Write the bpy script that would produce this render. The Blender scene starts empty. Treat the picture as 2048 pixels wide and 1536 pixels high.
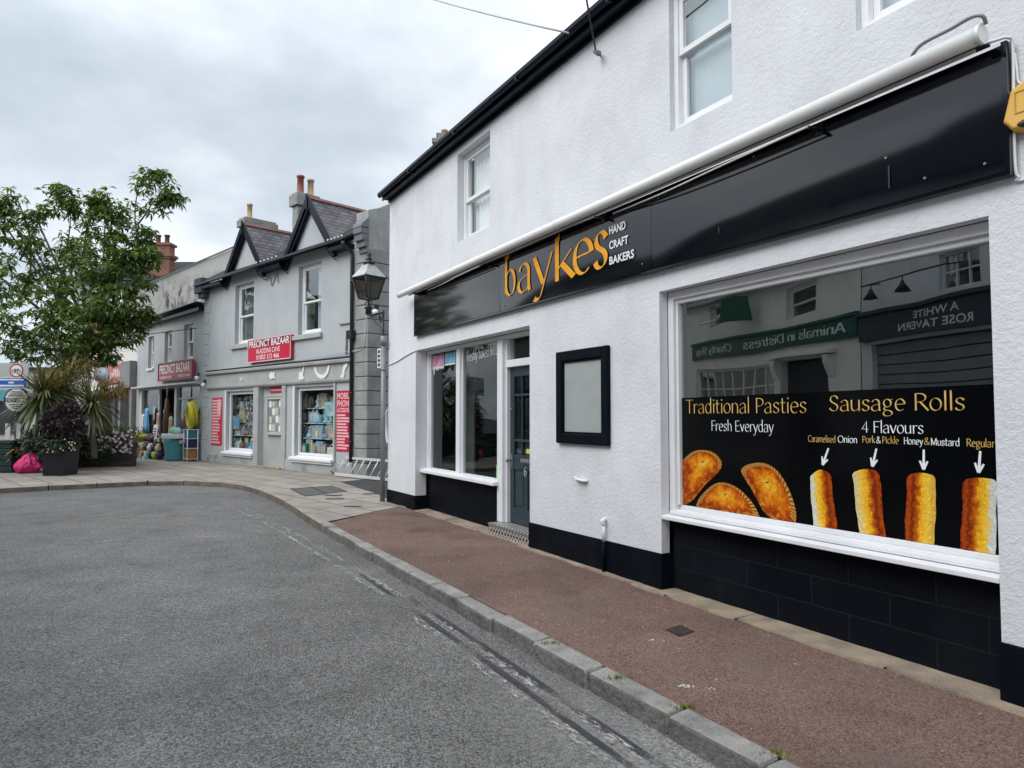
import bpy, math, random
import numpy as np
from mathutils import Vector, Matrix
random.seed(7); np.random.seed(7)
S = bpy.context.scene
COL = S.collection
PI = math.pi
# ------------------------------------------------------------------ frames of the facades (metres, z up)
class Frame:
    def __init__(s, ox, oy, deg):
        s.o = (ox, oy); s.a = math.radians(deg); s.c = math.cos(s.a); s.n = math.sin(s.a)
    def w(s, x, y, z=0.0):
        return (s.o[0] + x * s.c - y * s.n, s.o[1] + x * s.n + y * s.c, z)
FM = Frame(-2.3693, 13.4087, -61.01)      # bakery facade: x along it towards the camera, y into the building
FP = Frame(-5.1180, 19.5112, -43.5)       # gabled bazaar
FQ = Frame(-11.1198, 25.2066, -46.0)      # lower bazaar and the shop beyond it
FO = Frame(-12.4189, 6.3825, 135.16)      # the houses across the road
FW = Frame(0, 0, 0)
OFF = {}
FRM = {}
def tag(o, label, cat, group=None, kind=None):
    if label: o['label'] = label
    if cat: o['category'] = cat
    if group: o['group'] = group
    if kind: o['kind'] = kind
    return o
def thing(name, fr, pos, label, cat, group=None):
    o = bpy.data.objects.new(name, None); COL.objects.link(o)
    o.empty_display_size = 0.2
    o.location = fr.w(*pos); o.rotation_euler = (0, 0, fr.a)
    OFF[o.name] = pos; FRM[o.name] = fr
    return tag(o, label, cat, group)
class MB:
    def __init__(s):
        s.v = []; s.f = []; s.m = []; s.sm = []; s.uv = None
    def add(s, vs, fs, mi=0, smooth=False):
        b = len(s.v); s.v += [tuple(p) for p in vs]
        for f in fs:
            s.f.append([b + i for i in f]); s.m.append(mi); s.sm.append(smooth)
        return s
    def box(s, x0, x1, y0, y1, z0, z1, mi=0):
        if x0 > x1: x0, x1 = x1, x0
        if y0 > y1: y0, y1 = y1, y0
        if z0 > z1: z0, z1 = z1, z0
        v = [(x0,y0,z0),(x1,y0,z0),(x1,y1,z0),(x0,y1,z0),(x0,y0,z1),(x1,y0,z1),(x1,y1,z1),(x0,y1,z1)]
        return s.add(v, [(0,3,2,1),(4,5,6,7),(0,1,5,4),(1,2,6,5),(2,3,7,6),(3,0,4,7)], mi)
    def obox(s, c, ax, ay, az, hx, hy, hz, mi=0):
        c = Vector(c); X = Vector(ax).normalized()*hx; Y = Vector(ay).normalized()*hy; Z = Vector(az).normalized()*hz
        v = [c-X-Y-Z, c+X-Y-Z, c+X+Y-Z, c-X+Y-Z, c-X-Y+Z, c+X-Y+Z, c+X+Y+Z, c-X+Y+Z]
        return s.add(v, [(0,3,2,1),(4,5,6,7),(0,1,5,4),(1,2,6,5),(2,3,7,6),(3,0,4,7)], mi)
    def quad(s, a, b, c, d, mi=0): return s.add([a,b,c,d], [(0,1,2,3)], mi)
    def poly(s, pts, mi=0): return s.add(pts, [tuple(range(len(pts)))], mi)
    def prism(s, pts, off, mi=0):
        n = len(pts); off = Vector(off)
        v = [Vector(p) for p in pts] + [Vector(p) + off for p in pts]
        fs = [tuple(range(n))[::-1], tuple(range(n, 2*n))] + [(i, (i+1) % n, n+(i+1) % n, n+i) for i in range(n)]
        return s.add(v, fs, mi)
    def tube(s, pts, r, n=8, mi=0, caps=True, smooth=True):
        pts = [Vector(p) for p in pts]; k = len(pts)
        rr = r if isinstance(r, (list, tuple)) else [r]*k
        vs = []; fs = []; up = None
        for i in range(k):
            t = (pts[min(i+1,k-1)] - pts[max(i-1,0)]).normalized()
            if up is None:
                a = Vector((0,0,1)) if abs(t.z) < 0.9 else Vector((1,0,0))
                up = t.cross(a).normalized()
            else:
                up = (up - t*up.dot(t))
                up = up.normalized() if up.length > 1e-6 else t.orthogonal().normalized()
            w = t.cross(up)
            for j in range(n):
                an = 2*PI*j/n
                vs.append(pts[i] + (up*math.cos(an) + w*math.sin(an))*rr[i])
        for i in range(k-1):
            for j in range(n):
                fs.append((i*n+j, i*n+(j+1) % n, (i+1)*n+(j+1) % n, (i+1)*n+j))
        s.add(vs, fs, mi, smooth)
        if caps:
            b = len(s.v) - len(vs)
            s.f.append([b+j for j in range(n)][::-1]); s.m.append(mi); s.sm.append(False)
            s.f.append([b+(k-1)*n+j for j in range(n)]); s.m.append(mi); s.sm.append(False)
        return s
    def lathe(s, prof, c, n=16, mi=0, smooth=True, rot=0.0):
        vs = []; fs = []; k = len(prof)
        for r, z in prof:
            for j in range(n):
                a = 2*PI*j/n + rot
                vs.append((c[0]+r*math.cos(a), c[1]+r*math.sin(a), c[2]+z))
        for i in range(k-1):
            for j in range(n):
                fs.append((i*n+j, i*n+(j+1) % n, (i+1)*n+(j+1) % n, (i+1)*n+j))
        fs.append(tuple(range(n))[::-1]); fs.append(tuple((k-1)*n+j for j in range(n)))
        return s.add(vs, fs, mi, smooth)
    def ball(s, c, rx, ry=None, rz=None, mi=0, n=12, k=8, jit=0.0):
        ry = ry or rx; rz = rz or rx
        vs = [(c[0],c[1],c[2]-rz)]; fs = []
        for i in range(1, k):
            p = -PI/2 + PI*i/k
            for j in range(n):
                a = 2*PI*j/n; q = 1 + random.uniform(-jit, jit)
                vs.append((c[0]+rx*q*math.cos(p)*math.cos(a), c[1]+ry*q*math.cos(p)*math.sin(a), c[2]+rz*q*math.sin(p)))
        vs.append((c[0],c[1],c[2]+rz))
        for j in range(n): fs.append((0, 1+(j+1) % n, 1+j))
        for i in range(k-2):
            for j in range(n):
                fs.append((1+i*n+j, 1+i*n+(j+1) % n, 1+(i+1)*n+(j+1) % n, 1+(i+1)*n+j))
        t = len(vs)-1
        for j in range(n): fs.append((t, 1+(k-2)*n+j, 1+(k-2)*n+(j+1) % n))
        return s.add(vs, fs, mi, True)
    def torus(s, c, R, r, ax=(0,0,1), n=28, k=10, mi=0):
        ax = Vector(ax).normalized(); u = ax.orthogonal().normalized(); w = ax.cross(u)
        pts = [Vector(c) + (u*math.cos(2*PI*i/n) + w*math.sin(2*PI*i/n))*R for i in range(n)]
        vs = []; fs = []
        for i, p in enumerate(pts):
            d = (p - Vector(c)).normalized()
            for j in range(k):
                a = 2*PI*j/k
                vs.append(p + (d*math.cos(a) + ax*math.sin(a))*r)
        for i in range(n):
            for j in range(k):
                fs.append((i*k+j, ((i+1) % n)*k+j, ((i+1) % n)*k+(j+1) % k, i*k+(j+1) % k))
        return s.add(vs, fs, mi, True)
    def build(s, name, mats, parent=None, bevel=0.0, fr=None, pos=None, seg=2, fix=True):
        if not isinstance(mats, (list, tuple)): mats = [mats]
        if parent is not None:
            off = OFF[parent.name]
        elif pos is not None: off = pos
        else: off = (0,0,0)
        me = bpy.data.meshes.new(name)
        me.from_pydata([(x-off[0], y-off[1], z-off[2]) for x, y, z in s.v], [], s.f)
        for m in mats: me.materials.append(m)
        me.polygons.foreach_set('material_index', s.m)
        me.polygons.foreach_set('use_smooth', s.sm)
        if s.uv is not None:
            ul = me.uv_layers.new(name='UVMap')
            vi = np.zeros(len(me.loops), dtype=np.int32); me.loops.foreach_get('vertex_index', vi)
            ul.data.foreach_set('uv', np.array(s.uv, dtype=np.float32)[vi].ravel())
        if fix and len(s.f) < 4000:
            import bmesh
            bm = bmesh.new(); bm.from_mesh(me)
            bmesh.ops.recalc_face_normals(bm, faces=bm.faces)
            bm.to_mesh(me); bm.free()
        me.update()
        o = bpy.data.objects.new(name, me); COL.objects.link(o)
        OFF[o.name] = off
        if parent is not None:
            o.parent = parent; FRM[o.name] = FRM[parent.name]
        elif fr is not None:
            o.location = fr.w(*off); o.rotation_euler = (0,0,fr.a); FRM[o.name] = fr
        else: FRM[o.name] = FW
        if bevel:
            b = o.modifiers.new('edge', 'BEVEL'); b.width = bevel; b.segments = seg; b.limit_method = 'ANGLE'
            b.angle_limit = math.radians(35); b.harden_normals = False
        return o
def wall(mb, x0, x1, z0, z1, y, holes, depth, mi=0, rmi=None):
    """front face of a wall at y with rectangular holes (x0,x1,z0,z1) and their reveals to depth"""
    rmi = mi if rmi is None else rmi
    xs = sorted({x0, x1, *[h[0] for h in holes], *[h[1] for h in holes]})
    zs = sorted({z0, z1, *[h[2] for h in holes], *[h[3] for h in holes]})
    xs = [x for x in xs if x0 <= x <= x1]; zs = [z for z in zs if z0 <= z <= z1]
    for i in range(len(xs)-1):
        for j in range(len(zs)-1):
            cx = (xs[i]+xs[i+1])/2; cz = (zs[j]+zs[j+1])/2
            if any(h[0] < cx < h[1] and h[2] < cz < h[3] for h in holes): continue
            mb.quad((xs[i],y,zs[j]), (xs[i+1],y,zs[j]), (xs[i+1],y,zs[j+1]), (xs[i],y,zs[j+1]), mi)
    for h in holes:
        a, b, c, d = h[:4]; e = y + (h[4] if len(h) > 4 else depth)
        mb.quad((a,y,c),(a,y,d),(a,e,d),(a,e,c), rmi); mb.quad((b,y,c),(b,e,c),(b,e,d),(b,y,d), rmi)
        mb.quad((a,y,d),(b,y,d),(b,e,d),(a,e,d), rmi)
        if c > z0 + 1e-3: mb.quad((a,y,c),(a,e,c),(b,e,c),(b,y,c), rmi)
    return mb
def bars(mb, x0, x1, z0, z1, w, y0, y1, mi=0, wt=None, wb=None):
    """four bars butted into a frame"""
    wt = w if wt is None else wt; wb = w if wb is None else wb
    mb.box(x0, x0+w, y0, y1, z0, z1, mi); mb.box(x1-w, x1, y0, y1, z0, z1, mi)
    mb.box(x0+w, x1-w, y0, y1, z1-wt, z1, mi); mb.box(x0+w, x1-w, y0, y1, z0, z0+wb, mi)
    return mb
# ------------------------------------------------------------------ materials
def lin(h):
    h = h.lstrip('#'); r = [int(h[i:i+2], 16)/255 for i in (0, 2, 4)]
    return tuple(c/12.92 if c <= 0.04045 else ((c+0.055)/1.055)**2.4 for c in r)
class NT:
    def __init__(s, mat):
        mat.use_nodes = True; s.t = mat.node_tree; s.t.nodes.clear()
    def n(s, typ, **kw):
        nd = s.t.nodes.new(typ)
        for k, v in kw.items():
            if k.startswith('i_'):
                nd.inputs[k[2:].replace('_', ' ')].default_value = v
            else: setattr(nd, k, v)
        return nd
    def l(s, a, b): s.t.links.new(a, b)
    def ramp(s, fac, stops):
        r = s.n('ShaderNodeValToRGB')
        el = r.color_ramp.elements
        while len(el) < len(stops): el.new(0.5)
        for e, (p, c) in zip(el, stops):
            e.position = p; e.color = (*c, 1) if len(c) == 3 else c
        s.l(fac, r.inputs[0]); return r.outputs[0]
    def mix(s, fac, a, b, mode='MIX'):
        m = s.n('ShaderNodeMix', data_type='RGBA', blend_type=mode)
        for k, v in ((0, fac), (6, a), (7, b)):
            if hasattr(v, 'is_output'): s.l(v, m.inputs[k])
            else: m.inputs[k].default_value = v if k == 0 else ((*v, 1) if len(v) == 3 else v)
        return m.outputs[2]
    def math(s, op, a, b=0.0, clamp=False):
        m = s.n('ShaderNodeMath', operation=op, use_clamp=clamp)
        for k, v in ((0, a), (1, b)):
            if hasattr(v, 'is_output'): s.l(v, m.inputs[k])
            else: m.inputs[k].default_value = v
        return m.outputs[0]
def noise(t, co, scale, detail=4.0, rough=0.55, stretch=None):
    if stretch:
        mp = t.n('ShaderNodeMapping'); mp.inputs['Scale'].default_value = stretch
        t.l(co, mp.inputs[0]); co = mp.outputs[0]
    nz = t.n('ShaderNodeTexNoise'); nz.inputs['Scale'].default_value = scale
    nz.inputs['Detail'].default_value = detail; nz.inputs['Roughness'].default_value = rough
    t.l(co, nz.inputs['Vector']); return nz.outputs['Fac']
MATS = {}
def surf(name, col, rough=0.6, var=0.1, vs=2.0, bump=0.0, bs=60.0, bd=0.01, metal=0.0, spec=0.5, dirt=None, dirt_amt=0.4,
         dirt_scale=1.5, speck=None, speck_scale=200.0, streak=None, coat=0.0, hue=None, bump2=None, ior=1.5):
    """general weathered surface: two scales of tone, optional dirt, specks, vertical streaks and bump"""
    if name in MATS: return MATS[name]
    m = bpy.data.materials.new(name); t = NT(m); MATS[name] = m
    co = t.n('ShaderNodeTexCoord').outputs['Object']
    a = tuple(c*(1-var) for c in col); b = tuple(min(1, c*(1+var)) for c in col)
    if hue: b = hue
    c = t.mix(t.ramp(noise(t, co, vs, 6), [(0.3,(0,0,0)),(0.7,(1,1,1))]), a, b)
    if dirt:
        f = t.ramp(noise(t, co, dirt_scale, 8, 0.65), [(0.48,(0,0,0)),(0.75,(dirt_amt,)*3)])
        c = t.mix(f, c, dirt)
    if streak:
        f = t.ramp(noise(t, co, 2.0, 7, 0.65, (1.4, 1.4, 0.25)), [(0.5,(0,0,0)),(0.72,(streak[1],)*3)])
        c = t.mix(f, c, streak[0])
    if speck:
        for amt, sc, colr in speck:
            f = t.ramp(noise(t, co, sc, 2, 0.6), [(0.5,(0,0,0)),(0.66,(amt,)*3)])
            c = t.mix(f, c, colr)
    p = t.n('ShaderNodeBsdfPrincipled'); t.l(c, p.inputs['Base Color'])
    p.inputs['Roughness'].default_value = rough; p.inputs['Metallic'].default_value = metal
    p.inputs['Specular IOR Level'].default_value = spec; p.inputs['Coat Weight'].default_value = coat; p.inputs['IOR'].default_value = ior
    if bump:
        h = noise(t, co, bs, 5, 0.6)
        if bump2:
            h = t.math('ADD', h, t.math('MULTIPLY', noise(t, co, bump2[0], 4, 0.55), bump2[1]))
        bp = t.n('ShaderNodeBump'); bp.inputs['Strength'].default_value = bump; bp.inputs['Distance'].default_value = bd
        t.l(h, bp.inputs['Height']); t.l(bp.outputs[0], p.inputs['Normal'])
    o = t.n('ShaderNodeOutputMaterial'); t.l(p.outputs[0], o.inputs[0])
    return m
def bricky(name, c1, c2, mortar, w, h, mw=0.01, axes='XZ', rough=0.8, off=0.5, bump=0.4, var=0.25, rot=0.0, dirt=None, squash=1.0, bd=0.01, nz=0.0, spec=0.35):
    """coursed pattern (bricks, slates, flagstones, blocks)"""
    m = bpy.data.materials.new(name); t = NT(m)
    co = t.n('ShaderNodeTexCoord').outputs['Object']
    sp = t.n('ShaderNodeSeparateXYZ'); t.l(co, sp.inputs[0])
    cb = t.n('ShaderNodeCombineXYZ')
    t.l(sp.outputs[axes[0]], cb.inputs[0]); t.l(sp.outputs[axes[1]], cb.inputs[1])
    vec = cb.outputs[0]
    if rot:
        mp = t.n('ShaderNodeMapping'); mp.inputs['Rotation'].default_value = (0,0,rot); t.l(vec, mp.inputs[0]); vec = mp.outputs[0]
    if nz:
        w_ = t.n('ShaderNodeTexNoise'); w_.inputs['Scale'].default_value = 1.3; t.l(co, w_.inputs['Vector'])
        v_ = t.n('ShaderNodeVectorMath', operation='SCALE'); t.l(w_.outputs['Color'], v_.inputs[0]); v_.inputs['Scale'].default_value = nz
        a_ = t.n('ShaderNodeVectorMath', operation='ADD'); t.l(vec, a_.inputs[0]); t.l(v_.outputs[0], a_.inputs[1]); vec = a_.outputs[0]
    b = t.n('ShaderNodeTexBrick', offset=off, squash=squash)
    b.inputs['Scale'].default_value = 1.0; b.inputs['Brick Width'].default_value = w; b.inputs['Row Height'].default_value = h
    b.inputs['Mortar Size'].default_value = mw; b.inputs['Mortar Smooth'].default_value = 0.3; b.inputs['Bias'].default_value = 0.0
    b.inputs['Color1'].default_value = (*c1, 1); b.inputs['Color2'].default_value = (*c2, 1); b.inputs['Mortar'].default_value = (*mortar, 1)
    t.l(vec, b.inputs['Vector'])
    n1 = noise(t, co, 3.0, 7, 0.6); n2 = noise(t, co, 45, 4)
    c = t.mix(t.ramp(n1, [(0.35,(0.0,)*3),(0.7,(1,)*3)]), b.outputs['Color'], t.mix(1.0, b.outputs['Color'], (1+var,)*3, 'MULTIPLY'))
    c = t.mix(t.ramp(n2, [(0.4,(0,0,0)),(0.7,(0.5,)*3)]), c, t.mix(1.0, c, (1-var,)*3, 'MULTIPLY'))
    if dirt:
        c = t.mix(t.ramp(noise(t, co, 1.1, 8, 0.65), [(0.45,(0,0,0)),(0.72,(dirt[1],)*3)]), c, dirt[0])
    p = t.n('ShaderNodeBsdfPrincipled'); t.l(c, p.inputs['Base Color']); p.inputs['Roughness'].default_value = rough; p.inputs['Specular IOR Level'].default_value = spec
    h_ = t.math('ADD', t.math('MULTIPLY', t.math('SUBTRACT', 1.0, b.outputs['Fac']), 1.0), t.math('MULTIPLY', n2, 0.35))
    bp = t.n('ShaderNodeBump'); bp.inputs['Strength'].default_value = bump; bp.inputs['Distance'].default_value = bd
    t.l(h_, bp.inputs['Height']); t.l(bp.outputs[0], p.inputs['Normal'])
    o = t.n('ShaderNodeOutputMaterial'); t.l(p.outputs[0], o.inputs[0])
    return m
def glass(name, f0=0.1, tint=(0.85,0.9,0.88), rough=0.0):
    """clear pane: reflection rises towards grazing angles, the same from both sides"""
    m = bpy.data.materials.new(name); t = NT(m)
    g = t.n('ShaderNodeNewGeometry'); d = t.n('ShaderNodeVectorMath', operation='DOT_PRODUCT')
    t.l(g.outputs['Normal'], d.inputs[0]); t.l(g.outputs['Incoming'], d.inputs[1])
    f = t.math('ADD', t.math('MULTIPLY', t.math('POWER', t.math('SUBTRACT', 1.0, t.math('ABSOLUTE', d.outputs['Value'])), 5.0), 1-f0), f0, True)
    tr = t.n('ShaderNodeBsdfTransparent'); tr.inputs[0].default_value = (*tint, 1)
    gl = t.n('ShaderNodeBsdfGlossy'); gl.inputs['Roughness'].default_value = rough; gl.inputs['Color'].default_value = (0.95,1,0.98,1)
    co = t.n('ShaderNodeTexCoord').outputs['Object']; bp = t.n('ShaderNodeBump'); bp.inputs['Strength'].default_value = 0.25; bp.inputs['Distance'].default_value = 0.02; t.l(noise(t, co, 0.9, 1.5, 0.4), bp.inputs['Height']); t.l(bp.outputs[0], gl.inputs['Normal'])
    mx = t.n('ShaderNodeMixShader'); t.l(f, mx.inputs[0]); t.l(tr.outputs[0], mx.inputs[1]); t.l(gl.outputs[0], mx.inputs[2])
    o = t.n('ShaderNodeOutputMaterial'); t.l(mx.outputs[0], o.inputs[0]); return m
def leafmat(name, dark, light, trans=0.25, rough=0.5):
    m = bpy.data.materials.new(name); t = NT(m)
    g = t.n('ShaderNodeNewGeometry')
    c = t.ramp(g.outputs['Random Per Island'], [(0.0, dark), (0.55, tuple((a+b)/2*0.9 for a, b in zip(dark, light))), (1.0, light)])
    p = t.n('ShaderNodeBsdfPrincipled'); t.l(c, p.inputs['Base Color']); p.inputs['Roughness'].default_value = rough
    p.inputs['Specular IOR Level'].default_value = 0.3
    tl = t.n('ShaderNodeBsdfTranslucent'); t.l(t.mix(1.0, c, (1.3,1.5,0.6), 'MULTIPLY'), tl.inputs[0])
    mx = t.n('ShaderNodeMixShader'); mx.inputs[0].default_value = trans; t.l(p.outputs[0], mx.inputs[1]); t.l(tl.outputs[0], mx.inputs[2])
    o = t.n('ShaderNodeOutputMaterial'); t.l(mx.outputs[0], o.inputs[0]); return m
# ------------------------------------------------------------------ lettering
def arc(cx, cy, rx, ry, a0, a1, n=18):
    return [(cx+rx*math.cos(math.radians(a0+(a1-a0)*i/n)), cy+ry*math.sin(math.radians(a0+(a1-a0)*i/n))) for i in range(n+1)]
def bz(p0, p1, p2, p3, n=10):
    r = []
    for i in range(n+1):
        u = i/n; v = 1-u
        r.append((v**3*p0[0]+3*v*v*u*p1[0]+3*v*u*u*p2[0]+u**3*p3[0], v**3*p0[1]+3*v*v*u*p1[1]+3*v*u*u*p2[1]+u**3*p3[1]))
    return r
def glyphs():
    G = {}
    st = lambda x, a, b: [(x, a), (x, b)]
    archr = lambda x0, x1: arc((x0+x1)/2, 0.3, (x1-x0)/2, 0.2, 165, 0, 12) + [(x1, 0.15), (x1, 0)]
    ess = lambda x, w, h: bz((x+w*0.92, h*0.80), (x+w*0.80, h*1.06), (x+w*0.1, h*1.06), (x+w*0.12, h*0.74)) + bz((x+w*0.12, h*0.74), (x+w*0.14, h*0.50), (x+w*0.92, h*0.52), (x+w*0.90, h*0.24))[1:] + bz((x+w*0.90, h*0.24), (x+w*0.86, -h*0.06), (x+w*0.12, -h*0.06), (x+w*0.04, h*0.2))[1:]
    G['a'] = ([arc(.2,.35,.14,.15,165,0,10)+[(.34,.1),(.36,0)], bz((.34,.29),(.2,.27),(.03,.24),(.04,.11))+bz((.04,.11),(.05,-.03),(.24,-.05),(.34,.1))[1:]], .43)
    G['b'] = ([[(.07,.8),(.07,.06)], arc(.23,.25,.17,.25,145,-155)], .46)
    G['c'] = ([arc(.23,.25,.18,.25,45,315)], .42)
    G['d'] = ([arc(.22,.25,.17,.25,40,325), st(.38,.8,0)], .46)
    G['e'] = ([[(.06,.26),(.39,.29)], arc(.225,.25,.175,.25,8,312)], .44)
    G['f'] = ([bz((.36,.74),(.3,.84),(.13,.84),(.13,.6))+[(.13,0)], [(.02,.48),(.28,.48)]], .3)
    G['g'] = ([arc(.2,.33,.14,.17,0,360), bz((.12,.18),(.05,.1),(.05,.03),(.2,.02))+bz((.2,.02),(.45,.0),(.42,-.22),(.2,-.23))[1:]+bz((.2,-.23),(.0,-.23),(.0,-.06),(.14,.01))[1:], [(.3,.45),(.42,.5)]], .44)
    G['h'] = ([st(.07,.8,0), archr(.07,.38)], .46)
    G['i'] = ([st(.08,.5,0), [(.08,.64),(.08,.71)]], .16)
    G['k'] = ([st(.07,.8,0), [(.36,.5),(.08,.2)], [(.17,.29),(.4,0)]], .42)
    G['l'] = ([st(.08,.8,0)], .17)
    G['m'] = ([st(.07,.5,0), archr(.07,.33), archr(.33,.6)], .68)
    G['n'] = ([st(.07,.5,0), archr(.07,.37)], .45)
    G['o'] = ([arc(.23,.25,.185,.25,90,450,24)], .46)
    G['p'] = ([st(.07,.5,-.25), arc(.23,.25,.17,.25,145,-155)], .46)
    G['r'] = ([st(.07,.5,0), bz((.07,.3),(.12,.48),(.2,.52),(.29,.46))], .3)
    G['s'] = ([ess(.03,.3,.5)], .36)
    G['t'] = ([[(.12,.68),(.12,.12)]+bz((.12,.12),(.13,-.02),(.22,-.01),(.28,.05)), [(.01,.48),(.27,.48)]], .3)
    G['u'] = ([[(.06,.5),(.06,.16)]+bz((.06,.16),(.08,-.03),(.24,-.05),(.36,.14)), st(.37,.5,0)], .45)
    G['v'] = ([[(.02,.5),(.2,0)], [(.38,.5),(.2,0)]], .4)
    G['y'] = ([[(.02,.5),(.21,.02)], [(.4,.5),(.17,-.14)]+bz((.17,-.14),(.14,-.24),(.06,-.24),(.02,-.2))], .41)
    G['A'] = ([[(.26,.72),(.02,0)], [(.26,.72),(.52,0)], [(.11,.24),(.42,.24)]], .54)
    G['B'] = ([st(.08,.72,0), [(.08,.71)]+bz((.2,.71),(.46,.71),(.44,.39),(.2,.38))+[(.08,.38)], [(.08,.38)]+bz((.2,.38),(.54,.38),(.52,.01),(.2,.01))+[(.08,.01)]], .5)
    G['C'] = ([arc(.33,.36,.28,.36,45,315,24)], .6)
    G['D'] = ([st(.08,.72,0), [(.08,.71),(.2,.71)]+arc(.22,.36,.34,.35,90,-90)+[(.08,.01)]], .6)
    G['E'] = ([st(.08,.72,0), [(.08,.71),(.42,.71)], [(.08,.38),(.36,.38)], [(.08,.01),(.44,.01)]], .47)
    G['F'] = ([st(.08,.72,0), [(.08,.71),(.44,.71)], [(.08,.38),(.36,.38)]], .44)
    G['H'] = ([st(.08,.72,0), st(.5,.72,0), [(.08,.38),(.5,.38)]], .58)
    G['M'] = ([st(.08,.72,0), [(.08,.72),(.35,.04)], [(.62,.72),(.35,.04)], st(.63,.72,0)], .71)
    G['O'] = ([arc(.35,.36,.3,.36,90,450,28)], .7)
    G['P'] = ([st(.08,.72,0), [(.08,.71)]+bz((.2,.71),(.52,.71),(.5,.33),(.2,.33))+[(.08,.33)]], .47)
    G['R'] = ([st(.08,.72,0), [(.08,.71)]+bz((.2,.71),(.52,.71),(.5,.36),(.2,.36))+[(.08,.36)], [(.24,.36),(.52,0)]], .52)
    G['S'] = ([ess(.04,.4,.72)], .48)
    G['T'] = ([st(.26,.72,0), [(.01,.71),(.51,.71)]], .5)
    G['4'] = ([[(.34,0),(.34,.72),(.04,.22),(.46,.22)]], .5)
    G['6'] = ([bz((.4,.66),(.2,.76),(.03,.5),(.05,.22))+arc(.22,.2,.17,.2,180,530,18)], .46)
    G['&'] = ([bz((.5,.3),(.4,.05),(.3,0),(.2,0))+bz((.2,0),(-.02,.0),(.0,.3),(.2,.38))[1:]+bz((.2,.38),(.4,.5),(.36,.72),(.24,.72))[1:]+bz((.24,.72),(.08,.72),(.1,.52),(.2,.4))[1:]+[(.5,0)]], .55)
    G[' '] = ([], .24)
    return G
GL = glyphs()
def pen(text, T=0.075, th=0.02, theta=25, track=0.02, only=None):
    """broad-nib lettering; returns list of (outline strips) as (verts, faces, layer)"""
    out = []; x = 0.0; lay = 0
    for i, ch in enumerate(text):
        strokes, adv = GL[ch]
        for sk in strokes:
            if only is None or i in only:
                n = len(sk); L = []; R_ = []
                for k in range(n):
                    a = sk[max(k-1, 0)]; b = sk[min(k+1, n-1)]
                    dx, dy = b[0]-a[0], b[1]-a[1]; d = math.hypot(dx, dy) or 1
                    ph = math.atan2(dy, dx)
                    w = th + (T-th)*abs(math.sin(ph-math.radians(theta)))**1.6
                    if n == 2 or k in (0, n-1): w *= 1.12
                    nx, ny = -dy/d*w/2, dx/d*w/2
                    L.append((x+sk[k][0]+nx, sk[k][1]+ny)); R_.append((x+sk[k][0]-nx, sk[k][1]-ny))
                vs = L+R_; fs = [(k, k+1, n+k+1, n+k) for k in range(n-1)]
                out.append((vs, fs, lay % 4))
            lay += 1
        x += adv + track
    return out, x
def put_pen(mb, text, x0, x1, zb, size, y, T=0.075, th=0.02, mi=0, only=None, thick=0.0, zb1=None):
    """letters from x0 to x1 on baseline zb (size = metres per em unit in height)"""
    st, w = pen(text, T, th, only=only); sx = (x1-x0)/w
    for vs, fs, lay in st:
        pts = [(x0+vx*sx, y-0.0006*lay, (zb if zb1 is None else zb+(zb1-zb)*vx/w)+vy*size) for vx, vy in vs]
        mb.add(pts, fs, mi)
        if thick:
            n = len(pts)//2
            loop = list(range(n)) + list(range(2*n-1, n-1, -1))
            back = [(a, b+thick, c) for a, b, c in pts]
            b0 = len(mb.v) - len(pts)
            mb.add(back, [])
            for i in range(len(loop)):
                p, q = loop[i], loop[(i+1) % len(loop)]
                mb.f.append([b0+p, b0+q, b0+len(pts)+q, b0+len(pts)+p]); mb.m.append(mi); mb.sm.append(False)
_TC = {}
def sans(text, bold=0.0):
    key = (text, bold)
    if key in _TC: return _TC[key]
    cu = bpy.data.curves.new('t', 'FONT'); cu.body = text; cu.size = 1; cu.offset = bold; cu.resolution_u = 3
    o = bpy.data.objects.new('t', cu); COL.objects.link(o)
    dg = bpy.context.evaluated_depsgraph_get(); dg.update()
    me = bpy.data.meshes.new_from_object(o.evaluated_get(dg))
    vs = [tuple(v.co)[:2] for v in me.vertices]; fs = [tuple(p.vertices) for p in me.polygons]
    bpy.data.objects.remove(o); bpy.data.curves.remove(cu); bpy.data.meshes.remove(me)
    _TC[key] = (vs, fs); return vs, fs
def put_sans(mb, text, x0, x1, z0, z1, y, mi=0, bold=0.0, slant=0.0, flip=False):
    vs, fs = sans(text, bold)
    ax = min(v[0] for v in vs); bx = max(v[0] for v in vs); az = min(v[1] for v in vs); bz_ = max(v[1] for v in vs)
    pts = []
    for vx, vz in vs:
        u = (vx-ax)/(bx-ax); w = (vz-az)/(bz_-az)
        pts.append((x0+u*(x1-x0)+slant*w, y, z0+w*(z1-z0)))
    mb.add(pts, fs, mi)
def catmull(pts, n=6, closed=True):
    k = len(pts); out = []
    for i in range(k if closed else k-1):
        p0 = pts[(i-1) % k] if closed or i > 0 else pts[i]; p1 = pts[i]; p2 = pts[(i+1) % k]
        p3 = pts[(i+2) % k] if closed or i+2 < k else p2
        for j in range(n):
            t = j/n
            out.append(tuple(0.5*((2*b) + (-a+c)*t + (2*a-5*b+4*c-d)*t*t + (-a+3*b-3*c+d)*t**3) for a, b, c, d in zip(p0, p1, p2, p3)))
    if not closed: out.append(pts[-1])
    return out
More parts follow.
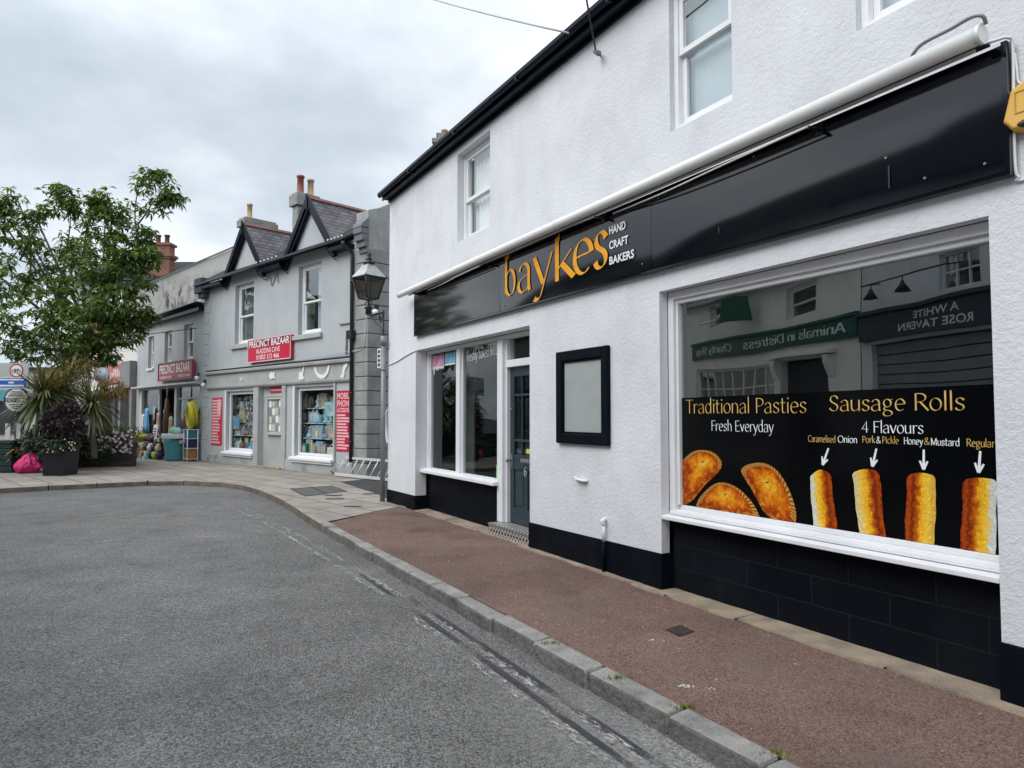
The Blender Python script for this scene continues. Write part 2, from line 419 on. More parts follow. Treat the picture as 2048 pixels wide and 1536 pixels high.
# ------------------------------------------------------------------ material library
white_render = surf('white_roughcast', (0.68,0.695,0.725), 0.85, 0.06, 0.9, bump=0.42, bs=26, bd=0.022, bump2=(70, 0.5), dirt=(0.50,0.51,0.535), dirt_amt=0.55, dirt_scale=1.6, streak=((0.52,0.53,0.54), 0.25))
white_smooth = surf('white_paint', (0.74,0.75,0.77), 0.5, 0.04, 3, bump=0.15, bs=30, bd=0.005, dirt=(0.5,0.5,0.48), dirt_amt=0.25, dirt_scale=2.5)
upvc = surf('white_plastic', (0.78,0.79,0.80), 0.3, 0.03, 4, dirt=(0.55,0.55,0.52), dirt_amt=0.2, dirt_scale=3)
black_paint = surf('black_masonry_paint', (0.0035,0.005,0.0095), 0.55, 0.25, 3, bump=0.35, bs=30, bd=0.012, dirt=(0.02,0.02,0.022), dirt_amt=0.4, dirt_scale=2.0, spec=0.06)
black_block = bricky('black_painted_block', (0.0035,0.005,0.0085), (0.005,0.0065,0.0105), (0.012,0.014,0.018), 0.62, 0.215, 0.006, 'XZ', 0.6, bump=0.35, var=0.3, dirt=((0.014,0.016,0.02),0.5), bd=0.006, spec=0.05)
black_gloss = surf('black_gloss_sheet', (0.002,0.003,0.006), 0.075, 0.2, 1.0, spec=0.68)
black_wood = surf('black_gloss_wood', (0.0025,0.005,0.013), 0.3, 0.2, 3, bump=0.1, bs=12, bd=0.01, spec=0.15)
black_iron = surf('black_iron', (0.012,0.012,0.014), 0.45, 0.3, 6, bump=0.1, bs=80, bd=0.003, dirt=(0.05,0.04,0.035), dirt_amt=0.4)
slate_dark = bricky('dark_slate', (0.05,0.055,0.07), (0.075,0.075,0.09), (0.015,0.015,0.02), 0.3, 0.22, 0.012, 'XY', 0.6, bump=0.8, bd=0.02)
gold_letter = surf('golden_vinyl', (0.82,0.33,0.010), 0.45, 0.1, 8, hue=(0.86,0.41,0.03), spec=0.2)
gold_dim = surf('dull_gold_vinyl', (0.62,0.36,0.075), 0.4, 0.12, 9, hue=(0.75,0.52,0.18))
white_vinyl = surf('white_vinyl', (0.80,0.82,0.84), 0.4, 0.03, 5)
vinyl_black = surf('black_vinyl', (0.002,0.0022,0.003), 0.12, 0.2, 1.0, spec=0.16)
door_paint = surf('dark_teal_paint', (0.020,0.040,0.052), 0.35, 0.15, 5, bump=0.1, bs=40, bd=0.004)
cream_metal = surf('white_awning_metal', (0.76,0.77,0.75), 0.35, 0.04, 2, dirt=(0.45,0.44,0.4), dirt_amt=0.35, dirt_scale=2.0)
steel = surf('galvanised_steel', (0.22,0.225,0.23), 0.5, 0.15, 5, metal=0.2, bump=0.05, bs=50, bd=0.003)
alu = surf('aluminium', (0.66,0.67,0.67), 0.45, 0.08, 6, metal=0.25)
brass = surf('worn_brass', (0.45,0.36,0.2), 0.35, 0.2, 10, metal=0.8)
stone_tan = surf('tan_threshold_stone', (0.29,0.225,0.16), 0.85, 0.3, 3.5, bump=0.6, bs=18, bd=0.02, dirt=(0.11,0.09,0.07), dirt_amt=0.85, dirt_scale=3, speck=[(0.4,120,(0.5,0.45,0.38))])
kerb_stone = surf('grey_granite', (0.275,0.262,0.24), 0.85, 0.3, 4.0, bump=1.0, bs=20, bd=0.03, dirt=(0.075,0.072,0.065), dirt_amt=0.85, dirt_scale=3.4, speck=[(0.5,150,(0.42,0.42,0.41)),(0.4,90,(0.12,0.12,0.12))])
kerb_face = surf('shaded_stained_granite', (0.15,0.145,0.135), 0.9, 0.35, 4.0, bump=1.0, bs=18, bd=0.035, dirt=(0.055,0.05,0.045), dirt_amt=0.9, dirt_scale=4.5, speck=[(0.4,120,(0.3,0.29,0.28))])  # road face of the kerb: shade painted into the colour, along with stains
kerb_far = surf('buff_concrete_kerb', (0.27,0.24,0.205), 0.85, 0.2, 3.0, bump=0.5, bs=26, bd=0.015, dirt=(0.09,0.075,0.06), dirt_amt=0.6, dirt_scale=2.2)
grey_wall = surf('grey_painted_render', (0.405,0.43,0.445), 0.7, 0.05, 0.8, bump=0.12, bs=14, bd=0.02, dirt=(0.27,0.29,0.29), dirt_amt=0.45, dirt_scale=0.7, streak=((0.27,0.285,0.28), 0.22))
grey_trim = surf('grey_painted_trim', (0.385,0.395,0.39), 0.55, 0.08, 1.5, dirt=(0.23,0.23,0.215), dirt_amt=0.5, dirt_scale=2.0, bump=0.1, bs=20)
grey_peel = surf('grey_peeling_plinth', (0.36,0.375,0.375), 0.75, 0.1, 2, bump=0.4, bs=14, bd=0.02, dirt=(0.12,0.11,0.09), dirt_amt=0.85, dirt_scale=2.6)
quoin_stone = surf('grey_quoin_stone', (0.275,0.28,0.275), 0.85, 0.16, 2.0, bump=0.5, bs=22, bd=0.02, dirt=(0.13,0.13,0.115), dirt_amt=0.7, dirt_scale=1.6, streak=((0.15,0.15,0.13), 0.5))
old_render = surf('old_grey_render', (0.32,0.325,0.315), 0.85, 0.15, 1.3, bump=0.4, bs=18, bd=0.02, dirt=(0.15,0.145,0.12), dirt_amt=0.7, dirt_scale=1.2, streak=((0.14,0.14,0.12), 0.7))
slate_purple = bricky('purple_grey_slate', (0.072,0.063,0.075), (0.145,0.13,0.145), (0.022,0.02,0.022), 0.27, 0.125, 0.014, 'YZ', 0.55, bump=0.9, var=0.35, dirt=((0.24,0.23,0.23),0.6), bd=0.025, nz=0.05)
slate_main = bricky('grey_slate', (0.012,0.012,0.014), (0.022,0.021,0.024), (0.007,0.007,0.008), 0.30, 0.17, 0.014, 'XY', 0.8, bump=0.9, var=0.3, bd=0.025)
ridge_red = surf('red_ridge_tile', (0.17,0.06,0.05), 0.7, 0.25, 4, bump=0.3, bs=30)
chim_render = surf('chimney_render', (0.26,0.26,0.24), 0.9, 0.2, 2.5, bump=0.6, bs=14, bd=0.03, dirt=(0.10,0.095,0.075), dirt_amt=0.8, dirt_scale=2.2)
pot_red = surf('red_clay_pot', (0.26,0.07,0.05), 0.7, 0.2, 5, bump=0.2, bs=30)
pot_buff = surf('buff_clay_pot', (0.46,0.33,0.18), 0.7, 0.2, 5, bump=0.2, bs=30)
brick_red = bricky('red_brick', (0.20,0.075,0.05), (0.28,0.11,0.07), (0.16,0.13,0.11), 0.225, 0.075, 0.012, 'XZ', 0.85, bump=0.5)
sign_red = surf('red_sign_board', (0.52,0.012,0.045), 0.35, 0.06, 2)
sign_dark = surf('dark_maroon_sign', (0.20,0.018,0.035), 0.4, 0.08, 2)
sign_faded = surf('faded_red_sign', (0.36,0.06,0.075), 0.5, 0.1, 2)
pink_print = surf('pale_pink_print', (0.72,0.45,0.48), 0.45, 0.05, 4)
sign_white = surf('white_sign_print', (0.80,0.78,0.78), 0.45, 0.03, 4)
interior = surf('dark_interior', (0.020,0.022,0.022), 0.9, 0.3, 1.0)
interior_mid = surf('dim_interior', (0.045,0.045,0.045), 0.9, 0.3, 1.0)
curtain = surf('net_curtain', (0.78,0.80,0.80), 0.9, 0.06, 6, streak=((0.45,0.48,0.48),0.8))
blind = surf('pale_blind', (0.42,0.50,0.56), 0.8, 0.05, 2)
green_drape = surf('grey_green_curtain', (0.15,0.18,0.17), 0.9, 0.1, 4, streak=((0.06,0.07,0.07),0.9))
g_shop = glass('shop_glass', 0.25, (0.80,0.86,0.83))
g_small = glass('door_glass', 0.055, (0.80,0.86,0.83))
g_up = glass('upper_glass', 0.22, (0.95,0.97,0.97))
g_clear = glass('clear_glass', 0.04, (0.93,0.95,0.95))
g_lamp = glass('smoky_lamp_glass', 0.05, (0.36,0.33,0.29), 0.15)
cable_grey = surf('grey_cable', (0.40,0.42,0.45), 0.5, 0.1)
cable_black = surf('black_cable', (0.02,0.02,0.022), 0.5, 0.1)
# asphalt, tarmac, paving
def tarmac(name, lo, hi, base_scale=95, patch=None, rough=0.88):
    m = bpy.data.materials.new(name); t = NT(m)
    co = t.n('ShaderNodeTexCoord').outputs['Object']
    v = t.n('ShaderNodeTexVoronoi'); v.inputs['Scale'].default_value = base_scale; t.l(co, v.inputs['Vector'])
    sp = t.n('ShaderNodeSeparateColor'); t.l(v.outputs['Color'], sp.inputs[0])
    f = t.math('ADD', t.math('MULTIPLY', sp.outputs[0], 0.55), t.math('MULTIPLY', noise(t, co, base_scale*0.28, 5, 0.7), 0.45))
    mid = tuple((a+b)/2 for a, b in zip(lo, hi))
    c = t.ramp(f, [(0.2, lo), (0.55, mid), (0.86, hi)])
    big = t.ramp(noise(t, co, 0.35, 6, 0.6), [(0.35,(0.80,)*3), (0.65,(1.14,)*3)])
    c = t.mix(1.0, c, big, 'MULTIPLY')
    med = t.ramp(noise(t, co, 2.2, 7, 0.65), [(0.35,(0.86,)*3), (0.65,(1.10,)*3)])
    c = t.mix(1.0, c, med, 'MULTIPLY')
    if patch:
        for sc, amt, colr, lo_, hi_ in patch:
            c = t.mix(t.ramp(noise(t, co, sc, 8, 0.65), [(lo_,(0,0,0)),(hi_,(amt,)*3)]), c, colr)
    p = t.n('ShaderNodeBsdfPrincipled'); t.l(c, p.inputs['Base Color']); p.inputs['Roughness'].default_value = rough
    p.inputs['Specular IOR Level'].default_value = 0.3
    h = t.math('ADD', t.math('MULTIPLY', v.outputs['Distance'], -1.2), noise(t, co, base_scale*0.35, 5, 0.7))
    bp = t.n('ShaderNodeBump'); bp.inputs['Strength'].default_value = 0.85; bp.inputs['Distance'].default_value = 0.012
    t.l(h, bp.inputs['Height']); t.l(bp.outputs[0], p.inputs['Normal'])
    o = t.n('ShaderNodeOutputMaterial'); t.l(p.outputs[0], o.inputs[0]); return m
asphalt = tarmac('grey_asphalt', (0.068,0.066,0.063), (0.305,0.297,0.286), 88, [(0.5,0.5,(0.205,0.20,0.193),0.54,0.72),(0.8,0.5,(0.055,0.054,0.053),0.56,0.74),(14,0.5,(0.3,0.3,0.29),0.72,0.8)])
asphalt_dark = tarmac('dark_alley_asphalt', (0.03,0.03,0.032), (0.10,0.10,0.10), 85)
red_tarmac = tarmac('reddish_tarmac', (0.098,0.053,0.041), (0.37,0.245,0.20), 128, [(0.8,0.6,(0.075,0.050,0.046),0.54,0.72),(1.1,0.6,(0.17,0.142,0.122),0.52,0.72),(18,0.7,(0.34,0.3,0.28),0.72,0.79)])
flags = bricky('buff_flagstone', (0.24,0.215,0.185), (0.31,0.28,0.245), (0.06,0.052,0.044), 0.9, 0.6, 0.016, 'XY', 0.85, bump=0.5, rot=math.radians(46.5), dirt=((0.15,0.135,0.115),0.6), bd=0.008)
def worn(name, col, cov=0.5, sc=9.0, rough=0.8, stretch=None):
    """paint worn through to the surface below"""
    m = bpy.data.materials.new(name); t = NT(m)
    co = t.n('ShaderNodeTexCoord').outputs['Object']
    f = t.math('MULTIPLY', t.ramp(noise(t, co, sc, 9, 0.72, stretch), [(1-cov-0.05,(0,0,0)),(1-cov+0.08,(1,1,1))]),
               t.ramp(noise(t, co, 1.3, 4, 0.6), [(0.38,(0.0,)*3),(0.6,(1,)*3)]))
    p = t.n('ShaderNodeBsdfPrincipled'); p.inputs['Roughness'].default_value = rough
    t.l(t.mix(t.ramp(noise(t, co, 30, 4), [(0.3,(0,0,0)),(0.7,(1,1,1))]), tuple(c*0.7 for c in col), col), p.inputs['Base Color'])
    t.l(f, p.inputs['Alpha'])
    o = t.n('ShaderNodeOutputMaterial'); t.l(p.outputs[0], o.inputs[0]); return m
# ------------------------------------------------------------------ sky, sun, camera
def make_world():
    w = bpy.data.worlds.new('World'); S.world = w; w.use_nodes = True
    t = NT.__new__(NT); t.t = w.node_tree; t.t.nodes.clear()
    sky = t.n('ShaderNodeTexSky', sky_type='NISHITA', sun_disc=False)
    sky.sun_elevation = math.radians(41); sky.sun_rotation = math.radians(235); sky.air_density = 1.0; sky.dust_density = 2.0
    co = t.n('ShaderNodeTexCoord').outputs['Generated']
    sp = t.n('ShaderNodeSeparateXYZ'); t.l(co, sp.inputs[0])
    # project the cloud layer on a plane overhead so that it thins to streaks at the horizon
    z = t.math('ADD', t.math('MAXIMUM', sp.outputs[2], 0.0), 0.32)
    cb = t.n('ShaderNodeCombineXYZ')
    t.l(t.math('DIVIDE', sp.outputs[0], z), cb.inputs[0]); t.l(t.math('DIVIDE', sp.outputs[1], z), cb.inputs[1])
    v = cb.outputs[0]
    n1 = noise(t, v, 1.35, 5, 0.5); n2 = noise(t, v, 3.4, 6, 0.55)
    f = t.math('ADD', t.math('MULTIPLY', n1, 0.72), t.math('MULTIPLY', n2, 0.28))
    cloud = t.ramp(f, [(0.34, (4.3,4.85,5.6)), (0.46, (5.6,6.2,6.95)), (0.55, (7.3,7.8,8.3)), (0.66, (9.1,9.4,9.7))])
    # an overcast sky is brighter overhead, and where the hidden sun stands behind the viewer
    el = t.ramp(t.math('MAXIMUM', sp.outputs[2], 0.0), [(0.0,(0.54,)*3),(0.40,(0.48,)*3),(0.70,(0.72,)*3),(1.0,(0.8,)*3)])
    dt = t.n('ShaderNodeVectorMath', operation='DOT_PRODUCT'); t.l(co, dt.inputs[0]); dt.inputs[1].default_value = (-0.616,-0.437,0.656)
    gl = t.math('ADD', 1.0, t.math('MULTIPLY', t.math('POWER', t.math('MAXIMUM', dt.outputs['Value'], 0.0), 1.5), 0.55))
    eb = t.n('ShaderNodeCombineColor')
    for k in range(3): t.l(gl, eb.inputs[k])
    cloud = t.mix(1.0, t.mix(1.0, cloud, el, 'MULTIPLY'), eb.outputs[0], 'MULTIPLY')
    cover = t.ramp(noise(t, v, 0.8, 3, 0.5), [(0.2, (0.92,)*3), (0.6, (0.99,)*3)])
    c = t.mix(cover, sky.outputs[0], cloud)
    b = t.n('ShaderNodeBackground'); b.inputs['Strength'].default_value = 0.1; t.l(c, b.inputs['Color'])
    o = t.n('ShaderNodeOutputWorld'); t.l(b.outputs[0], o.inputs[0])
make_world()
sd = bpy.data.lights.new('sun', 'SUN'); sd.energy = 0.85; sd.angle = math.radians(45); sd.color = (1.0, 0.965, 0.92)
so = bpy.data.objects.new('sun', sd); COL.objects.link(so)
so.rotation_euler = Vector((0.62, 0.44, -0.66)).to_track_quat('-Z', 'Y').to_euler(); so.location = (-20, -15, 30)
cd = bpy.data.cameras.new('camera'); cam = bpy.data.objects.new('camera', cd); COL.objects.link(cam); S.camera = cam
PITCH = math.atan((831-768)/1400)
cd.sensor_fit = 'HORIZONTAL'; cd.sensor_width = 36; cd.lens = 36*1400/2048; cd.clip_end = 2000; cd.clip_start = 0.05
cam.location = (0, 0, 1.635); cam.rotation_euler = (PI/2 + PITCH, 0, 0)
S.view_settings.view_transform = 'Standard'; S.view_settings.look = 'None'; S.view_settings.gamma = 1; S.view_settings.exposure = 1.32
S.cycles.max_bounces = 8; S.cycles.transparent_max_bounces = 12; S.cycles.use_denoising = True
def at(x, y, Y):
    """point at distance Y in front of the camera for a place in the photograph (used to plan positions)"""
    cx = (x-1024)/1400; cy = (768-y)/1400
    X, Yd, Z = cx, math.cos(PITCH)-math.sin(PITCH)*cy, math.sin(PITCH)+math.cos(PITCH)*cy
    k = Y/Yd
    return (X*k, Y, 1.635+Z*k)
# ------------------------------------------------------------------ ground, road, pavements
def struct(name, mb, mats, fr=None, bevel=0.0):
    o = mb.build(name, mats, bevel=bevel, fr=fr, fix=False); o['kind'] = 'structure'; return o
ROAD = -0.12
struct('ground', MB().quad((-300,-300,-0.17),(300,-300,-0.17),(300,300,-0.17),(-300,300,-0.17)), asphalt_dark)
struct('road', MB().quad((-40,-40,ROAD),(40,-40,ROAD),(40,40,ROAD),(-40,40,ROAD)), asphalt)
KD = -1.785                                   # kerb face, metres in front of the bakery wall
kn = [FM.w(24, KD)[:2], FM.w(14, KD)[:2], FM.w(8, KD)[:2], FM.w(2.1, KD)[:2]]
kf = [FM.w(2.1, KD)[:2], (-4.42,13.62), (-5.85,15.95), (-6.55,16.8), (-7.4,17.4), (-8.3,17.65), (-9.2,17.5), (-11.5,15.9), (-13.2,14.0), (-13.3,11.4)] + [FO.w(1.0, -1.9)[:2], FO.w(-6, -1.9)[:2], FO.w(-24, -1.9)[:2]]
kfs = [kf[0]] + [p for p in catmull([FM.w(6,KD)[:2]] + kf[:10], 8, False)[8:]] + kf[10:]
def offset(pl, d):
    out = []
    for i, p in enumerate(pl):
        a = pl[max(i-1,0)]; b = pl[min(i+1, len(pl)-1)]
        dx, dy = b[0]-a[0], b[1]-a[1]; L = math.hypot(dx, dy) or 1
        out.append((p[0]+dy/L*d, p[1]-dx/L*d))
    return out
KW = 0.14
far_in = offset(kfs, KW)
nfar = len(kfs)-3
pav = [(*p, 0.0) for p in far_in[:nfar+1]]
pav += [(*FO.w(1.0, 0.3)[:2], 0), (-34, 22, 0), (-60, 80, 0), (40, 80, 0), (14, 26, 0), (*FM.w(1.0, 1.5)[:2], 0), (*FM.w(0.75, -0.02)[:2], 0)]
struct('precinct_paving', MB().poly(pav[::-1]), flags)
o2 = [(*p, 0.0) for p in far_in[nfar:]]
struct('opposite_pavement', MB().poly((o2 + [(*FO.w(-24,0.3)[:2],0), (*FO.w(1.0,0.3)[:2],0)])[::-1]), asphalt_dark)
rp = [(*FM.w(2.1, KD+KW)[:2], 0), (*FM.w(0.75, -0.02)[:2], 0)]
struct('red_pavement', MB().poly([(24,KD+KW,0),(24,0.3,0),(1.0,0.3,0),(0.75,-0.02,0),(2.1,KD+KW,0)]), red_tarmac, FM)
struct('alley_tarmac', MB().poly([(-4.25,17.35,.004),(-2.95,14.95,.004),(-2.40,13.75,.004),(*FM.w(0.0,9)[:2],.004),(3.0,24.5,.004),(1.2,24.5,.004)]), asphalt_dark)
def kerb_mb(pl, step, jit, z1, d0=0.0):
    """stones butted along a line, each slightly out of true"""
    mb = MB(); seg = []
    for a, b in zip(pl, pl[1:]):
        L = math.hypot(b[0]-a[0], b[1]-a[1]); seg.append(L)
    tot = sum(seg)
    def pos(t):
        for (a, b), L in zip(zip(pl, pl[1:]), seg):
            if t <= L or (a, b) == (pl[-2], pl[-1]):
                u = min(1, t/L); return (a[0]+(b[0]-a[0])*u, a[1]+(b[1]-a[1])*u)
            t -= L
    t = 0.0
    while t < tot-0.05:
        L = step*random.uniform(0.8, 1.15); a = pos(t+0.009); b = pos(min(tot, t+L-0.009))
        dx, dy = b[0]-a[0], b[1]-a[1]; l = math.hypot(dx, dy)
        if l < 0.02: break
        nx, ny = dy/l, -dx/l
        j = random.uniform(-jit, jit); zz = z1+random.uniform(-jit, jit)*0.5; z2 = z1+random.uniform(-jit, jit)*0.5
        f0 = j; f1 = j + random.uniform(-jit, jit)*0.5
        A = [(a[0]+nx*f0, a[1]+ny*f0), (b[0]+nx*f1, b[1]+ny*f1), (b[0]+nx*(KW+0.004), b[1]+ny*(KW+0.004)), (a[0]+nx*(KW+0.004), a[1]+ny*(KW+0.004))]
        vs = [(p[0], p[1], ROAD-0.04) for p in A] + [(A[0][0],A[0][1],zz-0.004),(A[1][0],A[1][1],z2-0.004),(A[2][0],A[2][1],zz+0.006),(A[3][0],A[3][1],zz+0.006)]
        mb.add(vs, [(0,3,2,1),(4,5,6,7),(1,2,6,5),(2,3,7,6),(3,0,4,7)])
        b_ = len(mb.v)-8; mb.f.append([b_,b_+1,b_+5,b_+4]); mb.m.append(1); mb.sm.append(False)
        t += L
    return mb
random.seed(3)
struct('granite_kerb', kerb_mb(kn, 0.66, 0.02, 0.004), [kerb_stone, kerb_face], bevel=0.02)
struct('concrete_kerb', kerb_mb(kfs, 1.1, 0.006, 0.0), [kerb_far, surf('shaded_stained_buff_kerb', (0.15,0.125,0.10), 0.9, 0.3, 4, bump=.5, bs=20, dirt=(0.06,0.05,0.04), dirt_amt=.8, dirt_scale=3)], bevel=0.012)  # second material darkens the road face: painted shade as well as stains
# worn road edge, tar bands and what is left of the double lines
edge = MB(); edge.poly([(5.2,KD-0.02,ROAD+.004),(5.2,KD-1.5,ROAD+.004),(24,KD-1.5,ROAD+.004),(24,KD-0.02,ROAD+.004)])

def edge_mat():
    m = bpy.data.materials.new('worn_pale_asphalt'); t = NT(m)
    co = t.n('ShaderNodeTexCoord').outputs['Object']; sp = t.n('ShaderNodeSeparateXYZ'); t.l(co, sp.inputs[0])
    nz = t.math('MULTIPLY', t.math('SUBTRACT', noise(t, co, 1.6, 8, 0.7), 0.5), 1.5)
    d = t.math('ADD', t.math('MULTIPLY', t.math('SUBTRACT', KD-0.88, sp.outputs[1]), -2.2), nz)
    s_ = t.math('ADD', t.math('MULTIPLY', t.math('SUBTRACT', sp.outputs[0], 8.6), 0.55), nz)
    f = t.math('MULTIPLY', t.ramp(d, [(0.0,(0,0,0)),(0.7,(1,1,1))]), t.ramp(s_, [(0.0,(0,0,0)),(0.8,(1,1,1))]))
    f = t.math('MULTIPLY', f, t.ramp(noise(t, co, 70, 4, 0.7), [(0.38,(0.45,)*3),(0.6,(1.0,)*3)]))
    p = t.n('ShaderNodeBsdfPrincipled'); p.inputs['Roughness'].default_value = 0.9
    t.l(t.ramp(noise(t, co, 40, 5, 0.7), [(0.35,(0.12,0.118,0.112)),(0.65,(0.40,0.39,0.375))]), p.inputs['Base Color']); t.l(f, p.inputs['Alpha'])
    o = t.n('ShaderNodeOutputMaterial'); t.l(p.outputs[0], o.inputs[0]); return m
struct('worn_road_edge', edge, edge_mat(), FM)
def strip(name, pts, w, z, m):
    mb = MB()
    up = catmull(pts, 6, False)
    for a, b in zip(up, up[1:]):
        mb.quad((a[0],a[1]-w/2,z),(b[0],b[1]-w/2,z),(b[0],b[1]+w/2,z),(a[0],a[1]+w/2,z))
    struct(name, mb, m, FM)
tar = worn('black_tar_seam', (0.04,0.039,0.046), 0.62, 5, 0.6, (0.5,3,1))
yl = worn('worn_pale_line', (0.52,0.51,0.46), 0.46, 17, 0.85, (0.6,1.6,1))
strip('tar_seam', [(6.4,KD-0.20,0),(8.5,KD-0.22,0),(10.0,KD-0.25,0),(14,KD-0.27,0)], 0.055, ROAD+.008, tar)
strip('tar_seam', [(5.2,KD-0.30,0),(8.5,KD-0.35,0),(10.0,KD-0.39,0),(14,KD-0.41,0)], 0.05, ROAD+.008, tar)
strip('road_line', [(0.8,KD-0.52,0),(3.0,KD-0.36,0),(6,KD-0.27,0),(9,KD-0.28,0),(11,KD-0.31,0),(16,KD-0.34,0)], 0.075, ROAD+.012, yl)
strip('road_line', [(0.2,KD-0.62,0),(3.0,KD-0.50,0),(6,KD-0.40,0),(9,KD-0.44,0),(11,KD-0.47,0),(16,KD-0.49,0)], 0.075, ROAD+.012, yl)
stn = MB(); c0 = at(250,1052,12.2); random.seed(6)
stn.poly([(-6.75+1.15*math.cos(k*.42)*random.uniform(.85,1.1),12.3+.42*math.sin(k*.42)*random.uniform(.85,1.1),ROAD+.004) for k in range(15)])
struct('road_stain', stn, worn('pale_tan_stain', (0.24,0.20,0.165), 0.42, 2.4), FW)
stn = MB(); stn.poly([(-6.2,9.55,ROAD+.004),(-5.2,9.75,ROAD+.004),(-4.1,10.1,ROAD+.004),(-4.15,10.2,ROAD+.004),(-5.2,9.9,ROAD+.004),(-6.2,9.75,ROAD+.004)])
struct('road_stain', stn, worn('pale_scuff', (0.26,0.255,0.245), 0.48, 4), FW)
stn = MB(); random.seed(61)
stn.poly([(1.02+.34*math.cos(k*.42)*random.uniform(.7,1.1),3.0+.50*math.sin(k*.42)*random.uniform(.7,1.1),ROAD+.006) for k in range(15)])
struct('road_stain', stn, worn('white_paint_scuff', (0.62,0.61,0.60), 0.47, 9), FW)
yl2 = worn('worn_white_line', (0.42,0.415,0.39), 0.475, 10, 0.85, (0.6,1.5,1))
strip('road_line', [(-1.2,KD-0.62,0),(0.8,KD-0.48,0),(2.5,KD-0.36,0),(5.2,KD-0.27,0),(7.0,KD-0.265,0)], 0.06, ROAD+.016, yl2)
strip('road_line', [(-1.2,KD-0.80,0),(0.8,KD-0.64,0),(2.5,KD-0.53,0),(5.2,KD-0.42,0),(7.0,KD-0.41,0)], 0.06, ROAD+.016, yl2)
# the tan stone threshold along the foot of the bakery wall
tl = MB(); random.seed(5)
xs = [0.70]
while xs[-1] < 16: xs.append(xs[-1]+random.uniform(0.45,1.3))
for a, b in zip(xs, xs[1:]):
    n = 5; w = -0.115 if b > 7.6 else (-0.075 if a > 4.2 else -0.02)
    if 10.75 < a: w = -0.03
    top = []
    for i in range(n+1):
        top.append((a+(b-a)*i/n, w+random.uniform(-0.022,0.022)+(0.02 if i in (0,n) else 0), random.uniform(0.008,0.018)))
    vs = top + [(p[0],0.27,0.02) for p in top] + [(p[0],p[1]-0.006,-0.02) for p in top]
    tl.add(vs, [(i,i+1,n+2+i,n+1+i) for i in range(n)] + [(2*n+2+i,2*n+3+i,i+1,i) for i in range(n)])
struct('threshold_stone', tl, stone_tan, FM)
# ------------------------------------------------------------------ bakery building
H0 = 5.80
bak = thing('bakery_building', FM, (0,0,0), 'white roughcast two-storey bakery with black plinth and black eaves', 'building')
SM = (1.44, 5.345, 0.0, 2.765)      # small shopfront and door opening
BG = (7.775, 10.675, 0.0, 2.81)     # big window opening
U1 = (3.15, 4.25, 4.29, 5.66); U2 = (7.95, 8.72, 4.29, 5.62); U3 = (9.86, 10.78, 4.32, 5.62); U4 = (12.3, 13.2, 4.32, 5.62)
mb = MB(); wall(mb, 0, 16, 0, H0, 0, [SM, (*BG, 0.098), U1, U2, U3, U4], 0.2)
mb.quad((0,0,0),(0,8,0),(0,8,H0),(0,0,H0)); mb.poly([(0,0,H0),(0,8,H0),(0,4,8.3)])
mb.quad((16,0,0),(16,0,H0),(16,8,H0),(16,8,0)); mb.quad((0,8,0),(16,8,0),(16,8,H0),(0,8,H0))
mb.build('wall', white_render, bak)
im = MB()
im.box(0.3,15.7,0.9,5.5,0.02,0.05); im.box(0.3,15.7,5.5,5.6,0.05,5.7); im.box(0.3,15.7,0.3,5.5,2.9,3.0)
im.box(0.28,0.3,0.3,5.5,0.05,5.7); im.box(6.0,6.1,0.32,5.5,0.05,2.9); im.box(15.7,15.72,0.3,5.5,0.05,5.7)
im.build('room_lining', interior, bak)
for a, b, h0, h1, d1 in ((-0.012,1.452,0.236,0.252,0.235), (5.333,7.787,0.315,0.345,0.20), (10.663,16.012,0.34,0.36,0.2)):
    pl = MB(); pl.add([(a,-0.014,0),(b,-0.014,0),(b,d1,0),(a,d1,0),(a,-0.014,h0),(b,-0.014,h1),(b,d1,h1),(a,d1,h0)], [(0,3,2,1),(4,5,6,7),(0,1,5,4),(1,2,6,5),(2,3,7,6),(3,0,4,7)])
    pl.build('plinth', black_paint, bak, bevel=0.006)
MB().box(1.45,4.13,0.235,0.36,0.0,0.650).build('stall_riser', black_paint, bak, bevel=0.004)
MB().box(7.785,10.665,0.135,0.30,0.0,0.668).build('stall_riser', black_block, bak, bevel=0.004)
# roof with black eaves
EV = 5.80
rf = MB()
rf.prism([(-0.05,-0.16,5.935),(-0.05,4.0,8.50),(-0.05,8.16,5.935),(-0.05,8.16,5.88),(-0.05,4.0,8.44),(-0.05,-0.16,5.88)], (16.4,0,0))
rf.build('roof', slate_dark, bak)
ev = MB(); ev.box(-0.03,16.1,-0.125,0.0,EV+0.002,EV+0.055); ev.box(-0.045,16.1,-0.145,-0.125,EV-0.02,5.895)
ev.box(-0.03,16.1,-0.03,-0.001,EV-0.045,EV+0.001)
ev.build('eaves_board', black_wood, bak, bevel=0.004)
gt = MB()
prof = [(-0.148,5.915),(-0.15,5.875),(-0.165,5.845),(-0.19,5.835),(-0.215,5.845),(-0.232,5.875),(-0.235,5.918),(-0.228,5.918),(-0.225,5.88),(-0.19,5.845),(-0.158,5.88),(-0.155,5.915)]
gt.prism([(-0.06,y,z) for y, z in prof], (16.3,0,0))
for x in np.arange(1.6, 16, 1.9): gt.box(x-0.02,x+0.02,-0.240,-0.146,5.828,5.86)
gt.build('gutter', black_wood, bak)
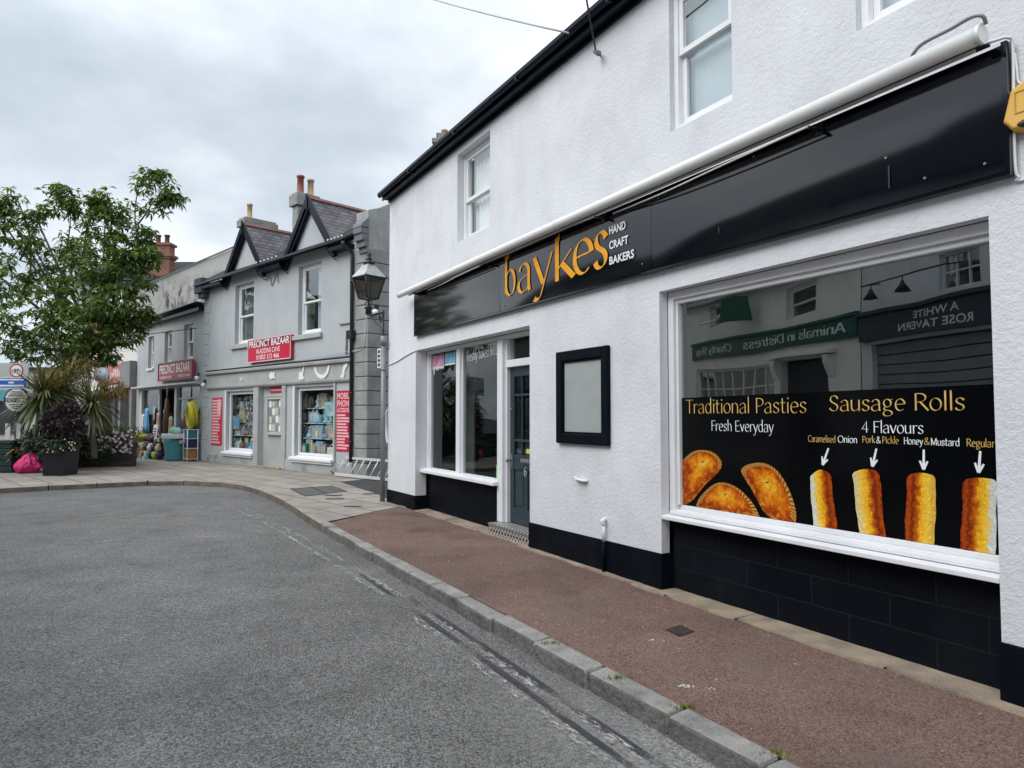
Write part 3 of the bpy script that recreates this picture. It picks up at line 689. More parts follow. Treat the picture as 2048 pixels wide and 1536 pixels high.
def sash(parent, s0, s1, z0, z1, y, drape, w=0.055, sill=True, mid=0.5, glassm=None, fm=None, back=0.35, horn=True):
    """sliding sash window: outer frame, two sashes, panes and what hangs behind"""
    fm = fm or upvc; glassm = glassm or g_up
    f = MB(); bars(f, s0, s1, z0, z1, w, y, y+0.11)
    win = f.build('window', fm, parent, bevel=0.005)
    zm = z0+(z1-z0)*mid
    u = MB(); bars(u, s0+w, s1-w, zm-0.025, z1-w, 0.05, y+0.018, y+0.055, wb=0.055); u.build('upper_sash', fm, win, bevel=0.004)
    l = MB(); bars(l, s0+w, s1-w, z0+w, zm+0.02, 0.05, y+0.06, y+0.10, wb=0.07); l.build('lower_sash', fm, win, bevel=0.004)
    g = MB(); g.quad((s0+w+.05,y+.036,zm+.03),(s1-w-.05,y+.036,zm+.03),(s1-w-.05,y+.036,z1-w-.05),(s0+w+.05,y+.036,z1-w-.05)); g.build('pane', glassm, win)
    g = MB(); g.quad((s0+w+.05,y+.08,z0+w+.07),(s1-w-.05,y+.08,z0+w+.07),(s1-w-.05,y+.08,zm-.03),(s0+w+.05,y+.08,zm-.03)); g.build('pane', glassm, win)
    if drape:
        mat, kind, a, b = drape
        c = MB(); n = 26
        xs = [s0+0.03+(s1-s0-0.06)*(a+(b-a)*i/n) for i in range(n+1)]
        amp = 0.022 if kind == 'curtain' else 0.0
        vs = []
        for zz in (z0-0.1, z1+0.3):
            vs += [(x, y+0.16+amp*math.sin(i*1.9)+0.004*(i % 3), zz) for i, x in enumerate(xs)]
        c.add(vs, [(i,i+1,n+2+i,n+1+i) for i in range(n)], 0, True); c.build(kind, mat, win)
    if sill:
        k = MB(); k.box(s0-0.0, s1+0.0, y-0.10, y-0.001, z0-0.0, z0+0.035); k.build('sill', fm, win, bevel=0.006)
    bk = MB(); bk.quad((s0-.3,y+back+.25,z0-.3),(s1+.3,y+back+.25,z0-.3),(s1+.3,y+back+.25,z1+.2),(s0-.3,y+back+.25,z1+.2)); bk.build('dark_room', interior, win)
    return win
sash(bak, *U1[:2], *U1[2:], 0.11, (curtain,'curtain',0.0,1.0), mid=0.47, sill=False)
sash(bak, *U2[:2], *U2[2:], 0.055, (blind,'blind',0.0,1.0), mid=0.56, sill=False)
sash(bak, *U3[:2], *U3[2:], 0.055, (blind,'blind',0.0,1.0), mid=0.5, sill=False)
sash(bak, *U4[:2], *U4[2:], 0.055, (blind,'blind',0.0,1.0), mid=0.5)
# small shopfront: posts, lights, sill
sf = MB()
sf.box(1.443,1.53,0.20,0.30,0.66,2.758); sf.box(2.70,2.84,0.19,0.31,0.72,2.70); sf.box(4.145,4.30,0.17,0.33,0.16,2.70)
sf.box(1.53,2.70,0.205,0.30,2.70,2.758); sf.box(2.70,5.34,0.205,0.30,2.702,2.758); sf.box(1.53,2.70,0.205,0.30,0.66,0.735); sf.box(2.84,4.145,0.205,0.30,0.66,0.735)
sf.box(1.53,1.565,0.225,0.28,0.735,2.70); sf.box(2.665,2.70,0.225,0.28,0.735,2.70); sf.box(2.84,2.875,0.225,0.28,0.735,2.70); sf.box(4.11,4.145,0.225,0.28,0.735,2.70)
sfw = sf.build('shop_window', white_smooth, bak, bevel=0.006)
sl = MB(); sl.prism([(1.40,0.085,0.655),(1.40,0.085,0.700),(1.40,0.20,0.725),(1.40,0.20,0.655)], (2.79,0,0)); sl.build('sill', white_smooth, sfw, bevel=0.004)
for a, b in ((1.565,2.665),(2.875,4.11)):
    MB().quad((a,0.25,0.735),(b,0.25,0.735),(b,0.25,2.70),(a,0.25,2.70)).build('pane', g_small, sfw)
pt = MB(); pt.box(1.46,1.90,0.9,0.93,0.2,2.75); pt.build('display_panel', surf('grey_display_panel',(0.10,0.11,0.115),0.7,0.05), sfw)
# door with transom light
dm = MB(); dm.box(4.30,4.345,0.22,0.34,0.16,2.70); dm.box(5.20,5.34,0.22,0.34,0.16,2.70); dm.box(4.345,5.20,0.20,0.34,2.30,2.40)
dfr = dm.build('door_frame', white_smooth, bak, bevel=0.006)
MB().quad((4.345,0.28,2.40),(5.20,0.28,2.40),(5.20,0.28,2.70),(4.345,0.28,2.70)).build('pane', g_small, dfr)
D0, D1, ZD = 4.35, 5.195, 0.17
dr = MB(); y0, y1 = 0.27, 0.315
dr.box(D0,D0+0.105,y0,y1,ZD,2.295); dr.box(D1-0.105,D1,y0,y1,ZD,2.295)
dr.box(D0+.105,D1-.105,y0,y1,ZD,ZD+0.21); dr.box(D0+.105,D1-.105,y0,y1,0.90,1.10); dr.box(D0+.105,D1-.105,y0,y1,2.17,2.295)
pw = (D1-D0-0.21-0.05)/3
for k in (1, 2):
    x = D0+.105+k*pw+(k-1)*.025; dr.box(x,x+.025,y0+.005,y1-.005,1.10,2.17)
dr.box(D0+.105,D1-.105,y0+.006,y1-.004,1.90,1.93); dr.box(D0+.105,D1-.105,y0+.006,y1-.004,1.28,1.31)
xm = (D0+D1)/2; dr.box(xm-.05,xm+.05,y0,y1,ZD+.21,0.90)
dr.box(D0+.105,xm-.05,y0+.018,y1-.006,ZD+.21,0.90); dr.box(xm+.05,D1-.105,y0+.018,y1-.006,ZD+.21,0.90)
for a, b in ((D0+.135,xm-.08),(xm+.08,D1-.135)): dr.box(a,b,y0+.008,y0+.018,ZD+.25,0.86)
door = dr.build('door', door_paint, bak, bevel=0.006)
MB().quad((D0+.105,.30,1.10),(D1-.105,.30,1.10),(D1-.105,.30,2.17),(D0+.105,.30,2.17)).build('pane', g_small, door)
lp = MB(); lp.box(xm-.125,xm+.125,y0-.008,y0-.0005,1.0,1.055); lp.box(xm-.095,xm+.095,y0-.014,y0-.008,1.012,1.043); lp.build('letter_plate', steel, door, bevel=0.002)
hd = MB(); hd.box(D0+.03,D0+.075,y0-.01,y0,0.92,1.10); hd.tube([(D0+.052,y0-.01,1.02),(D0+.052,y0-.06,1.02),(D0+.052,y0-.065,1.02)],0.012); hd.ball((D0+.052,y0-.075,1.02),.026); hd.ball((D0+.06,y0-.02,1.72),.018); hd.build('handle', steel, door)
nb = MB(); put_pen(nb, '6', xm-.035, xm+.04, 0.83, 0.17, y0-.004, 0.09, 0.03); nb.build('number', alu, door)
sk = MB(); sk.box(xm+.03,xm+.16,y0-.003,y0-.0008,1.13,1.19); sk.build('sticker', surf('yellow_sticker',(0.7,0.62,0.05),0.5), door)
stp = thing('door_step', FM, (4.2,0.0,0), 'tiled step with black and white patterned riser below the dark door', 'step')
m_t = bpy.data.materials.new('patterned_tile'); t = NT(m_t)
co = t.n('ShaderNodeTexCoord').outputs['Object']; sp = t.n('ShaderNodeSeparateXYZ'); t.l(co, sp.inputs[0])
fx = t.math('ABSOLUTE', t.math('SUBTRACT', t.math('FRACT', t.math('MULTIPLY', sp.outputs[0], 12.5)), 0.5))
fz = t.math('ABSOLUTE', t.math('SUBTRACT', t.math('FRACT', t.math('MULTIPLY', t.math('ADD', sp.outputs[2], sp.outputs[1]), 12.5)), 0.5))
f = t.math('GREATER_THAN', t.math('ABSOLUTE', t.math('SUBTRACT', t.math('ADD', fx, fz), 0.42)), 0.17)
p = t.n('ShaderNodeBsdfPrincipled'); t.l(t.mix(f, (0.42,0.40,0.36), (0.03,0.03,0.032)), p.inputs['Base Color']); p.inputs['Roughness'].default_value = 0.4
o_ = t.n('ShaderNodeOutputMaterial'); t.l(p.outputs[0], o_.inputs[0])
MB().box(4.205,5.33,0.012,0.28,0.0,0.138).build('riser', m_t, stp, bevel=0.004)
MB().box(4.19,5.331,-0.004,0.285,0.1385,0.16).build('tread', m_t, stp, bevel=0.004)
# big window
bw = MB(); bars(bw, 7.778, 10.79, 0.70, 2.806, 0.075, 0.10, 0.20, wb=0.06)
bw.box(7.853,10.715,0.155,0.20,0.76,0.80); bw.box(7.853,7.885,0.13,0.20,0.80,2.731); bw.box(10.685,10.715,0.13,0.20,0.80,2.731); bw.box(7.885,10.685,0.13,0.20,2.69,2.731)
bww = bw.build('shop_window', white_smooth, bak, bevel=0.006)
sl = MB(); sl.prism([(7.777,-0.005,0.668),(7.777,-0.005,0.700),(7.777,0.10,0.715),(7.777,0.10,0.668)], (2.896,0,0)); sl.box(7.82,10.66,0.06,0.10,0.716,0.745); sl.build('sill', white_smooth, bww, bevel=0.004)
MB().quad((7.885,0.172,0.80),(10.685,0.172,0.80),(10.685,0.172,2.69),(7.885,0.172,2.69)).build('pane', g_shop, bww)
# ------------------------------------------------------------------ black fascia sign
sg = thing('shop_sign', FM, (1.49,-0.012,3.02), 'long glossy black fascia sign with golden baykes lettering', 'sign')
SY = -0.062
for a, b in ((1.49,4.664),(4.668,7.741),(7.745,10.80)):
    mbp = MB(); n = 14
    vs = []
    for i in range(n+1):
        for k in range(5):
            x = a+(b-a)*i/n; zz = 3.025+0.735*k/4
            bow = 0.010*math.sin(PI*i/n)*math.sin(PI*k/4) - (0.004 if k in (0,4) else 0)
            vs.append((x, SY-bow, zz))
    mbp.add(vs, [(i*5+k,(i+1)*5+k,(i+1)*5+k+1,i*5+k+1) for i in range(n) for k in range(4)], 0, True)
    N = len(vs)
    mbp.add([(a,SY,3.025),(b,SY,3.025),(b,-0.0005,3.02),(a,-0.0005,3.02),(a,SY,3.76),(b,SY,3.76),(b,-0.0005,3.765),(a,-0.0005,3.765)], [(0,1,2,3),(4,7,6,5),(0,3,7,4),(1,5,6,2)])
    mbp.build('sign_panel', black_gloss, sg)
lt = MB()
# letters of the name fitted one by one, the nib much broader than for the window
for ch, x0, x1, zb, sz in (('b',4.82,5.14,3.195,0.66),('a',5.17,5.53,3.185,0.70),('y',5.57,6.01,3.20,0.72),('k',6.03,6.47,3.185,0.64),('e',6.42,6.83,3.185,0.74),('s',6.83,7.08,3.185,0.76)):
    st_, w_ = pen(ch, {'b':0.08,'a':0.08,'y':0.085,'k':0.088,'e':0.085,'s':0.11}[ch], 0.012, {'y':52,'k':34}.get(ch,22), 0.0)
    sx = (x1-x0)/w_
    for vs, fs, lay in st_: lt.add([(x0+vx*sx, SY-0.016-0.0006*lay, zb+vy*sz) for vx, vy in vs], fs)
for (a, b, z) in ((4.86,4.95,3.72),(6.07,6.17,3.70)): lt.prism([(a-.03,SY-.0165,z-.03),(b-.01,SY-.0165,z+.03),(b-.01,SY-.0165,z-.05)], (0,0.002,0))
lt.build('lettering', gold_letter, sg, fix=False)
l2 = MB()
for w_, x1, z0, z1 in (('HAND',7.37,3.50,3.585),('CRAFT',7.41,3.345,3.43),('BAKERS',7.50,3.185,3.27)):
    put_sans(l2, w_, 7.10, x1, z0, z1, SY-0.015, bold=0.022)
l2.build('lettering', white_vinyl, sg, fix=False)
random.seed(19)
for x, z in ((1.6,3.68),(1.6,3.10),(4.55,3.68),(4.78,3.08),(7.62,3.10),(7.86,3.68),(10.1,3.33),(10.35,3.12),(10.70,3.10),(9.0,3.70)):
    sc_ = MB(); sc_.tube([(x,SY-0.004,z),(x,SY-0.014,z)],0.008,8); sc_.build('screw', steel, sg)
for x, z0, z1 in ((10.12,3.12,3.27),(8.62,3.17,3.22),(2.9,3.1,3.2)):
    dr_ = MB(); dr_.add([(x-.004,SY-.0135,z0),(x+.003,SY-.0135,z0),(x+.006,SY-.0135,z1),(x-.007,SY-.0135,z1)],[(0,1,2,3)]); dr_.build('dried_drip', surf('dried_drip_grey',(0.035,0.04,0.045),0.8,0.3,30), sg, fix=False)
tr = MB(); tr.box(1.487,10.803,-0.066,-0.0005,3.000,3.0185); tr.box(10.801,10.83,-0.07,-0.0005,3.0,3.775); tr.build('sign_edge', black_gloss, sg)
# ------------------------------------------------------------------ folded awning
aw = thing('awning', FM, (1.3,-0.06,3.70), 'white folded shop awning cassette running above the black sign', 'awning')
AY = -0.205
az = lambda x: 3.762+(x-1.17)/9.6*0.04
tb = MB(); tb.tube([(1.17,AY,az(1.17)),(1.30,AY,az(1.3)),(10.75,AY,az(10.75))], 0.052, 18); tb.build('roller', cream_metal, aw)
for x0, x1, r in ((10.752,10.78,0.058),(1.14,1.169,0.054)):
    ec = MB(); ec.tube([(x0,AY,az(x0)),(x1,AY,az(x1))], r, 18); ec.build('end_cap', cream_metal, aw)
jn = MB(); jn.tube([(6.30,AY,az(6.3)),(6.34,AY,az(6.34))], 0.056, 18); jn.build('joint_ring', cream_metal, aw)
fb = MB(); fb.prism([(1.45,AY+0.055,az(1.45)-.056),(1.45,AY+0.075,az(1.45)-.056),(1.45,AY+0.075,az(1.45)-.040),(1.45,AY+0.055,az(1.45)-.040)],(9.25,0,.039)); fb.build('front_rail', cream_metal, aw)
cv = MB(); cv.prism([(1.50,AY+.01,az(1.5)-.045),(1.50,-0.075,az(1.5)-.03),(1.50,-0.075,az(1.5)-.015),(1.50,AY+.01,az(1.5)-.03)],(9.25,0,.039)); cv.build('valance', surf('dark_awning_cloth',(0.012,0.013,0.015),0.9), aw)
for x in (1.8, 4.4, 7.0, 9.6):
    b_ = MB(); b_.box(x-.03,x+.03,-0.075,-0.064,3.66,3.75); b_.tube([(x,-0.075,3.70),(x,-0.19,3.695)],0.014,8); b_.build('bracket', black_iron, aw, bevel=0.003)
ar = MB(); ar.tube(catmull([(7.2,-0.10,3.695),(8.0,-0.15,3.672),(8.8,-0.185,3.682),(9.6,-0.19,3.70)],6,False), 0.008, 6); ar.build('folding_arm', cream_metal, aw)
ar = MB(); ar.tube(catmull([(2.2,-0.10,3.69),(2.9,-0.15,3.672),(3.6,-0.185,3.68),(4.3,-0.19,3.69)],6,False), 0.008, 6); ar.build('folding_arm', cream_metal, aw)
hk = MB(); hk.tube(catmull([(10.32,-0.15,3.865),(10.44,-0.23,3.888),(10.62,-0.24,3.896),(10.74,-0.25,3.902),(10.795,-0.24,3.885),(10.795,-0.205,3.85)],5,False), 0.011, 8); hk.build('crank_bar', steel, aw)
# ------------------------------------------------------------------ things on the bakery wall
nbx = thing('notice_case', FM, (6.5,-0.03,1.31), 'empty black framed menu case with pale backing on white wall', 'notice case')
f = MB(); bars(f, 6.02, 7.01, 1.318, 2.368, 0.115, -0.05, -0.001); f.build('frame', black_paint, nbx, bevel=0.012)
f = MB(); bars(f, 6.135, 6.895, 1.433, 2.253, 0.02, -0.03, -0.001); f.build('inner_frame', black_paint, nbx, bevel=0.004)
MB().box(6.155,6.875,-0.012,-0.002,1.453,2.233).build('backing', surf('grey_white_backing',(0.40,0.43,0.42),0.7,0.06,2,dirt=(0.33,0.35,0.33),dirt_amt=0.5), nbx)
MB().quad((6.155,-0.024,1.453),(6.875,-0.024,1.453),(6.875,-0.024,2.233),(6.155,-0.024,2.233)).build('pane', glass('case_glass',0.035,(0.95,0.96,0.96),0.05), nbx)
al = thing('alarm_box', FM, (10.95,-0.04,3.37), 'yellow burglar alarm box beside the black sign end', 'alarm box')
ab = MB(); hp = [(10.795,3.30),(10.84,3.475),(10.95,3.53),(11.06,3.475),(11.105,3.30),(11.05,3.235),(10.85,3.235)]
fr_ = [(10.815,3.305),(10.855,3.462),(10.95,3.508),(11.045,3.462),(11.085,3.305),(11.04,3.25),(10.86,3.25)]
n = 7
ab.add([(x,-0.001,z) for x, z in hp]+[(x,-0.06,z) for x, z in hp]+[(x,-0.085,z) for x, z in fr_], [tuple(range(14,21))]+[(i,(i+1)%n,n+(i+1)%n,n+i) for i in range(n)]+[(n+i,n+(i+1)%n,2*n+(i+1)%n,2*n+i) for i in range(n)])
yel = surf('alarm_yellow', (0.72,0.43,0.085), 0.4, 0.05, 4)
ab.build('body', yel, al, bevel=0.008)
ap = MB(); bars(ap, 10.87, 11.03, 3.325, 3.45, 0.007, -0.089, -0.0855); ap.build('badge_rim', surf('alarm_deep_yellow',(0.5,0.27,0.05),0.5), al)  # badge outline in a deeper yellow than the body
ln = MB(); ln.ball((10.95,-0.07,3.262), 0.085, 0.03, 0.026); ln.build('strobe_lens', surf('dark_lens',(0.02,0.018,0.02),0.15,spec=0.8), al)
cb = thing('sign_cable', FM, (10.84,-0.01,3.3), 'loop of white cable round the end of the black sign', 'cable')
c_ = MB()
c_.tube(catmull([(10.62,-0.11,3.80),(10.78,-0.09,3.79),(10.835,-0.06,3.79),(10.845,-0.03,3.74),(10.84,-0.03,3.4),(10.838,-0.03,3.06),(10.85,-0.02,2.985),(10.90,-0.01,2.965),(11.6,-0.008,2.97)],6,False),0.009,6)
c_.tube(catmull([(10.85,-0.02,3.70),(10.858,-0.02,3.6),(10.862,-0.02,3.535),(10.885,-0.02,3.51),(10.94,-0.03,3.515)],6,False),0.006,6)
c_.build('cable', white_smooth, cb)
hs = thing('hose_bracket', FM, (6.5,-0.02,0.92), 'small white curved bracket below the menu case', 'bracket')
h_ = MB(); h_.tube(catmull([(6.37,-0.002,0.95),(6.39,-0.03,0.945),(6.48,-0.045,0.93),(6.57,-0.045,0.925),(6.59,-0.002,0.925)],5,False),0.012,8); h_.box(6.40,6.58,-0.05,-0.002,0.925,0.932); h_.build('bracket_arm', white_smooth, hs)
tp = thing('overflow_pipe', FM, (6.92,-0.03,0.0), 'thin white pipe turning black where it crosses the plinth', 'pipe')
t_ = MB(); t_.tube([(6.92,-0.035,0.33),(6.92,-0.035,0.50)],0.017,8); t_.tube(catmull([(6.92,-0.035,0.50),(6.92,-0.05,0.535),(6.915,-0.03,0.55),(6.90,-0.002,0.545)],4,False),0.024,8); t_.build('pipe', white_smooth, tp)
t_ = MB(); t_.tube([(6.92,-0.037,0.01),(6.92,-0.037,0.33)],0.019,8); t_.build('lower_pipe', black_paint, tp)
wb = thing('wire_bracket', FM, (6.92,-0.05,5.5), 'grey insulator bracket holding a cable under the black eaves', 'bracket')
w_ = MB(); w_.tube([(6.86,-0.001,5.53),(6.93,-0.09,5.50)],0.012,6)
for k in range(4): w_.tube([(6.90+0.02*k,-0.05-0.03*k,5.52-0.012*k),(6.91+0.02*k,-0.062-0.03*k,5.515-0.012*k)],0.03-0.003*k,10)
w_.build('insulator', steel, wb)
# ------------------------------------------------------------------ window graphic: pasties and sausage rolls
vy = 0.163
wp = thing('window_graphic', FM, (9.22,vy,0.80), 'black window graphic picturing pasties and sausage rolls', 'window graphic')
MB().add([(7.886,vy+.004,0.802),(10.684,vy+.004,0.802),(10.684,vy+.004,1.826),(7.886,vy+.004,1.800)],[(0,1,2,3)]).build('backing', vinyl_black, wp)
g1 = MB(); put_pen(g1,'Traditional Pasties',7.945,9.275,1.655,0.172,vy-.002,0.056,0.012); put_pen(g1,'Sausage Rolls',9.46,10.435,1.668,0.158,vy-.002,0.064,0.012)
put_pen(g1,'Caramelised',9.275,9.515,1.435,0.068,vy-.002,0.08,0.035); put_pen(g1,'Pork',9.725,9.825,1.443,0.064,vy-.002,0.08,0.035); put_pen(g1,'Pickle',9.875,9.995,1.443,0.064,vy-.002,0.08,0.035)
put_pen(g1,'&',10.165,10.203,1.445,0.062,vy-.002,0.08,0.035); put_pen(g1,'Regular',10.428,10.592,1.443,0.066,vy-.002,0.08,0.035)
g1.build('lettering', gold_dim, wp, fix=False)
g2 = MB(); put_pen(g2,'Fresh Everyday',8.265,8.955,1.50,0.125,vy-.002,0.062,0.016); put_pen(g2,'4 Flavours',9.722,10.168,1.515,0.11,vy-.002,0.070,0.016)
put_pen(g2,'Onion',9.53,9.69,1.438,0.068,vy-.002,0.09,0.04); put_pen(g2,'&',9.832,9.866,1.443,0.062,vy-.002,0.09,0.04); put_pen(g2,'Honey',10.028,10.158,1.443,0.064,vy-.002,0.09,0.04); put_pen(g2,'Mustard',10.208,10.39,1.443,0.064,vy-.002,0.09,0.04)
g2.build('lettering', white_vinyl, wp, fix=False)
for (x0,z0,x1,z1) in ((9.452,1.392,9.402,1.272),(9.832,1.405,9.80,1.285),(10.162,1.412,10.158,1.288),(10.508,1.418,10.496,1.292)):
    a = MB(); d = Vector((x1-x0,0,z1-z0)); L = d.length; d.normalize(); nrm = Vector((d.z,0,-d.x)); P0 = Vector((x0,vy-.003,z0)); P1 = Vector((x1,vy-.003,z1))
    def seg(p,q,w0,w1,dy=0.0):
        e = (q-p).normalized(); nn = Vector((e.z,0,-e.x)); sh = Vector((0,dy,0))
        a.add([p+nn*w0+sh,q+nn*w1+sh,q-nn*w1+sh,p-nn*w0+sh],[(0,1,2,3)])
    seg(P0,P1,.007,.009); seg(P1+d*.006,P1-d*.05+nrm*.026,.009,.006,-.0005); seg(P1+d*.006,P1-d*.05-nrm*.026,.009,.006,-.001)
    a.build('arrow', white_vinyl, wp, fix=False)
def pastrymat(name, flip, pale, seed):
    m = bpy.data.materials.new(name); t = NT(m)
    uv = t.n('ShaderNodeUVMap', uv_map='UVMap').outputs[0]
    sp = t.n('ShaderNodeSeparateXYZ'); t.l(uv, sp.inputs[0])
    u = sp.outputs[0]
    if flip: u = t.math('SUBTRACT', 1.0, u)
    mp = t.n('ShaderNodeMapping'); mp.inputs['Scale'].default_value = (3.2,7.5,1); mp.inputs['Location'].default_value = (seed*3.7,seed*1.9,0); t.l(uv, mp.inputs[0])
    nz = noise(t, mp.outputs[0], 1.5, 6, 0.6); nz2 = noise(t, mp.outputs[0], 4.0, 4, 0.6)
    mp2 = t.n('ShaderNodeMapping'); mp2.inputs['Scale'].default_value = (9,16,1); mp2.inputs['Location'].default_value = (seed*2.3,seed*5.1,0); t.l(uv, mp2.inputs[0])
    uu = t.math('ADD', u, t.math('MULTIPLY', t.math('SUBTRACT', nz, 0.5), 0.55))
    c = t.ramp(uu, [(0.0,pale), (0.12,pale), (0.27,(0.84,0.55,0.05)), (0.47,(0.80,0.40,0.014)), (0.60,(0.50,0.115,0.004)), (0.76,(0.17,0.014,0.002)), (0.93,(0.42,0.07,0.005)), (1.0,(0.2,0.02,0.003))])
    c = t.mix(t.ramp(nz2, [(0.46,(0,0,0)),(0.66,(0.5,)*3)]), c, t.mix(1.0, c, (0.72,0.5,0.3), 'MULTIPLY'))
    c = t.mix(t.ramp(noise(t, mp2.outputs[0], 1.0, 4, 0.6), [(0.56,(0,0,0)),(0.68,(0.65,)*3)]), c, t.mix(1.0, c, (1.5,1.7,2.4), 'MULTIPLY'))
    vv = t.n('ShaderNodeTexVoronoi', feature='DISTANCE_TO_EDGE'); vv.inputs['Scale'].default_value = 1.2; t.l(mp.outputs[0], vv.inputs['Vector'])
    c = t.mix(t.ramp(vv.outputs['Distance'], [(0.0,(0.4,)*3),(0.03,(0,0,0))]), c, t.mix(1.0, c, (0.45,0.3,0.2), 'MULTIPLY'))
    p = t.n('ShaderNodeBsdfPrincipled'); t.l(c, p.inputs['Base Color']); p.inputs['Roughness'].default_value = 0.25; p.inputs['Specular IOR Level'].default_value = 0.25
    o = t.n('ShaderNodeOutputMaterial'); t.l(p.outputs[0], o.inputs[0]); return m
rolls = [((9.282,1.185,9.465,1.21),(9.308,0.803,9.512,0.803),False,(0.62,0.66,0.55),.03), ((9.640,1.232,9.848,1.252),(9.685,0.803,9.884,0.803),False,(0.66,0.58,0.28),.015),
         ((10.045,1.245,10.238,1.25),(10.018,0.803,10.215,0.803),True,(0.66,0.42,0.06),.012), ((10.402,1.240,10.600,1.25),(10.374,0.803,10.575,0.803),True,(0.64,0.68,0.62),.01)]
for k, (tp_, bt_, fl, pale, bul) in enumerate(rolls):
    r = MB(); nu, nv = 12, 26; vs = []; uvs = []
    for j in range(nv+1):
        v = j/nv
        for i in range(nu+1):
            u = i/nu
            xl = bt_[0]+(tp_[0]-bt_[0])*v + 0.003*math.sin(9*v+k)+0.0015*math.sin(23*v+2*k); xr = bt_[2]+(tp_[2]-bt_[2])*v + 0.003*math.sin(8*v+2*k)+0.0015*math.sin(19*v)
            if v > 0.93: sh = (v-0.93)/0.07; xl += 0.022*sh*sh; xr -= 0.022*sh*sh
            zt = tp_[1]+(tp_[3]-tp_[1])*u + bul*math.sin(PI*u); zb = 0.803
            vs.append((xl+(xr-xl)*u, vy-.002, zb+(zt-zb)*v)); uvs.append((u, v))
    r.add(vs, [(j*(nu+1)+i,j*(nu+1)+i+1,(j+1)*(nu+1)+i+1,(j+1)*(nu+1)+i) for j in range(nv) for i in range(nu)]); r.uv = uvs
    r.build('sausage_roll', pastrymat('sausage_roll_print_%s' % 'abcd'[k], fl, pale, k+1), wp, fix=False)
def pastymat(name, seed):
    m = bpy.data.materials.new(name); t = NT(m)
    uv = t.n('ShaderNodeUVMap', uv_map='UVMap').outputs[0]; sp = t.n('ShaderNodeSeparateXYZ'); t.l(uv, sp.inputs[0])
    co = t.n('ShaderNodeTexCoord').outputs['Object']
    mp = t.n('ShaderNodeMapping'); mp.inputs['Location'].default_value = (seed*3.1,seed*1.3,0); t.l(co, mp.inputs[0])
    n1 = noise(t, mp.outputs[0], 13, 6, 0.62); n2 = noise(t, mp.outputs[0], 38, 5, 0.65)
    r = t.math('ADD', sp.outputs[0], t.math('MULTIPLY', t.math('SUBTRACT', n1, 0.5), 1.35))
    c = t.ramp(r, [(0.0,(0.84,0.48,0.04)),(0.30,(0.78,0.31,0.010)),(0.54,(0.64,0.17,0.004)),(0.76,(0.42,0.055,0.002)),(0.90,(0.24,0.03,0.002)),(1.0,(0.52,0.17,0.01))])
    c = t.mix(t.ramp(n2,[(0.45,(0,0,0)),(0.66,(0.75,)*3)]), c, t.mix(1.0,c,(0.55,0.34,0.2),'MULTIPLY'))
    c = t.mix(t.ramp(noise(t, mp.outputs[0], 24, 3, 0.5),[(0.60,(0,0,0)),(0.72,(0.5,)*3)]), c, (0.84,0.46,0.07))
    p = t.n('ShaderNodeBsdfPrincipled'); t.l(c, p.inputs['Base Color']); p.inputs['Roughness'].default_value = 0.25; p.inputs['Specular IOR Level'].default_value = 0.25
    o = t.n('ShaderNodeOutputMaterial'); t.l(p.outputs[0], o.inputs[0]); return m
crimp_l = surf('crimp_light_print', (0.66,0.36,0.06), 0.4, 0.25, 14, hue=(0.62,0.26,0.03)); crimp_d = surf('crimp_dark_print', (0.17,0.035,0.004), 0.4, 0.3, 14)
ZB = 0.803
past = [([(7.888,1.205),(7.95,1.255),(8.04,1.305),(8.13,1.322),(8.24,1.318),(8.33,1.285),(8.385,1.225),(8.375,1.17)], [(8.33,1.125),(8.19,1.02),(8.03,0.865),(7.93,ZB),(7.888,ZB)]),
        ([(8.06,ZB),(8.10,0.875),(8.17,0.945),(8.27,1.015),(8.36,1.048),(8.47,1.045),(8.57,1.015),(8.67,0.955),(8.75,0.88),(8.795,ZB)], []),
        ([(8.635,1.115),(8.605,1.165),(8.63,1.20),(8.70,1.23),(8.80,1.247),(8.90,1.235),(8.99,1.185),(9.07,1.09),(9.13,0.97),(9.155,0.87),(9.148,ZB)], [(8.905,ZB),(8.83,0.86),(8.77,0.94),(8.70,1.04)])]
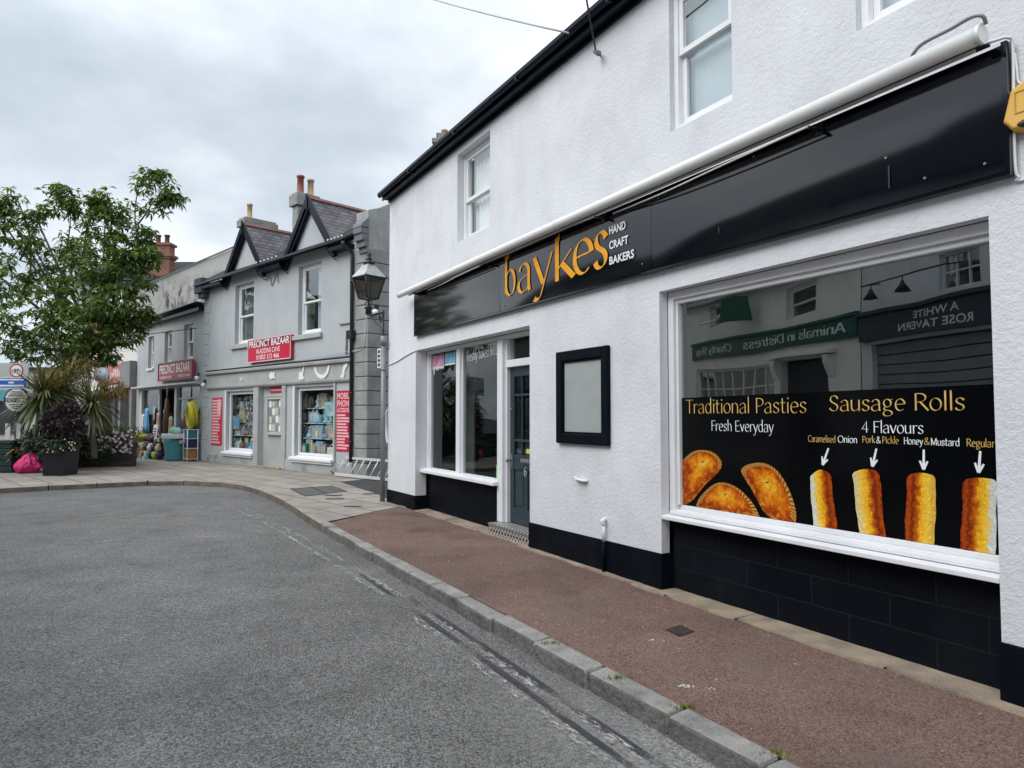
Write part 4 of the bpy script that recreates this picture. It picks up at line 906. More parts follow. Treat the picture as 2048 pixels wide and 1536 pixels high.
for curve, rest in past:
    q = MB(); cs = catmull(curve, 4, False); outl = cs + rest
    gx = sum(p[0] for p in outl)/len(outl); gz = sum(p[1] for p in outl)/len(outl); n_ = len(outl); vs = [(gx,vy-.0015,gz)]; uvs = [(0,0)]
    for rr in (.35,.6,.8,.92,1.0):
        vs += [(gx+(x-gx)*rr,vy-.0015,gz+(z-gz)*rr) for x, z in outl]; uvs += [(rr,k/n_) for k in range(n_)]
    q.add(vs, [(0,1+k,1+(k+1) % n_) for k in range(n_)]+[(1+j*n_+k,1+(j+1)*n_+k,1+(j+1)*n_+(k+1) % n_,1+j*n_+(k+1) % n_) for j in range(4) for k in range(n_)]); q.uv = uvs
    slit = MB(); slit.prism([(gx-.022,vy-.0022,gz-.004),(gx+.0,vy-.0022,gz-.010),(gx+.024,vy-.0022,gz+.006),(gx,vy-.0022,gz+.006)],(0,.0003,0))
    pa = q.build('pasty', pastymat('pasty_print_%s' % 'abc'[past.index((curve, rest))], past.index((curve, rest))+1), wp, fix=False); slit.build('steam_slit', crimp_d, pa, fix=False)
    cr = MB(); cs = catmull(curve, 3, False); cx = sum(p[0] for p in outl)/len(outl); cz = sum(p[1] for p in outl)/len(outl)
    for i in range(len(cs)-1):
        a, b = cs[i], cs[i+1]
        def inn(p_, f): return (p_[0]+(cx-p_[0])*f, p_[1]+(cz-p_[1])*f)
        c0, d0 = inn(a, 0.2), inn(b, 0.2); s_ = (b[0]-a[0], b[1]-a[1])
        cr.add([(a[0],vy-.003,max(ZB,a[1])),(b[0],vy-.003,max(ZB,b[1])),(d0[0]+s_[0]*.8,vy-.003,max(ZB,d0[1]+s_[1]*.8)),(c0[0]+s_[0]*.8,vy-.003,max(ZB,c0[1]+s_[1]*.8))],[(0,1,2,3)],0)
        m0 = ((a[0]*2+b[0])/3,(a[1]*2+b[1])/3); e0 = ((c0[0]*2+d0[0])/3,(c0[1]*2+d0[1])/3)
        cr.add([(a[0],vy-.0038,max(ZB,a[1])),(m0[0],vy-.0038,max(ZB,m0[1])),(e0[0]+s_[0]*.8,vy-.0038,max(ZB,e0[1]+s_[1]*.8)),(c0[0]+s_[0]*.8,vy-.0038,max(ZB,c0[1]+s_[1]*.8))],[(0,1,2,3)],1)
    cr.build('crimped_edge', [crimp_l, crimp_d], pa, fix=False)
# small window: lettering and stickers
fl = thing('window_lettering', FM, (2.9,0.245,2.4), 'white Freshly baked Bread script along the small shop window top', 'window lettering')
q = MB(); put_pen(q,'Freshly baked Bread',2.99,4.10,2.47,0.21,0.243,0.085,0.035,zb1=2.52); q.build('lettering', white_vinyl, fl, fix=False)
for nm, x0, x1, z0, z1, m, lab in (('window_sticker',1.60,2.10,2.44,2.66,surf('pink_sticker',(0.60,0.05,0.26),0.4,0.3,6,hue=(0.72,0.45,0.6)),'pink sticker with white frosting at the window top'),('window_sticker',2.13,2.56,2.47,2.67,surf('blue_sticker',(0.06,0.36,0.66),0.4,0.3,8,hue=(0.3,0.62,0.75)),'light blue sticker beside the pink one in the small shop window')):
    tg = thing(nm, FM, (x0,0.244,z0), lab, 'sticker')
    MB().quad((x0,0.244,z0),(x1,0.244,z0),(x1,0.244,z1),(x0,0.244,z1)).build('backing', m, tg, fix=False)
    d = MB()
    if x0 < 2:
        for k in range(11):
            xx = x0+0.02+k*0.045; d.quad((xx,0.242,z0-random.uniform(0.0,0.05)-(0.09 if k == 1 else 0)),(xx+.03,0.242,z0-random.uniform(0,0.03)-(0.06 if k == 1 else 0)),(xx+.032,0.242,z0+.03),(xx,0.242,z0+.03))
    else:
        d.quad((x0,0.242,z0-.005),(x1,0.242,z0-.005),(x1,0.242,z0+.02),(x0,0.242,z0+.02))
    d.build('trim', white_vinyl, tg, fix=False)
gs = MB(); gs.quad((3.98,.2455,.74),(4.09,.2455,.74),(4.09,.2455,.93),(3.98,.2455,.93)); tag(gs.build('window_sticker', surf('green_sticker',(0.12,0.5,0.06),0.5), fr=FM, pos=(3.98,.2455,.74), fix=False), 'small bright green sticker low in the small shop window', 'sticker')
wr = thing('straw_wreath', FM, (4.98,0.36,2.55), 'straw wreath hanging behind the glass over the dark door', 'wreath')
q = MB(); q.torus((4.95,0.36,2.55),0.085,0.022,(0,1,0)); random.seed(4)
for k in range(16): a = k*0.39; q.tube([(4.95+.07*math.cos(a),.34,2.55+.07*math.sin(a)),(4.95+.15*math.cos(a+.5),.33,2.55+.13*math.sin(a+.5))],[.008,.003],5)
q.build('straw', surf('straw',(0.42,0.34,0.2),0.8,0.3,10), wr)
# cabinet and counter dimly seen inside
ct = thing('shop_counter', FM, (3.0,1.5,0.05), 'dark counter with pale rail dimly seen inside the small shop window', 'counter')
q = MB(); q.box(1.7,4.1,1.5,2.1,0.05,1.0); q.build('body', interior_mid, ct); q = MB(); q.box(1.65,4.15,1.45,2.15,1.0,1.04); q.build('worktop', surf('pale_worktop',(0.22,0.22,0.2),0.5), ct)
# ------------------------------------------------------------------ gabled grey shop
gp = thing('gabled_shop', FP, (-8.3,0,0), 'grey rendered shop with two steep black-edged gables and slate roofs', 'building')
W1 = (-5.85,-4.52,4.02,6.02); W2 = (-1.70,-0.44,4.02,6.06); SL = (-6.36,-4.36,0.44,2.45); SR = (-1.80,0.30,0.44,2.47); DR = (-4.0,-2.55,0.03,2.60)
mb = MB(); wall(mb, -8.3, 1.86, 0, 6.38, 0, [W1, W2, SL, SR, DR], 0.22)
G1 = (-6.30,-5.05,-3.80); G2 = (-2.22,-0.98,0.27); GZ = 6.38; GA = 7.90
for a, c, b in (G1, G2): mb.poly([(a,0,GZ),(b,0,GZ),(c,0,GA)])
mb.quad((-8.3,0,0),(-8.3,7,0),(-8.3,7,6.4),(-8.3,0,6.4)); mb.quad((-8.3,7,0),(1.86,7,0),(1.86,7,6.4),(-8.3,7,6.4))
mb.build('wall', grey_wall, gp)
sw = MB(); sw.add([(1.86,0,0),(1.86,7,0),(1.86,7,7.0),(1.86,3.2,8.3),(1.86,2.2,8.35),(1.86,0,6.85)],[(0,1,2,3,4,5)])
sw.prism([(1.32,-0.02,6.39),(1.32,-0.02,7.05),(1.32,0.35,7.18),(1.32,2.2,8.25),(1.32,2.6,8.25),(1.32,2.6,6.39)],(0.535,0,0)); sw.build('parapet', old_render, gp)
kn_ = MB()
for k, (dy, z0, z1) in enumerate(((-0.26,6.40,6.56),(-0.22,6.22,6.395),(-0.15,6.06,6.215),(-0.07,5.92,6.055))): kn_.box(1.50,1.88,dy,-0.002 if k else 0.0,z0,z1)
kn_.prism([(1.48,-0.27,6.565),(1.48,-0.24,6.66),(1.48,-0.025,6.86),(1.48,-0.025,6.565)],(0.42,0,0))
kn_.build('kneeler_stone', surf('slate_grey_stone',(0.13,0.135,0.15),0.7,0.2,3), gp, bevel=0.012)
k2 = MB(); k2.box(-8.46,-7.86,-0.33,0.0,6.02,6.55); k2.box(-8.40,-7.92,-0.22,-0.001,5.85,6.01); k2.build('kneeler_stone', surf('dark_blue_lead',(0.06,0.07,0.085),0.6,0.2,3), gp, bevel=0.015)
# quoins
qm = MB(); z = 0.02; k = 0
while z < 5.80:
    w = 0.60; d = 0.85
    qm.box(1.30,1.885,-0.022,d,z,z+0.358); z += 0.378
qm.build('quoin', quoin_stone, gp, bevel=0.014)
qb = MB(); qb.box(1.305,1.868,-0.004,0.84,0.02,5.85); qb.build('quoin_joint', surf('dark_joint',(0.05,0.05,0.048),0.9), gp)
qm = MB(); z = 0.02
while z < 5.85: qm.box(-8.315,-7.93 if int(z/0.378) % 2 else -7.80,-0.018,0.4,z,z+0.362); z += 0.378
qm.build('quoin', grey_wall, gp, bevel=0.010)
# main roof and the two gable roofs
rm = MB()
rm.prism([(-8.25,-0.33,6.37),(-8.25,2.2,7.95),(-8.25,4.5,6.5),(-8.25,4.5,6.4),(-8.25,2.2,7.86),(-8.25,-0.33,6.30)],(9.4,0,0)); rm.build('roof', slate_main, gp)
for a, c, b in (G1, G2):
    h = GA+0.075; zb = GZ+0.0; e = 0.16
    r = MB()
    r.prism([(a-e,-0.15,zb-0.13),(c,-0.15,h),(b+e,-0.15,zb-0.13),(b+e,-0.15,zb-0.20),(c,-0.15,h-0.075),(a-e,-0.15,zb-0.20)],(0,2.42,0))
    gr = r.build('gable_roof', slate_purple, gp)
    t_ = MB(); t_.prism([(c-.09,-0.16,h-0.05),(c,-0.16,h+0.05),(c+.09,-0.16,h-0.05)],(0,2.42,0)); t_.build('ridge_tile', ridge_red, gr)
    bb = MB()
    for sx, x in ((1,a),(-1,b)):
        d = Vector((c-x,0,GA-GZ)).normalized(); nn = Vector((-d.z*1,0,d.x)) if sx > 0 else Vector((d.z*-1,0,d.x)) 
        p0 = Vector((x,0,GZ))-d*0.34; p1 = Vector((c,0,GA))+d*0.02; up = Vector((0,0,1)) - d*d.z; up.normalize()
        for off, hw, y0, y1 in ((0.02,0.085,-0.185,-0.145),(-0.12,0.045,-0.145,-0.04)):
            q0 = p0+up*off; q1 = p1+up*off
            bb.add([(q0-up*hw)+Vector((0,y0,0)),(q1-up*hw)+Vector((0,y0,0)),(q1+up*hw)+Vector((0,y0,0)),(q0+up*hw)+Vector((0,y0,0)),(q0-up*hw)+Vector((0,y1,0)),(q1-up*hw)+Vector((0,y1,0)),(q1+up*hw)+Vector((0,y1,0)),(q0+up*hw)+Vector((0,y1,0))],[(0,1,2,3),(4,7,6,5),(0,4,5,1),(1,5,6,2),(2,6,7,3),(3,7,4,0)])
    bb.box(c-0.045,c+0.045,-0.21,-0.19,GA-0.30,GA+0.17)
    bb.build('bargeboard', black_wood, gp, bevel=0.006)
# gutter rod across both gables, eaves boards between them
gg = MB(); gg.tube([(-8.35,-0.36,6.30),(1.20,-0.36,6.30)],0.045,10)
for x0, x1 in ((-8.2,-6.4),(-3.72,-2.32),(0.36,1.2)): gg.box(x0,x1,-0.31,-0.002,6.13,6.25)
for x in (-6.4,-3.75,-2.3,0.35): gg.tube([(x,-0.36,6.27),(x-0.02,-0.2,6.05),(x-0.02,-0.01,5.95)],0.014,6)
gg.build('gutter', black_wood, gp)
vl = MB(); random.seed(2)
for x0, x1, n in ((-3.7,-2.45,6),(0.42,1.1,5)):
    for k in range(n): 
        x = x0+(x1-x0)*k/(n-1); vl.box(x-.03,x+.03,-0.345,-0.325,6.42+.0*k,6.46)
vl.build('valley_clip', white_smooth, gp)
cc = MB(); cc.tube(catmull([(-3.65,-.01,5.9),(-3.4,-.02,5.98),(-3.3,-.02,5.7),(-3.0,-.02,6.0),(-2.9,-.02,5.75)],5,False),0.014,6); cc.build('stray_cable', steel, gp)
for (w, dr) in ((W1,(green_drape,'curtain',0.0,1.0)),(W2,(blind,'blind',0.5,1.0))):
    wn = sash(gp, w[0], w[1], w[2], w[3], 0.13, dr, w=0.075, sill=False, mid=0.47)
    k = MB(); k.box(w[0]-.20,w[1]+.10,-0.09,-0.001,w[2]-.16,w[2]-.03); k.prism([(w[0],-0.03,w[2]-.029),(w[0],0.128,w[2]-.029),(w[0],0.128,w[2]+.03)],(w[1]-w[0],0,0)); k.build('sill', grey_trim, wn, bevel=0.01)
# shopfront fascia with cornices and pilasters
fa = MB(); fa.box(-7.9,1.22,-0.055,-0.001,2.66,3.04); fa.prism([(-7.92,-0.001,3.04),(-7.92,-0.15,3.08),(-7.92,-0.165,3.15),(-7.92,-0.05,3.19),(-7.92,-0.001,3.20)],(9.15,0,0))
fa.prism([(-7.9,-0.001,2.55),(-7.9,-0.075,2.56),(-7.9,-0.10,2.61),(-7.9,-0.10,2.655),(-7.9,-0.001,2.655)],(9.12,0,0)); fa.build('fascia', grey_trim, gp, bevel=0.005)
lc = MB(); lc.box(-7.9,1.22,-0.12,-0.002,3.202,3.225); lc.build('lead_flashing', surf('dark_lead',(0.05,0.055,0.06),0.6), gp)
pi_ = MB()
for x0, x1 in ((-4.36,-4.02),(-2.53,-2.30)): pi_.box(x0,x1,-0.05,-0.001,0.03,2.549)
pi_.box(0.33,0.40,-0.05,-0.001,0.35,2.549); pi_.build('pilaster', grey_trim, gp, bevel=0.008)
pb = MB(); pb.box(-7.9,-4.03,-0.035,-0.0015,0.0,0.30); pb.box(-2.50,1.25,-0.035,-0.0015,0.0,0.34); pb.build('plinth', grey_peel, gp, bevel=0.01)
bd = MB(); bd.box(-4.0,-2.55,0.12,0.16,0.03,2.60); blocked = bd.build('door', grey_trim, gp)
bd = MB(); bd.box(-4.02,-2.53,-0.10,0.119,0.0,0.06); bd.build('step', stone_tan, blocked, bevel=0.01)
random.seed(11)
for (a,b,c,d) in (SL, SR):
    f = MB(); bars(f, a+.005, b-.005, c+.03, d-.005, 0.075, 0.10, 0.17, wt=0.10); w = f.build('shop_window', white_smooth, gp, bevel=0.006)
    f = MB(); f.prism([(a-.13,-0.14,c-.10),(a-.13,-0.14,c-.03),(a-.13,0.0,c+.0),(a-.13,0.10,c+.03),(a-.13,0.10,c-.0),(a-.13,-0.0005,c-.10)],(b-a+.18,0,0)); f.box(a-.10,b+.02,-0.09,-0.0008,c-.17,c-.105); f.build('sill', white_smooth, w, bevel=0.008)
    f = MB(); f.box(a-.10,a-.002,-0.035,-0.001,c,d+.04); f.box(b+.002,b+.025,-0.035,-0.001,c,d+.04); f.build('architrave', white_smooth, w, bevel=0.008)
    MB().quad((a+.08,.14,c+.10),(b-.08,.14,c+.10),(b-.08,.14,d-.1),(a+.08,.14,d-.1)).build('pane', glass('bazaar_glass',0.05,(0.9,0.92,0.9)) if 'bazaar_glass' not in bpy.data.materials else bpy.data.materials['bazaar_glass'], w)
    f = MB(); f.quad((a-1.1,1.0,c-.2),(b+.3,1.0,c-.2),(b+.3,1.0,d+.2),(a-1.1,1.0,d+.2)); f.quad((a-1.1,.23,c+.05),(b+.3,.23,c+.05),(b+.3,1.0,c+.05),(a-1.1,1.0,c+.05)); f.quad((a-1.1,.23,d+.1),(b+.3,.23,d+.1),(b+.3,1.0,d+.1),(a-1.1,1.0,d+.1)); f.quad((a-1.1,.23,c),(a-1.1,1.0,c),(a-1.1,1.0,d+.1),(a-1.1,.23,d+.1)); f.quad((b+.3,.23,c),(b+.3,1.0,c),(b+.3,1.0,d+.1),(b+.3,.23,d+.1)); f.build('display_back', surf('display_lining',(0.20,0.205,0.20),0.9,0.3,1.5), w)
# downpipe
dp = MB(); dp.tube([(1.19,-0.36,6.27),(1.19,-0.34,6.18),(1.20,-0.08,6.02),(1.20,-0.07,5.9),(1.235,-0.07,0.4)],0.05,10)
for z in (5.2,3.6,2.2,0.9): dp.tube([(1.22,-0.07,z),(1.22,-0.07,z+.06)],0.062,10)
dp.box(1.10,1.34,-0.17,-0.005,3.68,3.90); dp.build('downpipe', black_iron, gp)
# chimneys
def chimney(parent, x0, x1, y0, y1, z0, zc, z1, pots, m=chim_render, cap=0.09):
    c = MB(); c.box(x0,x1,y0,y1,z0,zc); c.box(x0-cap,x1+cap,y0-cap,y1+cap,zc+.001,z1-.08); c.box(x0-cap*.4,x1+cap*.4,y0-cap*.4,y1+cap*.4,z1-.079,z1)
    ch = c.build('chimney', m, parent, bevel=0.02)
    for x, y, h, r, pm in pots:
        p = MB(); p.lathe([(r*1.05,0),(r*1.1,.04),(r*.95,.06),(r*.9,h-.08),(r*1.12,h-.07),(r*1.12,h),(r*.8,h),(r*.75,h-.3)],(x,y,z1-.01),16); p.build('chimney_pot', pm, ch)
    return ch
chimney(gp,-5.40,-5.02,1.80,2.62,7.0,9.02,9.50,[(-5.21,2.0,0.66,0.125,pot_red),(-5.21,2.40,0.62,0.115,pot_buff)])
chimney(gp,-8.62,-8.15,1.40,2.60,6.0,8.80,9.15,[(-8.4,1.68,0.60,0.10,pot_buff)])
# ------------------------------------------------------------------ signs on the gabled shop
ss = thing('shop_sign', FP, (-3.27,-0.06,3.34), 'red and white board with bazaar name above the blocked doorway', 'sign')
MB().box(-4.62,-1.92,-0.11,-0.002,3.345,4.05).build('board', sign_red, ss, bevel=0.01)
q = MB(); bars(q,-4.64,-1.90,3.33,4.065,0.03,-0.125,-0.111); q.build('border', pink_print, ss)
q = MB(); q.box(-4.585,-1.955,-0.1125,-0.1105,3.80,4.03); q.build('name_band', sign_dark, ss)
q = MB(); put_sans(q,'PRECINCT BAZAAR',-4.55,-1.99,3.80,4.02,-0.116,bold=0.016); put_sans(q,'ALADDINS CAVE',-4.08,-2.55,3.59,3.745,-0.116,bold=0.004); put_sans(q,'01803 312 466',-4.05,-2.6,3.40,3.55,-0.116,bold=0.006); q.build('lettering', sign_white, ss, fix=False)
def list_sign(x0,x1,z0,z1,label,title,n,seed):
    random.seed(seed)
    s_ = thing('list_sign', FP, ((x0+x1)/2,-0.012,z0), label, 'sign')
    MB().box(x0,x1,-0.012,-0.0015,z0,z1).build('board', sign_red, s_)
    q = MB(); z = z1-0.04
    for w, h in title:
        put_sans(q,w,x0+.03,x1-.03 if len(w) > 4 else x0+.03+.13*len(w)*.8,z-h,z-.015,-0.0155,bold=0.03); z -= h+.015
    z -= 0.03; st = (z-z0-.04)/n
    for k in range(n):
        w = random.uniform(.55,.97)*(x1-x0-.06); q.box(x0+.03,x0+.03+w,-0.0150,-0.0125,z-st*(k+.70),z-st*(k+.12))
    q.build('lettering', pink_print, s_, fix=False); return s_
list_sign(0.44,1.17,0.66,2.31,'red accessories list sign headed mobile phone beside the downpipe',[('MOBILE',.19),('PHONE',.19),('ACCESSORIES',.14)],12,1)
ls = list_sign(-7.52,-6.68,0.60,2.26,'narrow red list sign left of the left bazaar window',[],15,2)
q = MB(); q.poly([(-7.02,-0.0156,2.18),(-6.86,-0.0156,2.20),(-6.76,-0.0156,1.95),(-6.84,-0.0156,1.66),(-7.0,-0.0156,1.60),(-7.06,-0.0156,1.85)]); q.build('picture_panel', pink_print, ls, fix=False)
ds = thing('door_sign', FP, (-3.0,0.11,2.3), 'small dark red strip sign over the blocked doorway notice board', 'sign')
MB().box(-3.55,-2.57,0.098,0.119,2.34,2.53).build('board', sign_red, ds); q = MB(); q.box(-3.50,-2.62,0.094,0.0975,2.40,2.45); q.build('lettering', pink_print, ds)
nb_ = thing('notice_board', FP, (-3.2,0.08,1.0), 'grey glazed notice board full of papers on the blocked doorway', 'notice board')
f = MB(); bars(f,-3.66,-2.66,1.03,2.22,0.085,0.03,0.118); f.box(-3.70,-2.62,0.01,0.119,2.222,2.275); f.build('frame', surf('pale_grey_frame',(0.42,0.43,0.42),0.5,0.1), nb_, bevel=0.006)
MB().box(-3.575,-2.745,0.095,0.11,1.115,2.135).build('backing', surf('board_backing',(0.30,0.31,0.31),0.8,0.15), nb_)
random.seed(21); q = MB()
for k in range(16):
    x = -3.54+0.2*(k % 4)+random.uniform(-.02,.02); z = 1.16+0.25*(k//4)+random.uniform(-.02,.02); h = random.uniform(.15,.22); q.box(x,x+.15,0.09-k*.0003,0.0945-k*.0003,z,z+h,k % 3)
q.build('papers', [sign_white, surf('buff_paper',(0.55,0.5,0.42),0.8,0.1), surf('grey_print_paper',(0.2,0.22,0.23),0.8,0.4,12)], nb_, fix=False)
orn = surf('white_plaster_ornament',(0.72,0.72,0.69),0.7,0.08,6)
for lab, pts, x, z in (('white fish shaped plaster ornament second from left along the grey fascia',[(-.17,0),(-.05,.12),(.10,.08),(.2,.12),(.17,0),(.2,-.1),(.08,-.08),(-.05,-.11)],-3.10,2.86),
        ('white standing bird shaped ornament on the grey fascia left of the swag',[(-.14,-.17),(.14,-.17),(.10,-.05),(.16,.16),(.10,.19),(.04,.04),(-.04,.05),(-.12,.03),(-.13,-.06)],-1.34,2.855),
        ('white curved swag ornament on the grey fascia above the right window',[(-.42,.17),(-.34,.14),(-.22,-.02),(0,-.08),(.2,-.02),(.30,.14),(.40,.17),(.33,-.02),(.14,-.17),(-.14,-.17),(-.34,-.02)],-0.22,2.85),
        ('white s-shaped ornament on the grey fascia beside the downpipe',[(-.14,-.18),(.02,-.19),(.07,.0),(.18,.10),(.16,.18),(.02,.14),(-.05,0),(-.06,-.12),(-.14,-.13)],0.86,2.855),
        ('tiny round white ornament at the left end of the grey fascia',[(.05*math.cos(a),.05*math.sin(a)) for a in np.arange(0,6.2,.7)],-5.15,2.82)):
    q = MB(); cpts = catmull([(p[0],0,p[1]) for p in pts],3); q.prism([(x+p[0],-0.057,z+p[2]) for p in cpts],(0,-0.03,0)); tag(q.build('fascia_ornament', orn, fr=FP, pos=(x,-0.06,z), bevel=0.006), lab, 'ornament', 'plaster ornaments on the grey fascia')
def cctv(fr, x, y, z, lab):
    c = thing('security_camera', fr, (x,y,z), lab, 'camera')
    q = MB(); q.ball((x,y-0.05,z),0.085); q.build('dome', upvc, c)
    q = MB(); q.box(x-.06,x+.06,y-.03,y+.03,z+.09,z+.2); q.build('mount', black_iron, c)
cctv(FP,1.93,0.22,4.35,'white dome camera high on the stone quoins under the lantern')
cctv(FP,-8.05,-0.05,2.72,'white dome camera at the left end of the grey fascia')
# ------------------------------------------------------------------ lower bazaar
lq = thing('lower_shop', FQ, (-7.7,0,0), 'lower grey shop with three small windows beside the gabled shop', 'building')
QW = [(-6.30,-5.58,3.62,4.98),(-4.25,-3.45,3.74,5.03),(-2.08,-1.12,3.76,5.10)]; QS = (-7.35,-0.25,0.02,2.72)
mb = MB(); wall(mb,-7.75,0.0,0,5.62,0,QW+[QS],0.16); mb.quad((-7.75,0,0),(-7.75,6,0),(-7.75,6,5.6),(-7.75,0,5.6)); mb.quad((-7.75,6,0),(0,6,0),(0,6,5.6),(-7.75,6,5.6)); mb.build('wall', grey_wall, lq)
MB().box(-7.74,-0.01,-0.1,6,5.64,5.72).build('roof', slate_dark, lq)
q = MB(); q.box(-7.95,-0.02,-0.22,-0.0,5.43,5.625); q.tube([(-8.0,-0.29,5.62),(-0.02,-0.29,5.66)],0.075,10); q.box(-7.95,-0.02,-0.24,-0.11,5.63,5.73); q.build('eaves_board', black_wood, lq)
for w in QW: 
    wn = sash(lq,*w[:2],*w[2:],0.12,(green_drape,'curtain',0.0,1.0),w=0.065,sill=False)
    k = MB(); k.box(w[0]-.06,w[1]+.04,-0.07,0.119,w[2]-.09,w[2]-.002); k.build('sill', white_smooth, wn, bevel=0.008)
q = MB(); q.prism([(-7.55,-0.001,2.90),(-7.55,-0.30,2.86),(-7.55,-0.32,2.79),(-7.55,-0.001,2.76)],(7.45,0,0)); q.build('canopy', grey_trim, lq, bevel=0.006)
q = MB(); q.box(-7.35,-7.05,0.0,0.12,0.02,2.715); q.box(-5.02,-4.90,0.05,0.14,0.02,2.72); q.box(-3.0,-2.75,0.0,0.14,0.02,2.72); q.box(-0.40,-0.25,0.03,0.12,0.02,2.72); q.box(-7.05,-5.02,0.05,0.14,0.02,0.40); q.box(-2.75,-0.40,0.05,0.14,0.02,0.40); q.box(-2.75,-0.40,0.05,0.14,2.25,2.31); q.box(-1.75,-1.70,0.05,0.14,0.40,2.25)
sfq = q.build('shop_window', surf('pale_frame',(0.5,0.52,0.52),0.5,0.1), lq, bevel=0.006)
for a, b in ((-7.05,-5.02),(-2.75,-0.40)): MB().quad((a,.10,.40),(b,.10,.40),(b,.10,2.72),(a,.10,2.72)).build('pane', bpy.data.materials['bazaar_glass'], sfq)
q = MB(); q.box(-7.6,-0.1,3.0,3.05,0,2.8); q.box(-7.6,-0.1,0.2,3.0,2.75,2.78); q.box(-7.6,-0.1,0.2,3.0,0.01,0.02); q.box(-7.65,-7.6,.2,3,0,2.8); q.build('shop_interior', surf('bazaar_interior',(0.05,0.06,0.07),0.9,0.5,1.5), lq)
s2 = thing('shop_sign', FQ, (-2.5,-0.1,3.03), 'faded red bazaar name board under the small upstairs windows', 'sign')
MB().box(-4.45,-0.72,-0.15,-0.06,3.03,3.70).build('board', sign_faded, s2, bevel=0.01)
q = MB(); bars(q,-4.48,-0.69,3.0,3.73,0.05,-0.17,-0.151); q.build('border', sign_dark, s2)
q = MB(); put_sans(q,'PRECINCT BAZAAR',-4.30,-0.95,3.28,3.64,-0.155,bold=0.016); put_sans(q,'ALADDINS CAVE',-4.3,-2.9,3.09,3.2,-0.155,bold=0.02); put_sans(q,'01803 312 466',-2.2,-0.95,3.09,3.2,-0.155,bold=0.02); q.build('lettering', sign_white, s2, fix=False)
cctv(FQ,-0.25,-0.10,2.98,'small white camera over the lower shop beside the corner')
# ------------------------------------------------------------------ white gabled building beyond, with stained end wall
stain = bpy.data.materials.new('stained_cream_render'); t = NT(stain)
co = t.n('ShaderNodeTexCoord').outputs['Object']; sp = t.n('ShaderNodeSeparateXYZ'); t.l(co, sp.inputs[0])
# a broad patch of black mould with drips, a little above the roof next door
fz = t.ramp(t.math('SUBTRACT', sp.outputs[2], t.math('MULTIPLY', sp.outputs[1], 0.42)), [(0.0,(0,0,0)),(0.99,(0,0,0)),(1.0,(0,0,0))])
rel = t.math('SUBTRACT', sp.outputs[2], t.math('ADD', 5.75, t.math('MULTIPLY', sp.outputs[1], 0.30)))
mask = t.math('MULTIPLY', t.math('MULTIPLY', t.ramp(rel, [(0.0,(0.3,)*3),(0.5,(1,)*3)]), t.ramp(t.math('MULTIPLY',rel,0.45), [(0.5,(1,)*3),(0.85,(0,)*3)])), t.ramp(t.math('MULTIPLY',sp.outputs[1],0.3), [(0.18,(0,)*3),(0.36,(1,)*3)]))
fn = t.math('MULTIPLY', t.ramp(noise(t,co,2.4,9,0.72,(1,2.0,0.6)),[(0.46,(0,0,0)),(0.60,(1,1,1))]), mask)
cb_ = t.mix(t.ramp(noise(t,co,1.0,6),[(0.3,(0,0,0)),(0.7,(1,1,1))]), (0.64,0.60,0.53), (0.76,0.73,0.67))
p = t.n('ShaderNodeBsdfPrincipled'); p.inputs['Roughness'].default_value = 0.9; t.l(t.mix(t.math('MULTIPLY',fn,0.9), cb_, (0.055,0.05,0.042)), p.inputs['Base Color'])
o_ = t.n('ShaderNodeOutputMaterial'); t.l(p.outputs[0], o_.inputs[0])
gw = thing('white_shop', FQ, (-14,0,0), 'taller white shop with mould stained cream end wall beyond the lower shop', 'building')
mb = MB(); wall(mb,-15.5,-7.76,0,7.40,0,[(-12.1,-11.3,4.6,6.2),(-9.9,-9.1,4.6,6.2),(-14.6,-8.0,0.3,2.9)],0.15); mb.quad((-15.5,0,0),(-15.5,11,0),(-15.5,11,7.4),(-15.5,0,7.4)); mb.build('wall', surf('cream_white_render',(0.66,0.65,0.62),0.8,0.06,1.5,dirt=(0.4,0.39,0.36),dirt_amt=0.4), gw)
q = MB(); q.poly([(-7.76,0,0),(-7.76,11,0),(-7.76,11,7.4),(-7.76,5.6,10.62),(-7.76,0,7.25)]); q.build('end_wall', stain, gw)
q = MB(); q.prism([(-7.85,-0.1,7.20),(-7.85,5.6,10.64),(-7.85,5.6,10.74),(-7.85,-0.1,7.30)],(0.17,0,0)); q.build('coping', surf('grey_coping',(0.22,0.22,0.215),0.8,0.2), gw)
q = MB(); q.prism([(-15.5,-0.3,7.3),(-15.5,5.6,10.45),(-15.5,11.2,7.4),(-15.5,11.2,7.3),(-15.5,5.6,10.35),(-15.5,-0.3,7.2)],(7.64,0,0)); q.build('roof', slate_main, gw)
q = MB(); q.box(-15.5,-7.86,-0.28,-0.001,7.05,7.2); q.box(-15.5,-7.86,-0.18,-0.001,6.9,7.049); q.build('cornice', surf('cream_cornice',(0.5,0.48,0.43),0.7,0.1), gw, bevel=0.01)
for w in ((-12.1,-11.3,4.6,6.2),(-9.9,-9.1,4.6,6.2)): sash(gw,*w[:2],*w[2:],0.08,(curtain,'curtain',0,1),w=.06)
q = MB(); q.box(-9.25,-7.8,-0.30,-0.02,2.85,4.05); q.box(-9.25,-8.95,-0.34,-0.02,0.02,2.85); q.box(-8.1,-7.8,-.2,-.02,.02,2.85); q.build('pilaster', surf('mid_grey_fascia_block',(0.20,0.205,0.205),0.7,0.15), gw, bevel=0.02)
q = MB(); bars(q,-14.6,-8.0,0.3,2.9,0.1,0.05,0.14); q.box(-11.4,-11.3,0.05,0.14,0.4,2.8); f_ = q.build('shop_window', surf('grey_metal_frame',(0.28,0.3,0.3),0.5,0.1), gw); MB().quad((-14.5,.10,.4),(-8.1,.10,.4),(-8.1,.10,2.8),(-14.5,.10,2.8)).build('pane', g_shop, f_)
